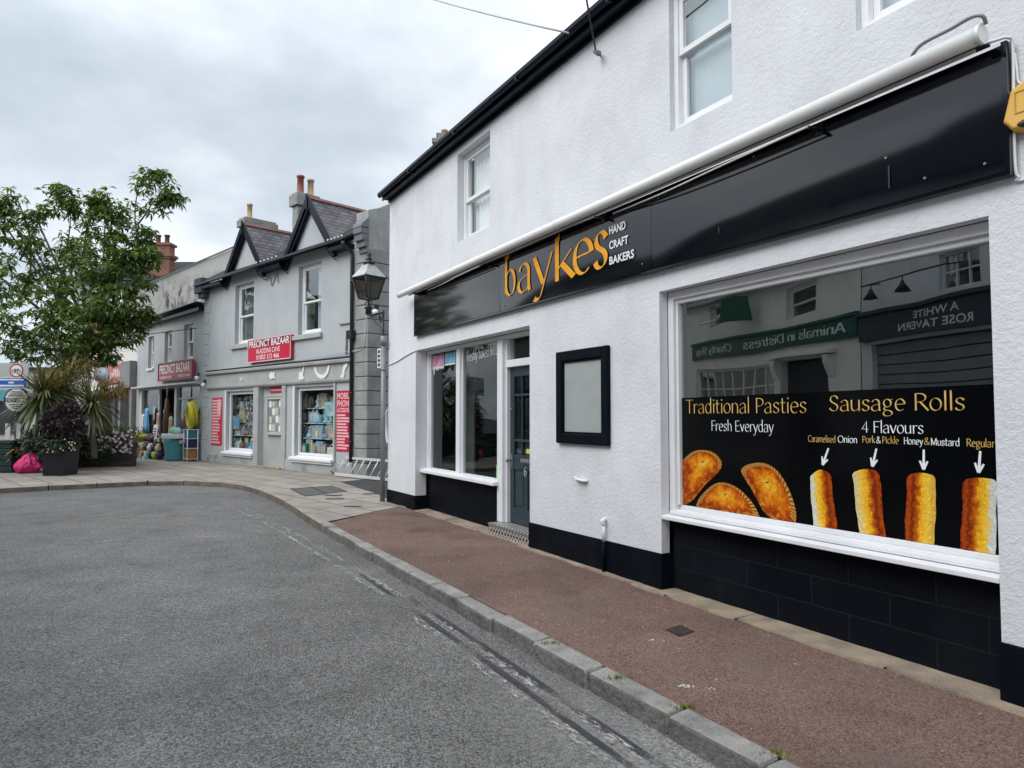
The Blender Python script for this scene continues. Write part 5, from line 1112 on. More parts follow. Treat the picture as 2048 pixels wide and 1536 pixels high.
q = MB(); q.box(-14.8,-7.9,2.0,2.05,0,3.0); q.box(-14.8,-7.9,.2,2,2.92,2.95); q.build('shop_interior', interior_mid, gw)
s3 = thing('shop_sign', FQ, (-10.6,-0.2,3.1), 'pinkish red shop sign board partly hidden by the tree', 'sign')
MB().box(-13.4,-9.28,-0.22,-0.02,3.15,4.0).build('board', surf('pink_red_board',(0.40,0.10,0.10),0.5,0.15), s3, bevel=0.01)
q = MB(); random.seed(9)
x = -13.2
while x < -9.6: 
    w = random.uniform(.14,.3); q.box(x,x+w,-0.224,-0.2205,3.42,3.42+random.uniform(.2,.42)); x += w+.08
q.build('lettering', surf('pale_lettering',(0.6,0.45,0.42),0.6,0.1), s3)
a3 = thing('awning', FQ, (-10.6,-0.5,2.7), 'white rolled awning below the pinkish red sign', 'awning')
q = MB(); q.prism([(-13.4,-0.03,3.12),(-13.4,-0.75,2.82),(-13.4,-0.75,2.66),(-13.4,-0.70,2.66),(-13.4,-0.03,3.04)],(4.1,0,0)); q.build('canopy', white_smooth, a3)
q = MB()
for x in (-13.3,-9.4): q.tube([(x,-0.04,2.6),(x,-0.72,2.72)],0.02,6)
q.build('arm', steel, a3)
# brick chimney house and other far blocks
bc = thing('brick_chimney_house', FW, (-22.5,44,0), 'house behind with a red brick chimney and slate roof', 'building')
q = MB(); q.box(-27,-17.5,42.8,50,0,10.0); q.build('wall', surf('pale_rear_render',(0.5,0.48,0.45),0.8,0.1), bc)
q = MB(); q.prism([(-27.2,42.4,9.9),(-27.2,46.4,11.9),(-27.2,50.4,9.9)],(10,0,0)); q.build('roof', slate_main, bc)
q = MB(); q.box(-22.5,-21.35,43.2,43.9,9.8,11.4); q.box(-22.58,-21.27,43.12,43.98,11.4,11.52); q.box(-22.66,-21.19,43.04,44.06,11.52,11.68); q.box(-22.5,-21.35,43.2,43.9,11.68,12.25); q.box(-22.6,-21.25,43.1,44.0,12.25,12.4); c_ = q.build('chimney', brick_red, bc)
for x in (-22.2,-21.65): q = MB(); q.lathe([(.16,0),(.14,.1),(.13,.45),(.17,.46),(.17,.55),(.1,.55)],(x,43.5,12.4),14); q.build('chimney_pot', surf('dark_clay',(0.12,0.06,0.05),0.8), c_)
rh = thing('rear_house', FW, (-1,25,0), 'rear house showing only a stone chimney above the black eaves', 'building')
q = MB(); q.box(-3.3,6.5,25.5,33,0,7.2); q.build('wall', old_render, rh)
q = MB(); q.prism([(-3.5,25.2,7.1),(-3.5,29,9.6),(-3.5,33.3,7.1)],(10.2,0,0)); q.build('roof', slate_main, rh)
q = MB(); X0, Yc = at(889,260,28)[0], 28; q.box(X0-.40,X0+.40,Yc-.4,Yc+.4,8.0,12.55); q.box(X0-.46,X0+.46,Yc-.46,Yc+.46,12.55,12.75); q.box(X0-.3,X0+.36,Yc-.36,Yc+.36,12.75,13.0); c_ = q.build('chimney', bricky('stone_chimney',(0.16,0.155,0.145),(0.24,0.235,0.22),(0.08,0.08,0.075),0.4,0.25,0.02,'XZ',0.9,bump=0.8), rh, bevel=0.03)
q = MB(); q.lathe([(.14,0),(.13,.2),(.15,.22),(.1,.24)],(X0,Yc,13.0),12); q.build('chimney_pot', pot_buff, c_)
# ------------------------------------------------------------------ lamp, posts, ladder, cables
wl = thing('wall_lantern', FM, (-0.98,-0.1,3.8), 'black old style four sided lantern on a scrolled bracket', 'lantern')
LX, LY = -0.98, -0.10
A45 = math.radians(45+18)
def ring4(r, z, rot=A45): return [(LX+r*math.cos(rot+k*PI/2), LY+r*math.sin(rot+k*PI/2), z) for k in range(4)]
zb, zt, rb, rt = 4.02, 4.44, 0.195, 0.335
q = MB(); B = ring4(rb, zb); T_ = ring4(rt, zt)
for k in range(4): q.tube([B[k], T_[k]], 0.016, 6); q.tube([B[k], B[(k+1) % 4]], 0.015, 6); q.tube([T_[k], T_[(k+1) % 4]], 0.018, 6); q.tube([T_[k], (T_[k][0]*1.0+(T_[k][0]-LX)*.12, T_[k][1]+(T_[k][1]-LY)*.12, zt+.05)], [.016,.006], 6)
q.build('lantern_frame', black_iron, wl)
q = MB()
for k in range(4): q.quad(B[k], B[(k+1) % 4], T_[(k+1) % 4], T_[k])
q.build('lantern_glass', g_lamp, wl)
q = MB(); R1 = ring4(rt+.02, zt+.02); R2 = ring4(0.17, zt+.22); R3 = ring4(0.10, zt+.30)
for k in range(4): q.quad(R1[k],R1[(k+1)%4],R2[(k+1)%4],R2[k]); q.quad(R2[k],R2[(k+1)%4],R3[(k+1)%4],R3[k])
q.poly(R3); q.poly([(p[0],p[1],p[2]-.01) for p in R1][::-1]); q.build('lantern_roof', surf('pale_weathered_copper',(0.42,0.44,0.43),0.5,0.2,5,dirt=(0.12,0.12,0.12),dirt_amt=0.6,dirt_scale=6), wl)
q = MB(); q.lathe([(.115,.29),(.125,.32),(.07,.345),(.06,.38),(.075,.40),(.03,.43),(.055,.48),(.025,.53),(.005,.58)],(LX,LY,zt),14); q.build('finial', black_iron, wl)
q = MB(); q.lathe([(.03,0),(.04,.05),(.03,.1),(.06,.2),(.05,.28),(.02,.3)],(LX,LY,zb),12); q.build('lamp_bulb', surf('milky_bulb',(0.4,0.4,0.38),0.3), wl)
q = MB(); q.box(LX-.19,LX-.13,LY-.12,LY-.115,zb+.06,zb+.15); q.build('number_tag', white_smooth, wl)
q = MB()
for sx in (-1,1): q.tube(catmull([(LX+.02*sx,LY,zb-.22),(LX+.10*sx,LY,zb-.17),(LX+.19*sx,LY,zb-.10),(LX+.16*sx,LY,zb-.03),(LX+.06*sx,LY,zb-.0)],5,False),.010,6); q.tube([(LX+.05*sx,LY,zb),(LX+.012*sx,LY,zb-.18)],.012,6)
q.lathe([(.03,-.34),(.07,-.30),(.055,-.22),(.085,-.20),(.075,-.16),(.03,-.15)],(LX,LY,zb),12)
q.tube([(LX,LY,zb-.32),(LX+.15,LY,zb-.36),(-0.01,LY,zb-.40)],.022,8)
q.tube(catmull([(LX+.12,LY,zb-.36),(-0.55,LY,zb-.52),(-0.22,LY,zb-.66),(-0.09,LY,zb-.78),(-0.04,LY,zb-.90)],6,False),.017,8)
spr = [( -0.20+.13*(1-k/26)*math.cos(k*.42), LY, zb-.50+.13*(1-k/26)*math.sin(k*.42)) for k in range(24)]
q.tube(spr,.012,6); q.box(-0.03,-0.012,LY-.012,LY+.012,zb-.98,zb-.36); q.build('bracket', black_iron, wl)
sp_ = thing('street_post', FM, (-0.035,-0.075,0), 'grey steel post standing against the left corner of the bakery', 'post')
q = MB(); q.tube([(-0.05,-0.085,0),(-0.05,-0.085,2.98)],0.047,14); q.build('pole', steel, sp_)
q = MB(); q.tube([(-0.05,-0.085,2.98),(-0.05,-0.085,3.16)],0.060,14); q.tube([(-0.05,-0.085,2.50),(-0.05,-0.085,2.53)],0.058,12); q.tube([(-0.05,-0.085,3.06),(0.06,-0.085,3.05)],0.03,8); q.build('pole_cap', steel, sp_)
npl = thing('street_plate', FM, (-0.3,-0.10,2.52), 'small white plate with dark lines fixed to the steel post', 'sign')
q = MB(); q.box(-0.36,-0.10,-0.115,-0.10,2.545,2.95); q.build('plate', sign_white, npl); q = MB(); bars(q,-.36,-.10,2.545,2.95,.012,-.119,-.1155); 
for k in range(4): q.box(-.30,-.16,-.119,-.1155,2.59+.085*k,2.645+.085*k)
q.build('lettering', surf('dark_print',(0.05,0.05,0.05),0.6), npl)
ld = thing('ladder', FP, (0.7,-0.3,0), 'aluminium ladder lying on its side against the gabled shop plinth', 'ladder')
q = MB(); q.box(0.72,3.9,-0.235,-0.205,0.03,0.105); q.box(0.95,4.1,-0.065,-0.035,0.475,0.535); q.build('rail', alu, ld, bevel=0.004)
q = MB()
for k in range(11): x = 0.83+0.30*k; q.tube([(x,-0.22,0.10),(x+0.11,-0.05,0.48)],0.016,8)
q.build('rung', alu, ld)
q = MB(); q.box(0.80,4.0,-0.15,-0.13,0.02,0.06); q.box(1.0,4.1,0.0,0.02,0.47,0.51); q.build('rear_rail', surf('dull_aluminium',(0.3,0.3,0.3),0.5,0.1,metal=.4), ld)
q = MB(); q.tube([(0.72,-0.22,0.07),(0.60,-0.24,0.10),(0.56,-0.24,0.15)],0.02,6); q.build('foot', black_iron, ld)
def wire(name, pts, r, label, fr=FM, mat=cable_black):
    w = MB(); w.tube(pts, r, 5); tag(w.build(name, mat, fr=fr, pos=pts[0]), label, 'cable')
def sag(a, b, s, n=14): return [tuple(a[k]+(b[k]-a[k])*i/n - (s*4*(i/n)*(1-i/n) if k == 2 else 0) for k in range(3)) for i in range(n+1)]
fa_ = at(700,-60,18); wire('overhead_cable', sag(FM.w(6.6,-0.235,5.84), fa_, 0.1), 0.012, 'thin overhead cable crossing the sky to the black eaves', FW, cable_grey)
wire('service_cable', sag((6.96,-0.13,5.49),(9.6,-3.0,8.6),0.15), 0.010, 'black service cable rising from the insulator bracket')
wire('service_cable', sag((7.5,-1.0,7.4),(14.5,-6.0,7.2),0.3), 0.011, 'cable passing high above the road, mirrored in the upstairs window')
wire('wall_cable', catmull([(0.02,-0.012,2.60),(0.5,-0.012,2.64),(0.9,-0.012,2.70),(1.2,-0.012,2.74),(1.43,-0.012,2.76)],5,False), 0.011, 'thin cable clipped along white wall from the steel post', FM, white_smooth)
wire('street_cable', sag(FQ.w(-0.1,-0.25,4.78), FQ.w(-14,-3.0,4.95), 0.05), 0.018, 'thin dark cable strung along the lower shop upstairs wall', FW)
wire('wall_cable', catmull([(1.80,-0.03,5.6),(1.85,-0.03,4.4),(1.80,-0.03,3.8),(1.72,-0.03,3.45),(1.5,-0.03,3.35),(1.0,-0.08,3.34),(-2,-0.08,3.25),(-7.9,-0.06,3.23)],5,False), 0.013, 'cable running down the quoins and along the grey fascia top', FP, cable_grey)
wire('wall_cable', [(0.9,-0.02,3.3),(0.9,-0.03,3.75),(0.95,-0.03,3.8)], 0.03, 'short grey pipe stub above the grey fascia beside the downpipe', FP, cable_grey)
q = MB(); q.box(0.55,1.15,-0.05,-0.002,4.12,4.16); tag(q.build('wall_bracket', surf('dull_grey_metal',(0.3,0.31,0.31),0.5), fr=FP, pos=(0.55,0,4.12)), 'small flat grey metal bracket on the gabled shop wall', 'bracket')
dg_ = thing('dragon_ornament', FM, (-0.4,0.25,0.75), 'dark green leaf shaped ironwork and white bracket behind the steel post', 'ornament')
gate = MB(); q = gate
q.tube(catmull([(-0.62,0.35,0.72),(-0.55,0.3,0.95),(-0.40,0.3,1.05),(-0.45,0.3,1.2),(-0.55,0.3,1.3)],5,False),[.05]*5+[.04]*5+[.03]*5+[.02]*6,8); q.tube(catmull([(-0.40,0.3,1.05),(-0.6,0.3,0.98),(-0.7,0.3,0.9)],5,False),.03,8)
gate.build('leaf_scroll', surf('dark_green_iron',(0.03,0.05,0.045),0.6,0.2), dg_)
q = MB(); q.tube(catmull([(-0.12,0.05,1.75),(-0.22,0.05,1.68),(-0.26,0.05,1.45),(-0.2,0.05,1.2),(-0.14,0.05,1.1)],5,False),.03,8); q.build('white_arm', white_smooth, dg_)
# ------------------------------------------------------------------ covers and litter on the ground
q = MB(); q.quad((1.165,5.42,.004),(1.24,5.25,.004),(1.385,5.37,.004),(1.31,5.548,.004))
dc = q.build('drain_cover', surf('rusty_iron_cover',(0.025,0.021,0.019),0.7,0.3,20), fr=FW, pos=(1.27,5.4,.004), fix=False); tag(dc, 'small square iron cover set in the reddish pavement', 'drain cover')
q = MB(); a_, b_, c_, d_ = [Vector(v) for v in ((1.165,5.42,.008),(1.24,5.25,.008),(1.385,5.37,.008),(1.31,5.548,.008))]
for k in range(7):
    u = .08+.12*k; q.quad(a_.lerp(b_,u),a_.lerp(b_,u+.06),d_.lerp(c_,u+.06),d_.lerp(c_,u))
q.build('grid_rib', surf('worn_rust',(0.085,0.068,0.058),0.6,0.3,20), dc, fix=False)
mcv = [(-4.95,15.68),(-4.17,16.34),(-3.55,15.16),(-4.18,14.23)]
q = MB(); q.poly([(x,y,.004) for x, y in mcv]); mo = q.build('manhole_cover', surf('grey_iron_cover',(0.085,0.082,0.078),0.7,0.25,6), fr=FW, pos=(-4.2,15.3,.004), fix=False); tag(mo, 'large grey manhole cover in the buff paving near the kerb', 'manhole cover')
q = MB(); mm = [Vector((x,y,.008)) for x, y in mcv]; cen = sum(mm, Vector())/4
for k in range(4): q.quad(mm[k],mm[(k+1)%4],mm[(k+1)%4].lerp(cen,.05),mm[k].lerp(cen,.05))
q.quad(mm[0].lerp(mm[1],.48),mm[0].lerp(mm[1],.52),mm[3].lerp(mm[2],.52),mm[3].lerp(mm[2],.48)); q.build('rim', surf('dark_gap',(0.03,0.028,0.025),0.9), mo, fix=False)
for k, (px, py, w, lab) in enumerate(((668,991,.34,'narrow dark slot cover just beyond the large manhole'),(670,998,.34,'dark slot cover between the large manhole and the kerb'),(706,1013,.30,'dark slot cover nearest the reddish pavement edge'),(745,988,.40,'dark slot cover beside the dark alley tarmac'))):
    z = (py-831)/1400; Y = 1.635/z if False else None
    cy = (768-py)/1400; tt = 1.635/-(math.sin(PITCH)+math.cos(PITCH)*cy); X = (px-1024)/1400*tt; Y = (math.cos(PITCH)-math.sin(PITCH)*cy)*tt
    q = MB(); q.box(X-w/2,X+w/2,Y-.07,Y+.07,0.001,0.006); tag(q.build('slot_cover', surf('black_cover',(0.03,0.028,0.026),0.8), fr=FW, pos=(X,Y,0)), lab, 'cover')
grassm = leafmat('weed_green', (0.10,0.12,0.012), (0.30,0.30,0.03), 0.2)
for k, (x, y, n, lab) in enumerate(((0.30,5.08,60,'tuft of yellow green weed in the farthest weedy kerb joint'),(0.655,4.43,45,'thin line of weeds in the second kerb joint'),(0.95,3.99,50,'small green weed tuft in the third kerb joint'),(1.25,3.45,50,'weed tuft in the kerb joint nearest the camera'))):
    random.seed(30+k); q = MB()
    for i in range(n):
        r = random.uniform(0,.075); a = random.uniform(0,6.28); bx = x+r*math.cos(a)*(1.3); by = y+r*math.sin(a)*.45; h = random.uniform(.008,.032); dx = random.uniform(-.02,.02); dy = random.uniform(-.02,.02)
        q.add([(bx-.005,by,.0),(bx+.006,by+.002,.0),(bx+dx,by+dy,h)],[(0,1,2)])
    o = q.build('weed_tuft', grassm, fr=FW, pos=(x,y,0), fix=False); tag(o, lab, 'weeds')
q = MB(); random.seed(8)
for i in range(130):
    if i < 95: X = random.uniform(4,14); Yy = KD+random.uniform(.2,1.7); 
    else: X = random.uniform(5,14); Yy = KD-random.uniform(0.05,.8)
    z = .0015 if i < 95 else ROAD+.014; s_ = random.choice((.004,.005,.006,.009)); a = random.uniform(0,3)
    pts = [(X+s_*random.uniform(.5,1.2)*math.cos(a+j*1.257),Yy+s_*random.uniform(.5,1.2)*math.sin(a+j*1.257)) for j in range(5)]
    q.prism([(u,v,z) for u, v in pts],(0,0,.003))
o = q.build('litter', surf('pale_grit',(0.45,0.43,0.40),0.8,0.3,30), fr=FM, fix=False); o['kind'] = 'stuff'
q = MB(); random.seed(12)
for c_, n in (((1.06,4.30),18),((1.18,4.27),5),((1.06,5.18),6),((2.35,5.05),7)):
    for i in range(n):
        x = c_[0]+random.gauss(0,.035); y = c_[1]+random.gauss(0,.012); r = random.uniform(.004,.014)
        q.add([(x+r*random.uniform(.6,1.2)*math.cos(j*.9),y+r*random.uniform(.6,1.2)*math.sin(j*.9),.003) for j in range(7)],[tuple(range(7))])
o = q.build('dropping_stain', surf('chalky_white',(0.66,0.65,0.62),0.9,0.1,20), fr=FW, fix=False); o['kind'] = 'stuff'
# ------------------------------------------------------------------ foliage tools
def leaves(name, bases, dirs, length, width, mat, parent=None, fr=FW, pos=(0,0,0), fold=0.25, droop=0.2, seed=1):
    """many folded leaves as one mesh: each has base, two shoulders, midrib and tip"""
    rng = np.random.default_rng(seed); N = len(bases)
    b = np.asarray(bases, float); d = np.asarray(dirs, float); d /= np.linalg.norm(d, axis=1)[:, None]+1e-9
    L = np.broadcast_to(np.asarray(length, float), (N,))*rng.uniform(.75, 1.25, N); W = np.broadcast_to(np.asarray(width, float), (N,))*rng.uniform(.8, 1.2, N)
    up = np.array([0,0,1.0])+rng.normal(0, .35, (N,3))
    s_ = np.cross(d, up); s_ /= np.linalg.norm(s_, axis=1)[:, None]+1e-9
    n_ = np.cross(s_, d)
    mid = b+d*(L*.55)[:, None]; tip = b+d*L[:, None]; tip[:, 2] -= L*droop
    mid[:, 2] -= L*droop*.25
    l = mid+s_*(W*.5)[:, None]+n_*(W*fold)[:, None]; r = mid-s_*(W*.5)[:, None]+n_*(W*fold)[:, None]
    v = np.stack([b, l, mid, r, tip], 1).reshape(-1, 3) - np.array(pos)
    k = np.arange(N)[:, None]*5
    f = np.concatenate([k+np.array([[0,2,1]]), k+np.array([[0,3,2]]), k+np.array([[1,2,4]]), k+np.array([[2,3,4]])], 1).reshape(-1)
    me = bpy.data.meshes.new(name); nf = len(f)//3
    me.vertices.add(len(v)); me.vertices.foreach_set('co', v.ravel().astype(np.float32))
    me.loops.add(len(f)); me.loops.foreach_set('vertex_index', f.astype(np.int32))
    me.polygons.add(nf); me.polygons.foreach_set('loop_start', (np.arange(nf)*3).astype(np.int32)); me.polygons.foreach_set('loop_total', np.full(nf,3,dtype=np.int32))
    me.materials.append(mat); me.update(calc_edges=True); me.validate()
    o = bpy.data.objects.new(name, me); COL.objects.link(o); OFF[o.name] = pos; FRM[o.name] = fr
    if parent is not None: o.parent = parent
    else: o.location = fr.w(*pos); o.rotation_euler = (0,0,fr.a)
    return o
def whorls(centers, n, rng, spread=0.9, down=0.15):
    c = np.repeat(np.asarray(centers), n, 0); N = len(c)
    a = rng.uniform(0, 2*PI, N); e = rng.uniform(-.7, .5, N)-down
    d = np.stack([np.cos(a)*np.cos(e), np.sin(a)*np.cos(e), np.sin(e)], 1)
    return c+d*.03, d
bark = surf('grey_brown_bark', (0.085,0.075,0.062), 0.9, 0.3, 6, bump=0.6, bs=25)
# ------------------------------------------------------------------ the broadleaf tree
TY = 24.0
tree = thing('tree', FW, (at(215,720,TY)[0],TY,0), 'leafy broadleaf tree behind the palms with one tall thin shoot', 'tree')
tx, ty_, _ = OFF[tree.name]
rng = np.random.default_rng(5)
tk = MB()
tk.tube(catmull([(tx,TY,0),(tx+.05,TY,1.2),(tx-.1,TY+.05,2.4),(tx-.2,TY,3.4),(tx-.35,TY+.1,4.6)],5,False),[.19-.005*k for k in range(21)],10)
clumps = []   # px, py, dY, radius
spec = [(30,455,0.4,.95),(-5,430,.2,.6),(70,430,.2,.4),(10,560,0,1.1),(60,620,-.5,1.1),(20,680,0,.9),(95,560,.6,.9),(130,640,-.6,1.0),(110,700,-.3,.8),(165,590,.2,1.05),(205,520,-.3,1.0),(180,660,-.8,1.0),(230,610,-.5,1.0),(255,560,0,.85),(245,660,-.5,.7),(250,500,.2,.7),(285,520,-.1,.55),(210,450,.1,.7),(265,640,-.2,.6),(70,500,.3,.65),(150,500,.2,.7),(225,420,.2,.45),(200,700,-.6,.7),(60,690,.3,.8),(150,720,-.2,.6),(-40,520,.3,1.0),(-60,620,0,1.2),(190,400,.2,.32),(295,630,-.2,.32),(290,470,.1,.35),(300,505,0,.4)]
cen = []
tips = []
for px, py, dy, r in spec:
    c = np.array(at(px, py, TY+dy)); tips.append((c, r))
    m = int((98 if px > 130 else 50)*r*r) + 12
    u = rng.normal(0, 1, (m,3)); u /= np.linalg.norm(u, axis=1)[:, None]; rad = r*rng.uniform(.35, 1.0, m)**.6
    cen.append(c + u*rad[:, None]*np.array([1,1,.85]))
for twig in ([(110,600),(130,520),(140,450),(140,392)],[(140,430),(120,400),(112,375)],[(60,560),(60,480),(35,400),(15,395)],[(165,520),(175,450),(190,415),(205,400)],[(40,520),(80,440),(110,420),(155,425)],[(276,560),(274,480),(270,430),(274,390),(285,360)],[(274,450),(290,430),(310,400),(330,395)],[(285,365),(305,345),(325,350)],[(10,450),(5,420),(-10,405)],[(320,395),(335,395),(345,400)]):
    P = [at(px, py, TY+.1) for px, py in twig]; cp = catmull(P, 5, False); tk.tube(cp, list(np.linspace(.035,.012,len(cp))), 6)
    pts = np.array(cp[len(cp)//3:]); m = 16
    cen.append(pts[rng.integers(0, len(pts), m)] + rng.normal(0, .13, (m,3)))
    cen.append(np.array(cp[-1])[None] + rng.normal(0, .20, (12,3)))
fork = np.array((tx-.3,TY+.05,4.0))
for c, r in tips:
    if r < .4: continue
    mid = (fork+c)/2 + np.array((0,0,-.2)); cp = catmull([tuple(fork),tuple(mid),tuple(c)],5,False); tk.tube(cp, list(np.linspace(.075,.02,len(cp))), 6)
tk.build('trunk', bark, tree)
cen = np.concatenate(cen); bs, dr = whorls(cen, 8, rng)
leaves('crown', bs, dr, .25, .085, leafmat('tree_leaf', (0.034,0.068,0.020), (0.195,0.26,0.085), .4), tree, pos=OFF[tree.name], droop=.28, seed=3)
# hanging ornaments in and below the tree
bl = thing('hanging_ornament', FW, at(204,748,23), 'pale blue and white round ornament hanging below the tree', 'ornament')
c_ = at(204,750,23); q = MB(); q.ball(c_,.25,.2,.26); q.build('body', surf('pale_blue_ornament',(0.3,0.52,0.68),0.5,0.4,3,hue=(0.72,0.76,0.78)), bl)
q = MB(); q.tube([at(204,735,23),at(205,690,23)],.012,5); q.build('cord', cable_black, bl)
for px, py, m, lab in ((192,664,surf('orange_bulb',(0.6,0.25,0.04),0.5),'small orange ornament hanging within the tree crown'),(160,668,surf('white_bulb',(0.7,0.7,0.66),0.5),'small white ornament within the middle of the tree'),(243,603,surf('white_bulb',(0.7,0.7,0.66),0.5),'small white ornament near the right edge of the tree')):
    c_ = at(px,py,22.6); q = MB(); q.ball(c_,.05,.05,.055); q.tube([(c_[0],c_[1],c_[2]+.09),(c_[0],c_[1],c_[2]+.3)],.008,5); tag(q.build('tree_ornament', m, fr=FW, pos=c_), lab, 'ornament')
# ------------------------------------------------------------------ cabbage palms
palm_leaf = leafmat('palm_blade', (0.026,0.042,0.015), (0.19,0.205,0.085), .12, .35)
palm_dry = leafmat('palm_bloom', (0.11,0.075,0.022), (0.29,0.20,0.06), .1, .8)
def palm(px, py, Y, r, n, blooms, lab, seed):
    c = np.array(at(px, py, Y)); t_ = thing('palm', FW, (c[0], Y, 0.5), lab, 'palm', 'palms in the planters')
    rng = np.random.default_rng(seed); off = OFF[t_.name]
    q = MB(); q.tube(catmull([(c[0]+.12,Y,0.35),(c[0]+.05,Y,1.1),(c[0],Y,c[2]-.15)],5,False), .085, 9); q.build('trunk', bark, t_)
    a = rng.uniform(0, 2*PI, n); e = np.arcsin(rng.uniform(-.85, .98, n))
    d = np.stack([np.cos(a)*np.cos(e), np.sin(a)*np.cos(e), np.sin(e)], 1)
    # blades as bent strips
    V = []; F = []
    for k in range(n):
        dd = Vector(d[k]); L = r*rng.uniform(.8,1.12); s_ = dd.cross(Vector((0,0,1)));
        s_ = s_.normalized() if s_.length > .01 else Vector((1,0,0)); w = rng.uniform(.020,.032)
        bend = rng.uniform(.15,.5)*max(0.15, math.cos(e[k])); base = Vector(c)+dd*.06+Vector((0,0,rng.uniform(-.12,.12))); b0 = len(V)
        for j, u in enumerate((0,.3,.6,.85,1.0)):
            p_ = base+dd*(L*u)+Vector((0,0,-bend*L*u*u)); ww = w*(1.0 if j else .7)*(1 if j < 3 else (.6 if j == 3 else .08))
            V += [p_+s_*ww, p_-s_*ww]
        F += [(b0+2*j,b0+2*j+1,b0+2*j+3,b0+2*j+2) for j in range(4)]
    q = MB(); q.add(V, F); q.build('crown', palm_leaf, t_, fix=False)
    for k, (bx, by, br) in enumerate(blooms):
        bc_ = np.array(at(bx, by, Y-.1)); m = 900
        u = rng.normal(0, 1, (m,3)); u /= np.linalg.norm(u, axis=1)[:, None]; rr = br*rng.uniform(.1,1,m)**.5
        bs = bc_ + np.array([0,.25,0]) + u*rr[:, None]*np.array([1.0,.7,.8]); dd = u*.5+np.array([.2,0,-.6])+rng.normal(0,.3,(m,3))
        leaves('flower_spray', bs, dd, .13, .022, palm_dry, t_, pos=off, droop=.2, seed=seed+k)
palm(88,790,20.6,1.2,260,[(90,757,.50)],'left cabbage palm with a golden flower spray beside the signs',1)
palm(128,772,22.0,1.3,230,[(150,738,.62)],'middle taller cabbage palm with a golden spray, below the tree',2)
palm(184,808,20.9,1.0,210,[(214,776,.46)],'right cabbage palm with orange brown spray near the street shops',3)
# ------------------------------------------------------------------ planters and bedding
PX, PYY = -12.43, 19.35
pt_ = thing('planter_tub', FW, (PX,PYY,0), 'black square tub planted with a dark purple leafed shrub', 'planter')
q = MB(); q.add([(PX-.29,PYY-.29,0),(PX+.29,PYY-.29,0),(PX+.29,PYY+.29,0),(PX-.29,PYY+.29,0),(PX-.33,PYY-.33,.76),(PX+.33,PYY-.33,.76),(PX+.33,PYY+.33,.76),(PX-.33,PYY+.33,.76)],[(0,3,2,1),(0,1,5,4),(1,2,6,5),(2,3,7,6),(3,0,4,7)])
q.box(PX-.35,PX+.35,PYY-.35,PYY-.30,.74,.82); q.box(PX-.35,PX+.35,PYY+.30,PYY+.35,.74,.82); q.box(PX-.35,PX-.30,PYY-.30,PYY+.30,.74,.82); q.box(PX+.30,PX+.35,PYY-.30,PYY+.30,.74,.82); q.box(PX-.30,PX+.30,PYY-.30,PYY+.30,.70,.755)
q.build('tub', surf('black_plastic_tub',(0.005,0.006,0.010),0.5,0.2,4), pt_, bevel=0.012)
ps_ = thing('purple_shrub', FW, (PX,PYY,.75), 'dark purple shrub growing in the black tub', 'shrub'); rng = np.random.default_rng(9)
q = MB(); 
for k in range(9): a = k*.7; q.tube([(PX,PYY,.7),(PX+.15*math.cos(a),PYY+.12*math.sin(a),1.1),(PX+.35*math.cos(a),PYY+.3*math.sin(a),1.6)],[.02,.015,.008],5)
q.build('stem', bark, ps_)
def blob(c, r, m, rng): 
    u = rng.normal(0,1,(m,3)); u /= np.linalg.norm(u,axis=1)[:,None]; return np.array(c)+u*np.array(r)*(rng.uniform(.25,1,m)**.5)[:,None], u
b1, u1 = blob((PX+.03,PYY,1.42),(.56,.5,.56),1500,rng); leaves('foliage', b1, u1+rng.normal(0,.6,u1.shape), .13, .06, leafmat('purple_leaf',(0.008,0.006,0.010),(0.055,0.028,0.045),.1), ps_, pos=OFF[ps_.name], seed=11)
b1, u1 = blob((PX,PYY-.15,.92),(.52,.42,.24),800,rng); tg = leaves('trailing_greenery', b1, u1+np.array([0,0,-.3]), .12, .055, leafmat('grey_green_leaf',(0.02,0.035,0.02),(0.10,0.13,0.09),.15), None, pos=(PX,PYY,.8), seed=12); tag(tg,'trailing grey green bedding round the rim of the black tub','bedding')
whitefl = surf('white_petal',(0.72,0.70,0.70),0.6,0.05); pinkfl = surf('pink_petal',(0.62,0.30,0.42),0.6,0.3,20,hue=(0.75,0.6,0.66)); yelfl = surf('yellow_petal',(0.6,0.52,0.12),0.6,.2)
def flowers(name, pts, r, mat, parent=None, pos=(0,0,0)):
    q = MB()
    for p in pts:
        for k in range(6):
            a = k*1.047+p[0]*9; q.add([p,(p[0]+r*math.cos(a-.35),p[1]+r*.5*math.sin(a-.35)-.01,p[2]+r*.75*math.sin(a-.35)),(p[0]+r*1.15*math.cos(a),p[1]-.015,p[2]+r*.85*math.sin(a)),(p[0]+r*math.cos(a+.35),p[1]-.01,p[2]+r*.75*math.sin(a+.35))],[(0,1,2,3)])
    return q.build(name, mat, parent, fr=FW, pos=pos, fix=False)
rng = np.random.default_rng(14)
fl_ = flowers('flower_heads', [tuple(np.array(at(random.uniform(84,158),random.uniform(878,908),18.8))) for k in range(18)], .022, surf('cream_petal',(0.6,0.55,0.38),0.6,.2)); fl_['kind'] = 'stuff'
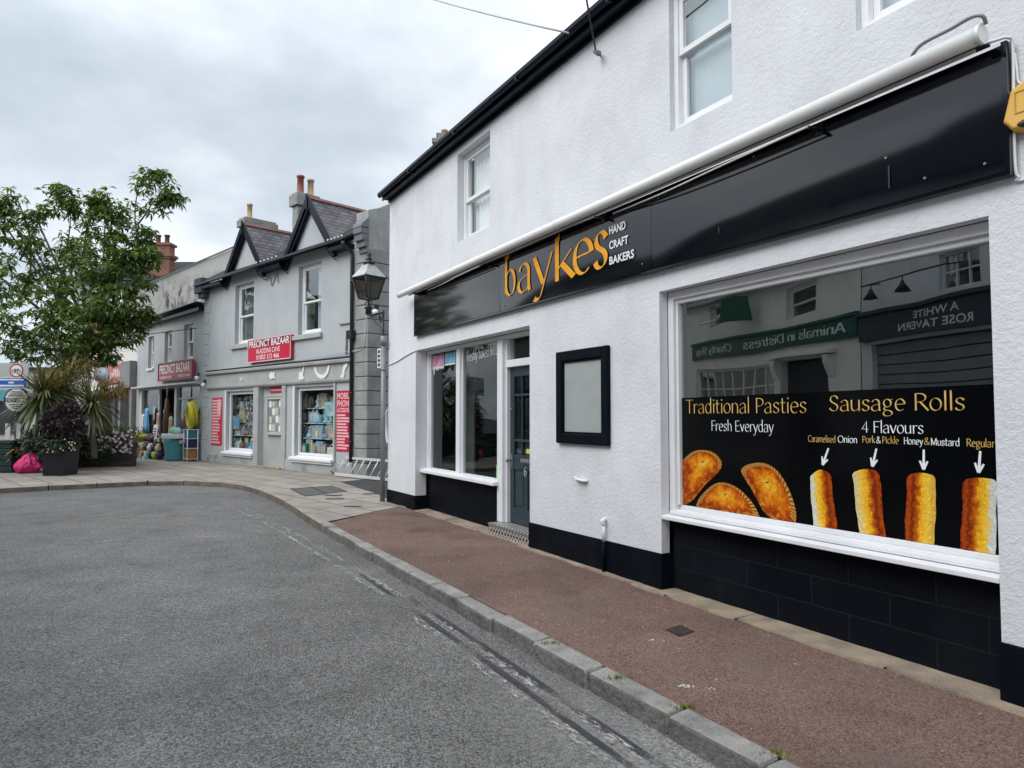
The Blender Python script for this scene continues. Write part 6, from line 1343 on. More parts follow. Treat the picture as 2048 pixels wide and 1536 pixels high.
# raised brick bed
rb_ = thing('raised_planter', FW, (-11.9,22.5,0), 'low dark brick raised bed overflowing with pink and white daisies', 'planter')
FB = Frame(-12.05, 22.55, 8)
def fbw(x,y,z): w = FB.w(x,y,z); return w
q = MB(); dbr = bricky('dark_brick',(0.045,0.043,0.045),(0.075,0.07,0.07),(0.03,0.028,0.027),0.225,0.078,0.012,'XZ',0.85,bump=0.6)
q.prism([fbw(-3.4,0,0),fbw(0,0,0),fbw(-1.0,2.2,0),fbw(-3.4,2.2,0)],(0,0,.72)); q.build('brick_wall', dbr, rb_)
q = MB(); q.prism([fbw(-3.4,-.02,.72),fbw(0.02,-0.02,.72),fbw(-1.0,2.22,.72),fbw(-3.4,2.22,.72)],(0,0,.07)); q.build('coping', surf('dark_coping_brick',(0.06,0.057,0.056),0.8,0.2), rb_, bevel=.01)
ctr = []; 
for k in range(64): ctr.append(fbw(random.uniform(-3.3,-.15),random.uniform(-.05,.7),random.uniform(.6,1.15)))
for k in range(16): ctr.append(fbw(random.uniform(-2.6,-.6),random.uniform(-.15,0.0),random.uniform(.35,.7)))
bs = []; us = []
for c in ctr:
    b1, u1 = blob(c,(.28,.25,.2),110,rng); bs.append(b1); us.append(u1)
bs = np.concatenate(bs); us = np.concatenate(us)
dz = leaves('daisy_foliage', bs, us+rng.normal(0,.5,us.shape), .09, .035, leafmat('daisy_leaf',(0.03,0.065,0.016),(0.12,0.19,0.05),.2), None, pos=(-13.5,22.8,.7), seed=15); dz['kind'] = 'stuff'
pp = [tuple(np.array(fbw(random.uniform(-3.1,-.1),-.30+random.uniform(-.06,.3),random.uniform(.45,1.18)))) for k in range(190)]
f1 = flowers('white_daisies', pp[:105], .045, whitefl); f1['kind'] = 'stuff'; f2 = flowers('pink_daisies', pp[105:], .05, pinkfl); f2['kind'] = 'stuff'
# bin, bag and plants at the left edge
gb = thing('green_planter', FW, (-14.9,20.35,0), 'dark green slatted planter box at the left edge', 'planter')
q = MB()
for k in range(5): q.box(-16.2,-14.28,20.05,20.6,.03+.165*k,.175+.165*k)
q.build('slatted_box', surf('dark_green_wood',(0.012,0.035,0.035),0.5,0.3,4), gb, bevel=.012); q = MB(); q.box(-16.25,-14.24,20.0,20.65,.86,.92); q.build('rim', surf('dark_green_wood',(0.012,0.035,0.035),0.5), gb, bevel=.01)
pk = thing('rubbish_bag', FW, (-13.85,20.0,0), 'bright pink plastic bag slumped beside the green planter', 'bag')
random.seed(16); q = MB(); n, kk = 40, 18; vs = []
for i in range(kk+1):
    v = i/kk
    for j in range(n):
        a = 2*PI*j/n; prof_ = min(1.0, .72+1.2*v) if v < .25 else (1-((v-.25)/.75)**1.5*.93)
        cr_ = 1+.16*math.sin(3*a+1.2)+(.10*math.sin(8*a+6*v)+.07*math.sin(13*a-11*v)+random.uniform(-.05,.05))*(.5+v*.8)
        r = .33*prof_*cr_
        vs.append((-13.80+r*math.cos(a)*1.0+.10*v*v,20.0+r*math.sin(a)*.75,.01+.60*v+.03*math.sin(5*a)*math.sin(PI*v)))
fs = [(i*n+j,i*n+(j+1)%n,(i+1)*n+(j+1)%n,(i+1)*n+j) for i in range(kk) for j in range(n)]+[tuple(range(n))[::-1],tuple(kk*n+j for j in range(n))]
q.add(vs, fs, 0, True); q.build('bag', surf('hot_pink_plastic',(0.75,0.015,0.19),0.3,0.12,5,bump=.8,bs=7,bd=.08,dirt=(0.06,0.008,0.03),dirt_amt=.9,dirt_scale=3.2), pk)
yb = thing('spiky_plant', FW, (-13.95,20.35,.85), 'yellow green spiky plant behind the pink bag', 'plant')
rng = np.random.default_rng(21); V = np.tile(np.array(at(48,905,20.4)),(150,1))+rng.normal(0,.12,(150,3)); a = rng.uniform(0,6.28,150); e = rng.uniform(.0,1.3,150)
leaves('blades', V, np.stack([np.cos(a)*np.cos(e),np.sin(a)*np.cos(e),np.sin(e)],1), .55, .05, leafmat('yellow_blade',(0.10,0.10,0.02),(0.42,0.36,0.12),.2), yb, pos=OFF[yb.name], droop=.5, seed=5)
gp2 = thing('silver_shrub', FW, (-13.3,20.4,.3), 'grey green leafy plant between the pink bag and black tub', 'plant')
b1, u1 = blob(at(88,888,20.3),(.62,.4,.55),900,rng); leaves('foliage', b1, u1+rng.normal(0,.5,u1.shape), .15, .07, leafmat('silver_leaf',(0.02,0.035,0.028),(0.13,0.17,0.145),.1), gp2, pos=OFF[gp2.name], seed=6)
q = MB(); q.tube([(-13.3,20.4,0.0),(-13.3,20.4,.6)],.05,6); q.build('stem', bark, gp2)
hb_ = thing('low_hedge', FW, (-14.0,21.8,0), 'dark green low shrubs filling the ground behind the black tub', 'shrub')
b1, u1 = blob((-14.0,21.8,.65),(.95,.4,.6),1100,rng); leaves('foliage', b1, u1+rng.normal(0,.5,u1.shape), .16, .07, leafmat('dark_shrub_leaf',(0.012,0.028,0.010),(0.05,0.085,0.035),.15), hb_, pos=OFF[hb_.name], seed=7)
q = MB(); q.tube([(-14.0,21.8,0.0),(-14.0,21.8,.7)],.05,6); q.build('stem', bark, hb_)
# ------------------------------------------------------------------ no cycling and camera signs on their post
sg_ = thing('sign_post', FW, (-14.67,20.75,0), 'grey post carrying the no cycling and round CCTV zone signs', 'post')
q = MB(); q.tube([(-14.67,20.75,0),(-14.67,20.75,3.15)],.045,12); q.build('pole', steel, sg_)
ns = thing('cycling_sign', FW, (-14.67,20.62,2.42), 'grey sign plate with a red ringed bicycle above a blue panel', 'sign')
X0, X1, Z0, Z1 = -15.32, -14.30, 2.42, 3.19
MB().box(X0,X1,20.66,20.69,Z0,Z1).build('plate', surf('grey_sign_plate',(0.42,0.47,0.45),0.45,.05), ns)
q = MB(); q.box(X0+.03,X1-.03,20.652,20.658,Z0+.03,Z0+.33); q.build('blue_panel', surf('blue_sign_print',(0.015,0.13,0.50),0.4,.06), ns)
q = MB(); bars(q,X0+.01,X1-.01,Z0+.01,Z0+.35,.02,20.648,20.6515); 
for k, w in enumerate((.38,.08,.38)): q.box((X0+X1)/2-w+.02,(X0+X1)/2+w+.02,20.647,20.651,Z0+.25-.09*k,Z0+.30-.09*k)
q.build('lettering', sign_white, ns)
cx, cz = -14.68+.03, 2.96; disc = lambda r, y, n=40: [(cx+r*math.cos(2*PI*k/n), y, cz+r*math.sin(2*PI*k/n)) for k in range(n)]
q = MB(); q.poly(disc(.205,20.656)); q.build('red_ring', surf('red_ring_print',(0.5,0.02,0.03),0.4), ns, fix=False)
q = MB(); q.poly(disc(.165,20.653)); q.build('white_disc', sign_white, ns, fix=False)
q = MB()
for sx in (-1,1): q.torus((cx+.078*sx,20.65,cz-.02),.052,.008,(0,1,0),20,6)
for a, b in (((-.078,-.02),(-.03,.045)),((-.03,.045),(.05,.045)),((.05,.045),(.0,-.02)),((.0,-.02),(-.03,.045)),((-.078,-.02),(.0,-.02)),((.05,.045),(.078,-.02)),((.05,.045),(.045,.075)),((-.03,.045),(-.038,.065))): q.tube([(cx+a[0],20.65,cz+a[1]),(cx+b[0],20.65,cz+b[1])],.006,5)
q.build('bicycle_symbol', surf('black_print',(0.012,0.012,0.014),0.5), ns)
cz_ = thing('camera_zone_sign', FW, (-14.62,20.62,1.72), 'round white CCTV zone sign with a black bar across', 'sign')
cx, cz = -14.63, 2.09
q = MB(); q.prism(disc(.385,20.67),(0,.03,0)); q.build('disc', steel, cz_)
q = MB(); q.poly(disc(.372,20.664)); q.build('black_ring', bpy.data.materials['black_print'], cz_, fix=False)
q = MB(); q.poly(disc(.335,20.660)); q.build('white_face', sign_white, cz_, fix=False)
q = MB(); q.box(cx-.34,cx+.34,20.655,20.6585,cz-.062,cz+.062)
for k, (z, w) in enumerate(((.24,.16),(.18,.2),(.125,.24),(-.13,.2),(-.19,.14),(-.25,.08))): q.box(cx-w,cx+w,20.656,20.659,cz+z-.012,cz+z+.012)
q.build('black_bar', bpy.data.materials['black_print'], cz_)
q = MB(); put_sans(q,'CCTV ZONE',cx-.31,cx+.31,cz-.045,cz+.045,20.6525,bold=.03); q.build('lettering', sign_white, cz_, fix=False)
pn = thing('notice_sign', FW, (-14.67,20.72,1.0), 'white narrow notice panel strapped to the sign post', 'sign')
q = MB(); q.box(-14.93,-14.78,20.66,20.68,.95,1.40); q.box(-14.6,-14.48,20.66,20.68,.95,1.40); q.build('panel', sign_white, pn); q = MB(); q.tube([(-14.93,20.69,1.2),(-14.48,20.69,1.2)],.01,5); q.build('strap', steel, pn)
# ------------------------------------------------------------------ goods outside the lower shop
def col(name, h, **kw): return surf(name, lin(h), kw.pop('rough', 0.5), kw.pop('var', 0.12), kw.pop('vs', 6), **kw)
c_yel = col('yellow_plastic','#b8b02a'); c_teal = col('teal_plastic','#4f97a2'); c_white = col('white_plastic_lid','#c9c9cc'); c_green = col('mint_plastic','#8fd0b0'); c_pink = col('pink_plastic','#c8599a'); c_navy = col('navy_cloth','#1c2340')
c_red = col('red_plastic','#a02034'); c_brown = col('brown_wood','#5a4030'); c_cream = col('cream_cloth','#b8a890'); c_blue = col('sky_blue_cloth','#5aa0cc'); c_black = col('black_plastic','#15151a'); c_grey = col('grey_plastic','#7c8084'); c_lime = col('lime_plastic','#a5b93a'); c_orange = col('orange_fur','#b07040'); c_maroon = col('maroon_cloth','#4a1830'); c_purple = col('purple_foil','#7a4a90')
rg = thing('swim_ring', FQ, (-0.36,-0.32,1.1), 'front yellow inflatable swim ring hung beside the quoins', 'swim ring', 'yellow swim rings')
q = MB(); q.torus((-0.36,-0.32,1.64),.40,.10,(0.2,1,0.05)); q.build('ring', c_yel, rg)
rg2 = thing('swim_ring', FQ, (-0.5,-0.15,1.1), 'rear yellow inflatable swim ring half hidden behind the front one', 'swim ring', 'yellow swim rings')
q = MB(); q.torus((-0.52,-0.14,1.69),.40,.10,(0.2,1,0.1)); q.build('ring', c_yel, rg2)
tbn = thing('water_tub', FQ, (-1.05,-0.55,0), 'tall turquoise plastic tub with a pale tray lid on top', 'tub')
q = MB(); q.lathe([(.30,0),(.34,.05),(.42,.74),(.44,.80),(.40,.80)],(-1.05,-0.55,0.0),24); q.build('tub', c_teal, tbn)
q = MB(); q.box(-1.62,-0.48,-0.9,-0.2,.80,.97); q.build('tray_lid', c_white, tbn, bevel=.03)
for k, (x, y, r, m, lab) in enumerate(((-1.30,-.55,.17,c_green,'mint green plastic bundle on the left of the tub lid'),(-1.02,-.5,.15,col('pale_mint_plastic','#a9d8c8'),'pale mint bundle in the middle of the tub lid'),(-.76,-.55,.14,col('pale_blue_plastic','#9fb8c8'),'pale blue wrapped bundle on the right of the tub lid'))):
    q = MB(); q.ball((x,y,.97+r*.75),r,r*.8,r*.78,jit=.12); tag(q.build('plastic_bundle', m, fr=FQ, pos=(x,y,.97)), lab, 'bundle')
rk = thing('goods_rack', FQ, (-0.25,-0.3,0), 'white wire display rack stacked beside the stone quoins', 'rack')
q = MB()
for x in (-.42,-.05):
    for y in (-.50,-.14): q.tube([(x,y,0),(x,y,1.12)],.018,6)
for z in (.08,.45,.8,1.12): q.box(-.44,-.03,-.52,-.12,z,z+.02)
q.build('wire_frame', white_smooth, rk)
for k, (z, m, lab) in enumerate(((.47,c_navy,'dark blue folded pack on the middle rack shelf'),(.82,col('teal_pack','#2d6a80'),'teal pack on the upper rack shelf'),(.10,col('orange_pack','#a06a30'),'orange brown pack on the bottom rack shelf'))):
    q = MB(); q.box(-.40,-.07,-.48,-.16,z+.021,z+.30); tag(q.build('boxed_goods', m, fr=FQ, pos=(-.25,-.3,z), bevel=.02), lab, 'pack')
um = thing('folded_parasol', FQ, (-2.75,-0.35,0), 'closed brown parasol standing in front of the lower shop', 'parasol')
q = MB(); q.tube([(-2.75,-.35,.1),(-2.76,-.35,1.4),(-2.73,-.35,2.3)],[.10,.14,.06],10); q.build('folded_canopy', c_brown, um); q = MB(); q.tube([(-2.73,-.35,2.3),(-2.72,-.35,2.75)],.03,8); q.lathe([(.25,0),(.25,.06),(.05,.1)],(-2.75,-.35,0),14); q.build('pole', c_grey, um)
rs = thing('price_sign', FQ, (-1.6,-0.15,1.15), 'red and white poster board inside the right half of the lower shop', 'sign')
MB().box(-2.0,-1.05,.02,.04,1.30,1.78).build('board', c_red, rs); q = MB()
for k in range(2): q.box(-1.9+.1*k,-1.2-.1*k,.012,.019,1.62-.17*k,1.70-.17*k)
q.build('lettering', pink_print, rs)
wsn = thing('price_board', FQ, (-3.3,-0.5,.6), 'small white price board leaning before the lower shop door', 'sign')
q = MB(); q.prism([(-3.55,-.62,.72),(-3.05,-.62,.72),(-3.05,-.55,1.28),(-3.55,-.55,1.28)],(0,.02,0)); q.build('board', sign_white, wsn); q = MB(); 
for k in range(4): q.obox((-3.3,-.635+.012*k+.012,.82+.1*k),(1,0,0),(0,1,0),(0,0.12,1),.17,.003,.022)
q.build('lettering', c_black, wsn)
def garment(x, y, z0, z1, w, m, lab, kind='dress'):
    """cloth hung from a hanger: shoulders, a narrower waist and a pleated hem"""
    g = MB(); n = 28; rows = ((0,1.0,.10),(.25,.88,.085),(.5,.74,.07),(.65,.70,.06),(.85,.86,.06),(.94,.98,.05),(1.0,.35,.03)); vs = []
    for f, wf, th in rows:
        for j in range(n):
            a = 2*PI*j/n; pl = 1+.16*(1-f)*math.sin(7*a+x)
            vs.append((x+w*.5*wf*math.cos(a)*pl, y+th*math.sin(a)*pl, z0+(z1-z0)*f+.02*math.sin(5*a)*(1-f)))
    g.add(vs, [(i*n+j,i*n+(j+1) % n,(i+1)*n+(j+1) % n,(i+1)*n+j) for i in range(len(rows)-1) for j in range(n)]+[tuple(range(n))[::-1],tuple((len(rows)-1)*n+j for j in range(n))], 0, True)
    g.tube(catmull([(x-.02,y,z1),(x,y,z1+.07),(x+.03,y,z1+.10),(x+.02,y,z1+.13)],4,False),.006,5)
    tag(g.build('hanging_garment', m, fr=FQ, pos=(x,y,z1)), lab, 'garment')
garment(-5.95,-.10,.95,1.95,.55,c_blue,'pale blue dress hanging left in the lower shop window')
garment(-6.6,-.05,.9,1.7,.38,c_white,'white garment at the far left of the lower shop window')
garment(-4.15,-.2,.95,1.75,.36,col('pale_pink_cloth','#c09a98'),'pale pink garment hanging left of the brown parasol')
garment(-2.25,-.35,.62,1.60,.34,c_cream,'cream coloured garment hanging right of the brown parasol')
garment(-3.5,.5,1.2,2.3,.30,col('blue_grey_cloth','#5f7f86'),'blue grey long garment hung inside the lower shop door')
st = thing('display_table', FQ, (-4.9,-.55,0), 'low dark trestle table of goods before the lower shop', 'table')
q = MB(); q.box(-6.6,-3.2,-.85,-.25,.58,.63); q.build('tabletop', c_brown, st)
for x in (-6.5,-4.9,-3.3):
    for y in (-.8,-.3): q = MB(); q.box(x-.03,x+.03,y-.03,y+.03,0,.58); q.build('leg', c_black, st)
random.seed(31)
names = [(c_pink,'pink foil balloon pack','foil_pack'),(c_purple,'purple wrapped toy','wrapped_toy'),(c_yel,'yellow long toy','plastic_toy'),(c_lime,'lime green toy bag','plastic_toy'),(c_brown,'brown soft toy','soft_toy'),(c_maroon,'maroon soft bundle','bundle')]
for k, (m, l, nm) in enumerate(names):
    x = -6.3+.55*k; q = MB(); q.ball((x,-.55,.63+.13),.26,.2,.13+.02*(k % 3),jit=.18); 
    if k == 2: q.tube([(x-.3,-.7,.68),(x+.35,-.7,.93)],.06,8)
    tag(q.build(nm, m, fr=FQ, pos=(x,-.55,.63)), l+' on the trestle table before the lower shop', 'toy')
for k, (x, m, m2, l) in enumerate(((-3.7,c_orange,c_cream,'orange and cream soft toy animal on the ground by the table'),(-3.2,c_cream,c_black,'cream soft toy with dark face on the ground second from the tub'),(-2.75,c_black,c_white,'black and white soft toy animal between table and tub'),(-2.3,c_lime,c_black,'lime green soft toy on the ground next to the tub'),(-1.85,c_navy,c_cream,'navy and cream soft toy on the ground behind the turquoise tub'))):
    t_ = thing('soft_toy', FQ, (x,-.85,0), l, 'soft toy', 'soft toys on the ground outside the lower shop'); q = MB(); q.ball((x,-.85,.17),.19,.15,.17); q.build('body', m, t_); q = MB(); q.ball((x,-.91,.42),.14,.12,.13); q.ball((x-.1,-.90,.54),.05); q.ball((x+.1,-.90,.54),.05); q.build('head', m2, t_)
for k, (x, y, z, w, m, l) in enumerate(((-5.9,-.5,0,.55,c_maroon,'maroon crate under the left of the trestle table'),(-5.2,-.5,0,.5,c_navy,'navy crate under the middle of the trestle table'),(-4.6,-.5,0,.5,c_brown,'brown basket under the right of the trestle table'))):
    q = MB(); q.box(x-w/2,x+w/2,y-.3,y+.3,z,.34); q.box(x-w/2-.03,x+w/2+.03,y-.33,y+.33,.34,.40); tag(q.build('crate', m, fr=FQ, pos=(x,y,z), bevel=.02), l, 'crate')
# cafe furniture in front of the white shop
def cafe(x, y, lab1, k):
    t_ = thing('cafe_table', FQ, (x,y,0), lab1, 'table'); q = MB(); q.lathe([(.36,.70),(.38,.71),(.38,.74),(.36,.75)],(x,y,0),20); q.build('tabletop', c_white if k else c_grey, t_); q = MB(); q.tube([(x,y,.03),(x,y,.70)],.035,8); q.lathe([(.24,0),(.22,.03),(.05,.05)],(x,y,0),14); q.build('pedestal', c_black, t_)
cafe(-8.1,-1.6,'pale round cafe table behind the right end of the brick bed',1); cafe(-9.6,-1.9,'grey round cafe table farther along behind the brick bed',0)
def chair(x, y, a, lab, m):
    t_ = thing('cafe_chair', FQ, (x,y,0), lab, 'chair', 'cafe chairs behind the brick bed'); c, s = math.cos(a), math.sin(a); P = lambda u, v, z: (x+u*c-v*s, y+u*s+v*c, z)
    q = MB(); q.prism([P(-.21,-.2,.44),P(.21,-.2,.44),P(.21,.2,.44),P(-.21,.2,.44)],(0,0,.03)); q.build('seat', m, t_)
    q = MB(); q.tube([P(-.2,.2,.46),P(-.2,.26,.86),P(.2,.26,.86),P(.2,.2,.46)],.018,6); q.prism([P(-.18,.235,.6),P(.18,.235,.6),P(.18,.25,.82),P(-.18,.25,.82)],(.01,.01,0)); q.build('backrest', m, t_)
    for u in (-.19,.19):
        for v in (-.18,.18): q = MB(); q.tube([P(u,v,0),P(u,v,.44)],.015,6); q.build('leg', steel, t_)
chair(-7.5,-1.5,-1.3,'black cafe chair right of the pale round table',c_black); chair(-8.7,-1.4,1.2,'grey cafe chair left of the pale round table',c_grey); chair(-8.1,-2.3,3.1,'dark cafe chair with its back to the brick bed',col('dark_grey_weave','#2c2d30'))
# ------------------------------------------------------------------ merchandise in the two bazaar windows
random.seed(44)
pal = [('teal','#2f7f88'),('pale blue','#8fb6d0'),('white','#cfd2d2'),('navy','#1f2444'),('black','#141418'),('lilac grey','#8b8496'),('cream','#bcb294'),('pale grey','#b4b8bc'),('mint','#93c9b4'),('grey','#707478'),('dark red','#6a2030'),('silver','#a9adb2'),('olive','#6a6a3c'),('sky blue','#6fa8cc')]
kinds = [('boxed_toy','toy box'),('bottle','bottle'),('figurine','figurine'),('picture_frame','picture frame'),('mug','mug'),('doll','doll'),('handbag','bag'),('vase','vase')]
def item(kind, x, y, z, s, m, lab, cat):
    q = MB()
    if kind == 'boxed_toy': q.box(x-s*.45,x+s*.45,y-.06,y+.06,z,z+s*.9); q.box(x-s*.30,x+s*.30,y-.065,y-.0601,z+s*.2,z+s*.7,1)
    elif kind == 'bottle': q.lathe([(.28*s,0),(.3*s,.1*s),(.3*s,.6*s),(.1*s,.8*s),(.1*s,1.05*s),(.13*s,1.06*s)],(x,y,z),12)
    elif kind == 'figurine': q.lathe([(.3*s,0),(.32*s,.08*s),(.16*s,.2*s),(.24*s,.5*s),(.12*s,.7*s),(.17*s,.85*s),(.1*s,1.02*s),(.01,1.05*s)],(x,y,z),10)
    elif kind == 'picture_frame': bars(q,x-s*.4,x+s*.4,z,z+s,.035,y-.02,y+.02); q.box(x-s*.4+.035,x+s*.4-.035,y-.005,y+.01,z+.035,z+s-.035,1)
    elif kind == 'mug': q.lathe([(.3*s,0),(.32*s,.05*s),(.32*s,.6*s),(.27*s,.6*s)],(x,y,z),12); q.torus((x+.36*s,y,z+.3*s),.15*s,.04*s,(0,1,0),12,6)
    elif kind == 'doll': q.lathe([(.38*s,0),(.30*s,.25*s),(.12*s,.5*s),(.2*s,.62*s),(.05*s,.7*s)],(x,y,z),10); q.ball((x,y,z+.82*s),.15*s,mi=1); q.tube([(x-.3*s,y,z+.45*s),(x,y,z+.62*s),(x+.3*s,y,z+.45*s)],.05*s,6,1)
    elif kind == 'handbag': q.prism([(x-s*.45,y-.06,z),(x+s*.45,y-.06,z),(x+s*.36,y-.06,z+s*.6),(x-s*.36,y-.06,z+s*.6)],(0,.12,0)); q.torus((x,y,z+s*.62),.2*s,.03*s,(0,1,0),14,6)
    else: q.lathe([(.18*s,0),(.3*s,.2*s),(.26*s,.5*s),(.1*s,.75*s),(.18*s,.95*s)],(x,y,z),12)
    tag(q.build(kind, [m, c_cream], fr=FP, pos=(x,y,z), bevel=.006 if kind in ('boxed_toy','picture_frame','handbag') else 0), lab, cat)
used = set(); 
for wn, (a, b, c, d) in (('left', SL), ('right', SR)):
    for sh, (z, y, n, word) in enumerate(((c+.06,.30,10,'bottom'),(c+.54,.36,10,'second'),(c+.98,.42,10,'third'),(c+1.42,.46,9,'top'))):
        if sh:
            q = MB(); q.box(a-.75,b+.1,y-.11,y+.14,z-.03,z); tag(q.build('glass_shelf', bpy.data.materials.get('pale_shelf') or surf('pale_shelf',(0.5,0.52,0.51),0.4), fr=FP, pos=(a,y,z-.03)), '%s display shelf in the %s bazaar window' % ({1:'lowest',2:'middle',3:'upper'}[sh], wn), 'shelf')
        for k in range(n):
            for _ in range(60):
                cn, hx = random.choice(pal); kd, ct_ = random.choice(kinds)
                if (wn, word, cn, kd) not in used: break
            used.add((wn, word, cn, kd)); m = bpy.data.materials.get('goods_'+cn.replace(' ','_')) or col('goods_'+cn.replace(' ','_'), hx, vs=9, var=.25)
            x = a-.25-y*.45+(b-a-.05)*(k+.5)/n+random.uniform(-.04,.04)
            item(kd, x, y+random.uniform(-.05,.05), z+.001, random.uniform(.32,.44), m, '%s %s on the %s level of the %s bazaar window' % (cn, kd.replace('_',' '), word, wn), ct_)
pb_ = thing('poster', FP, (-.05,.17,1.75), 'pale blue poster stuck inside the right bazaar window glass', 'poster'); q = MB(); q.box(-.45,.20,.165,.172,1.62,2.02); q.build('sheet', surf('pale_blue_print',(0.16,0.45,0.62),0.5,.4,5,hue=(0.55,0.75,0.8)), pb_)
pb_ = thing('poster', FP, (-6.0,.17,1.3), 'deep blue poster at the left edge of the left bazaar window', 'poster'); q = MB(); q.box(-6.22,-5.75,.165,.172,1.18,1.62); q.build('sheet', surf('deep_blue_print',(0.04,0.22,0.42),0.5,.4,5,hue=(0.25,0.45,0.6)), pb_)
random.seed(77); used2 = set()
for k in range(34):
    for _ in range(80):
        cn, hx = random.choice(pal); kd, ct_ = random.choice(kinds); lv = 'on the trestle table' if k % 2 else ('hung high' if k % 4 == 0 else 'on the ground')
        if (cn, kd, lv) not in used2: break
    used2.add((cn, kd, lv)); m = bpy.data.materials.get('goods_'+cn.replace(' ','_')) or col('goods_'+cn.replace(' ','_'), hx, vs=9, var=.25)
    s_ = random.uniform(.18,.32)
    if lv == 'hung high': x, y, z = random.uniform(-6.9,-.6), random.uniform(.2,.5), random.uniform(1.6,2.3)
    elif lv == 'on the ground': x, y, z = random.uniform(-6.6,-1.8), random.uniform(-1.25,-1.0), 0.001
    else: x, y, z = -6.5+.19*k, random.uniform(-.75,-.4), .632
    MBq = globals()['FP']; globals()['FP'] = FQ; item(kd, x, y, z, s_, m, '%s %s %s %s' % (cn, kd.replace('_',' '), lv, 'inside the lower shop window' if lv == 'hung high' else 'outside the lower shop'), ct_); globals()['FP'] = MBq
nt_ = thing('hanging_net', FP, (-5.0,.30,1.3), 'lilac grey bunting of trinkets hanging down the left bazaar window', 'display'); random.seed(3); q = MB()
for k in range(150): q.ball((random.uniform(-5.5,-4.75),.27+random.uniform(-.05,.05),random.uniform(1.0,2.3)),random.uniform(.03,.06),.03,random.uniform(.03,.07),k % 3,6,4)
q.build('trinkets',[bpy.data.materials['goods_lilac_grey'],bpy.data.materials['goods_grey'],bpy.data.materials['goods_silver']], nt_)
# ------------------------------------------------------------------ people beyond the planting
skin = surf('skin_tone',(0.42,0.26,0.19),0.5,.05)
def person(x, y, h, face, top, legs, hair, lab, lean=0.0):
    """one skinned body: pelvis root, spine, neck, head, arms, legs with feet"""
    t_ = thing('person', FW, (x,y,0), lab, 'person')
    k = h/1.70; c, s = math.cos(face), math.sin(face)
    J = [((0,0,.93),.145),((0,.01,1.12),.13),((0,.0,1.36),.155),((0,.01,1.47),.06),((0,-.01,1.53),.062),((0,-.02,1.61),.085),((0,0,1.68),.06),
         ((.19,.0,1.40),.06),((.25,.03,1.13),.045),((.20,-.16,.98),.036),((.18,-.23,.96),.04),((-.19,.0,1.40),.06),((-.25,.03,1.13),.045),((-.22,-.10,.93),.036),((-.21,-.16,.88),.04),
         ((.10,.0,.86),.10),((.11,-.02,.48),.068),((.12,.03,.09),.045),((.13,-.13,.04),.04),((-.10,.0,.86),.10),((-.11,-.06,.48),.068),((-.12,.0,.09),.045),((-.13,-.16,.04),.04)]
    E_ = [(0,1),(1,2),(2,3),(3,4),(4,5),(5,6),(2,7),(7,8),(8,9),(9,10),(2,11),(11,12),(12,13),(13,14),(0,15),(15,16),(16,17),(17,18),(0,19),(19,20),(20,21),(21,22)]
    me = bpy.data.meshes.new('body'); me.from_pydata([((p[0]*c-p[1]*s)*k,(p[0]*s+p[1]*c)*k,p[2]*k) for p, r in J], E_, [])
    o = bpy.data.objects.new('body', me); COL.objects.link(o)
    md = o.modifiers.new('skin','SKIN'); md.use_smooth_shade = True
    for sv, (p, r) in zip(me.skin_vertices[0].data, J): sv.radius = (r*k, r*k)
    me.skin_vertices[0].data[0].use_root = True
    o.modifiers.new('sub','SUBSURF').levels = 2; o.modifiers['sub'].render_levels = 2
    m = bpy.data.materials.new('clothed_body'); tt = NT(m); co = tt.n('ShaderNodeTexCoord').outputs['Object']; sp = tt.n('ShaderNodeSeparateXYZ'); tt.l(co, sp.inputs[0])
    cc = tt.ramp(tt.math('DIVIDE', sp.outputs[2], 2.0), [(0.0,(0.02,0.02,0.02)),(0.045*k,legs),(0.46*k,top),(0.735*k,tuple(skin_c for skin_c in (0.42,0.26,0.19)))])
    cc.node.color_ramp.interpolation = 'CONSTANT'
    p_ = tt.n('ShaderNodeBsdfPrincipled'); tt.l(cc, p_.inputs['Base Color']); p_.inputs['Roughness'].default_value = .8; oo = tt.n('ShaderNodeOutputMaterial'); tt.l(p_.outputs[0], oo.inputs[0])
    me.materials.append(m); o.parent = t_; OFF[o.name] = (x,y,0)
    q = MB(); q.ball((x,y,1.65*k),.105*k,.115*k,.115*k,jit=.05); q.build('hair', hair, t_)
person(-14.05,22.9,1.62,1.9,(0.16,0.012,0.03),(0.02,0.022,0.03),surf('pale_hair',(0.5,0.44,0.36),.7,.2,20),'person in a dark red jumper behind the spiky plants')
person(-14.75,24.4,1.74,-.4,(0.20,0.25,0.30),(0.03,0.035,0.05),surf('dark_hair',(0.03,0.025,0.02),.6,.2,20),'person in a grey blue top farther back behind the palms')
# ------------------------------------------------------------------ far pale shops at the end of the precinct
fs_ = thing('far_shops', FW, (-28,46,0), 'distant low pale shop row seen under the tree at the left', 'building')
q = MB(); q.box(-44,-20.5,46,54,0,4.6); q.build('wall', surf('far_pale_render',(0.42,0.42,0.40),0.8,.1,.5), fs_)
q = MB(); q.box(-44.2,-20.3,45.8,54,4.602,4.8); q.build('roof', slate_main, fs_)
for k in range(6):
    x = -42+3.6*k; q = MB(); q.box(x,x+2.8,45.94,45.99,.4,2.5); w_ = q.build('shop_window', surf('far_window_dark',(0.05,0.055,0.06),.2,.2), fs_); q = MB(); q.box(x-.1,x+2.9,45.7,45.99,2.6,3.3); q.build('fascia', (c_red, c_navy, c_teal, c_grey)[k % 4], fs_)
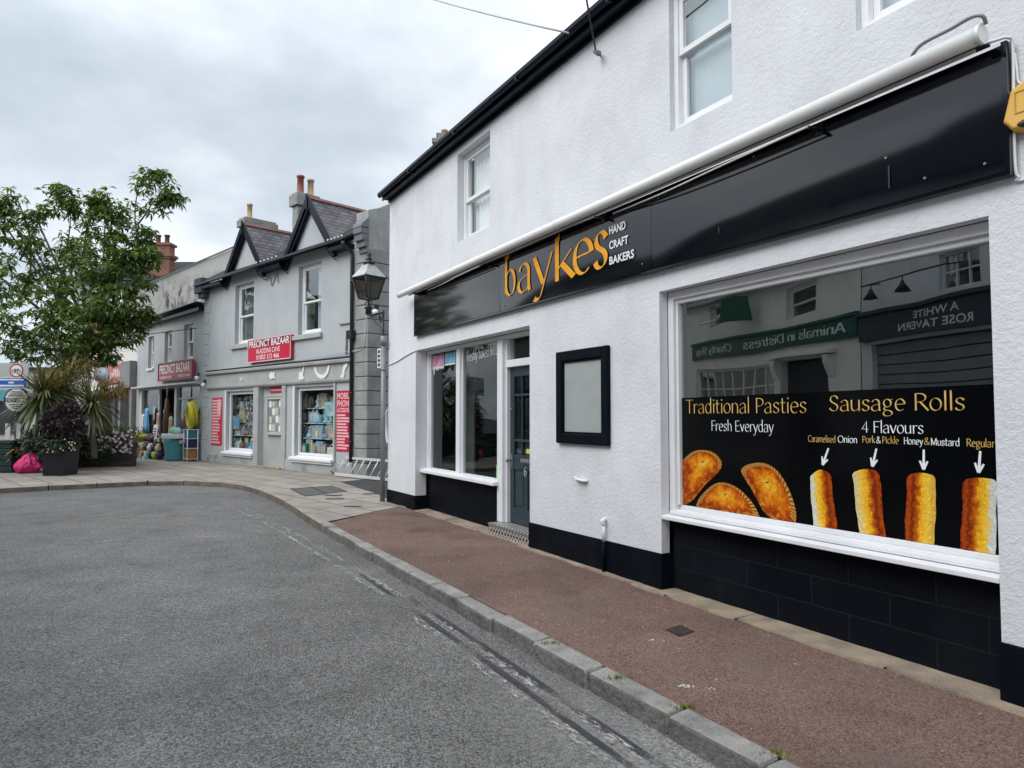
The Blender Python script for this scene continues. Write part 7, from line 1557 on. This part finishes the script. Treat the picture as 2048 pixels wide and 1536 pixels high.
# ------------------------------------------------------------------ houses across the road, mirrored in the shop windows
cream_w = surf('cream_stucco',(0.80,0.80,0.74),0.8,.05,1.0,dirt=(0.4,0.4,0.36),dirt_amt=.3)
ch = thing('charity_shop', FO, (0,0,0), 'cream rendered charity shop with a green fascia across the road', 'building')
CW = [(1.80,3.40,4.68,5.62),(6.2,7.8,4.9,5.75)]; CS = (4.05,9.2,0.5,3.35); CD = (1.30,3.75,0.02,3.35)
mb = MB(); wall(mb,0,12,0,6.2,0,CW+[CS,CD],.25); mb.quad((12,0,0),(12,8,0),(12,8,6.2),(12,0,6.2)); mb.quad((0,8,0),(12,8,0),(12,8,6.2),(0,8,6.2)); mb.build('wall', cream_w, ch)
q = MB(); q.prism([(-.0,-.3,6.05),(-.0,3.6,9.4),(-.0,8.3,6.05),(-.0,8.3,5.95),(-.0,-.3,5.95)],(12.1,0,0)); q.build('roof', slate_main, ch)
q = MB(); q.box(0.01,12.05,-.32,0,5.8,5.94); q.build('eaves_board', grey_trim, ch)
for w in CW: sash(ch,*w[:2],*w[2:],.15,(green_drape,'curtain',0,1),w=.07,sill=True)
q = MB(); q.box(0.02,9.4,-.10,-.001,3.76,4.33); q.box(0.02,9.45,-.16,-.001,4.332,4.42); q.build('fascia', surf('dark_green_fascia',(0.015,0.085,0.055),.4,.1), ch)
f = MB(); bars(f,*CS,.09,.10,.2)
for k in range(1,8): x = CS[0]+(CS[1]-CS[0])*k/8; f.box(x-.025,x+.025,.11,.19,CS[2]+.09,CS[3]-.09)
for z in (1.2,1.9,2.6): f.box(CS[0]+.09,CS[1]-.09,.12,.18,z-.02,z+.02)
f_ = f.build('shop_window', white_smooth, ch); MB().quad((CS[0],.15,CS[2]),(CS[1],.15,CS[2]),(CS[1],.15,CS[3]),(CS[0],.15,CS[3])).build('pane', g_shop, f_)
q = MB(); q.box(0.3,11.7,2.5,2.6,0,7); q.box(.3,11.7,.3,2.5,3.5,3.55); q.build('room_lining', interior_mid, ch)
q = MB(); q.box(1.35,3.70,.22,.27,.02,3.3); q.build('door', surf('dark_blue_door',(0.02,0.025,0.04),.4,.1), ch)
q = MB(); 
for x in (1.0,3.78): q.prism([(x,-.22,3.40),(x,-.22,3.18),(x,-.05,2.75),(x,-.002,2.75),(x,-.002,3.40)],(.24,0,0))
q.box(.9,4.1,-.28,-.001,3.42,3.55); q.build('door_canopy', cream_w, ch, bevel=.01)
csn = thing('shop_sign', FO, (4.6,-.11,3.8), 'white mirrored lettering Animals in Distress Charity Shop on the green fascia', 'sign')
q = MB(); put_pen(q,'Animals in Distress',.45,5.6,3.93,.40,-.108,.10,.05); put_pen(q,'Charity Shop',6.2,9.0,3.93,.36,-.108,.10,.05); q.build('lettering', white_vinyl, csn, fix=False)
hs_ = thing('hanging_sign', FO, (5.2,-.5,4.8), 'green square projecting sign above the green fascia', 'sign'); q = MB(); q.prism([(4.75,-.35,4.82),(5.75,-.75,4.82),(5.75,-.75,5.6),(4.75,-.35,5.6)],(.03,.05,0)); q.build('board', bpy.data.materials['dark_green_fascia'], hs_); q = MB(); q.tube([(5.25,0,5.65),(5.25,-.6,5.62)],.02,6); q.build('bracket', black_iron, hs_)
ow = thing('open_casement', FO, (7.0,-.1,4.95), 'white casement window pushed open above the green fascia', 'window'); q = MB()
for a, b in (((6.3,-.02,5.7),(7.7,-.02,5.7)),((6.3,-.55,5.0),(7.7,-.55,5.0)),((6.3,-.02,5.7),(6.3,-.55,5.0)),((7.7,-.02,5.7),(7.7,-.55,5.0))): q.tube([a,b],.04,4)
q.build('frame', white_smooth, ow)
tv = thing('tavern', FO, (-.02,0,0), 'white tavern with a dark slate blue fascia across the road', 'building')
TW = [(-3.62,-2.48,4.45,5.28),(-7.2,-6.0,4.45,5.5),(-11,-9.8,4.45,5.5)]
mb = MB(); wall(mb,-20,-.03,0,6.3,0,TW+[(-5.2,-.4,.02,3.5),(-11.5,-6.4,.8,3.2)],.25); mb.quad((-20,0,0),(-20,8,0),(-20,8,6.3),(-20,0,6.3)); mb.quad((-.03,0,5),(-.03,8,5),(-.03,8,6.3),(-.03,0,6.3)); mb.build('wall', white_render, tv)
q = MB(); q.prism([(-20.1,-.3,6.15),(-20.1,3.8,9.9),(-20.1,8.3,6.15),(-20.1,8.3,6.05),(-20.1,-.3,6.05)],(20.05,0,0)); q.build('roof', slate_main, tv)
for w in TW:
    f = MB(); bars(f,*w,.05,.10,.18); 
    for k in (1,2): x = w[0]+(w[1]-w[0])*k/3; f.box(x-.018,x+.018,.11,.17,w[2]+.05,w[3]-.05)
    z = (w[2]+w[3])/2; f.box(w[0]+.05,w[1]-.05,.12,.16,z-.018,z+.018); f_ = f.build('window', white_smooth, tv); q = MB(); q.quad((w[0],.14,w[2]),(w[1],.14,w[2]),(w[1],.14,w[3]),(w[0],.14,w[3])); q.build('pane', g_up, f_); q = MB(); q.box(w[0]-.2,w[1]+.2,.6,.62,w[2]-.2,w[3]+.2); q.build('dark_room', interior, f_)
q = MB(); q.box(-12,-.1,-.14,-.001,3.58,4.22); q.box(-12.05,-.05,-.22,-.001,4.222,4.32); q.build('fascia', surf('slate_blue_fascia',(0.03,0.042,0.06),.45,.1), tv)
q = MB()
for k in range(13): q.box(-5.2,-.4,.16,.20,.05+.265*k,.05+.265*k+.235)
q.build('shutter', surf('grey_shutter_slat',(0.20,0.215,0.22),.5,.1,2), tv)
q = MB(); q.box(-5.2,-.4,.21,.23,.02,3.5); q.box(-11.5,-6.4,.2,.23,.8,3.2); q.build('shutter_back', interior, tv)
tsn = thing('shop_sign', FO, (-2.6,-.16,3.6), 'pale lettering A White Rose Tavern on the dark fascia', 'sign'); q = MB(); put_sans(q,'A WHITE',-3.15,-1.95,3.95,4.13,-.146,bold=.01); put_sans(q,'ROSE TAVERN',-3.5,-1.45,3.68,3.87,-.146,bold=.01); q.build('lettering', white_vinyl, tsn, fix=False)
lf = thing('sign_light', FO, (-1.9,-.3,4.8), 'row of black swan neck lamps above the dark tavern fascia', 'lamp'); q = MB(); q.tube([(-3.2,-.5,4.92),(-.6,-.5,4.92)],.02,6)
for x in (-2.05,-.95): q.lathe([(.04,.25),(.06,.18),(.18,0),(.16,0)],(x,-.5,4.55),12); q.tube([(x,-.5,4.92),(x,-.5,4.78)],.015,6)
for x in (-3.1,-.7): q.tube([(x,0,5.0),(x,-.5,4.92)],.015,6)
q.build('fitting', black_iron, lf)

ct2 = thing('corner_terrace', FO, (12.1,0,0), 'pale terrace at the end of the opposite row, seen only mirrored', 'building')
TW2 = [(13.0,13.9,4.2,5.8),(15.2,16.1,4.2,5.8),(17.6,18.5,4.2,5.8),(20.4,21.3,4.2,5.8)]; TS2 = [(12.6,16.6,.5,2.9),(17.4,22.2,.5,2.9)]
mb = MB(); wall(mb,12.02,23,0,7.0,0,TW2+TS2,.2); mb.quad((23,0,0),(23,7,0),(23,7,7),(23,0,7)); mb.quad((12.02,0,6),(12.02,7,6),(12.02,7,7),(12.02,0,7)); mb.build('wall', surf('grey_stucco',(0.50,0.51,0.49),0.8,.08,1.0), ct2)
q = MB(); q.prism([(12.0,-.3,6.9),(12.0,3.6,9.6),(12.0,7.3,6.9),(12.0,7.3,6.8),(12.0,-.3,6.8)],(11.2,0,0)); q.build('roof', slate_main, ct2)
for w in TW2: sash(ct2,*w,.1,(green_drape,'curtain',0,1),w=.06)
for w in TS2:
    f = MB(); bars(f,*w,.09,.08,.16); f.box((w[0]+w[1])/2-.04,(w[0]+w[1])/2+.04,.09,.15,w[2]+.09,w[3]-.09); f_ = f.build('shop_window', white_smooth, ct2); q = MB(); q.quad((w[0],.12,w[2]),(w[1],.12,w[2]),(w[1],.12,w[3]),(w[0],.12,w[3])); q.build('pane', g_shop, f_); q = MB(); q.box(w[0]-.2,w[1]+.2,1.5,1.55,.1,3.2); q.build('dark_room', interior, f_)
    q = MB(); q.box(w[0]-.15,w[1]+.15,-.1,-.001,3.0,3.6); q.build('fascia', (c_navy if w[0] < 15 else c_maroon), ct2)

ct3 = thing('precinct_terrace', FO, (23.2,0,0), 'long grey terrace past the corner, seen only mirrored', 'building')
mb = MB(); TW3 = [(24.5+3.4*k,25.5+3.4*k,4.4,6.1) for k in range(6)]; TS3 = [(23.8+3.4*k,26.6+3.4*k,.4,3.0) for k in range(6)]
wall(mb,23.05,46,0,7.9,0,TW3+TS3,.2); mb.quad((46,0,0),(46,7,0),(46,7,7.9),(46,0,7.9)); mb.build('wall', surf('mid_grey_stucco',(0.30,0.31,0.30),0.8,.12,1.0), ct3)
q = MB(); q.prism([(23.05,-.3,7.8),(23.05,3.6,10.8),(23.05,7.3,7.8),(23.05,7.3,7.7),(23.05,-.3,7.7)],(23,0,0)); q.build('roof', slate_main, ct3)
for w in TW3:
    f = MB(); bars(f,*w,.08,.08,.16); f.box(w[0]+.08,w[1]-.08,.09,.15,5.2,5.28); f_ = f.build('window', white_smooth, ct3); q = MB(); q.box(w[0]+.08,w[1]-.08,.12,.13,w[2]+.08,w[3]-.08); q.build('pane', surf('far_window_dark',(0.05,0.055,0.06),.2,.2), f_)
for k, w in enumerate(TS3):
    f = MB(); bars(f,*w,.1,.08,.16); f_ = f.build('shop_window', white_smooth, ct3); q = MB(); q.box(w[0]+.1,w[1]-.1,.12,.13,w[2]+.1,w[3]-.1); q.build('pane', bpy.data.materials['far_window_dark'], f_); q = MB(); q.box(w[0]-.1,w[1]+.1,-.1,-.001,3.1,3.7); q.build('fascia', (c_navy,c_black,c_maroon)[k % 3], ct3)
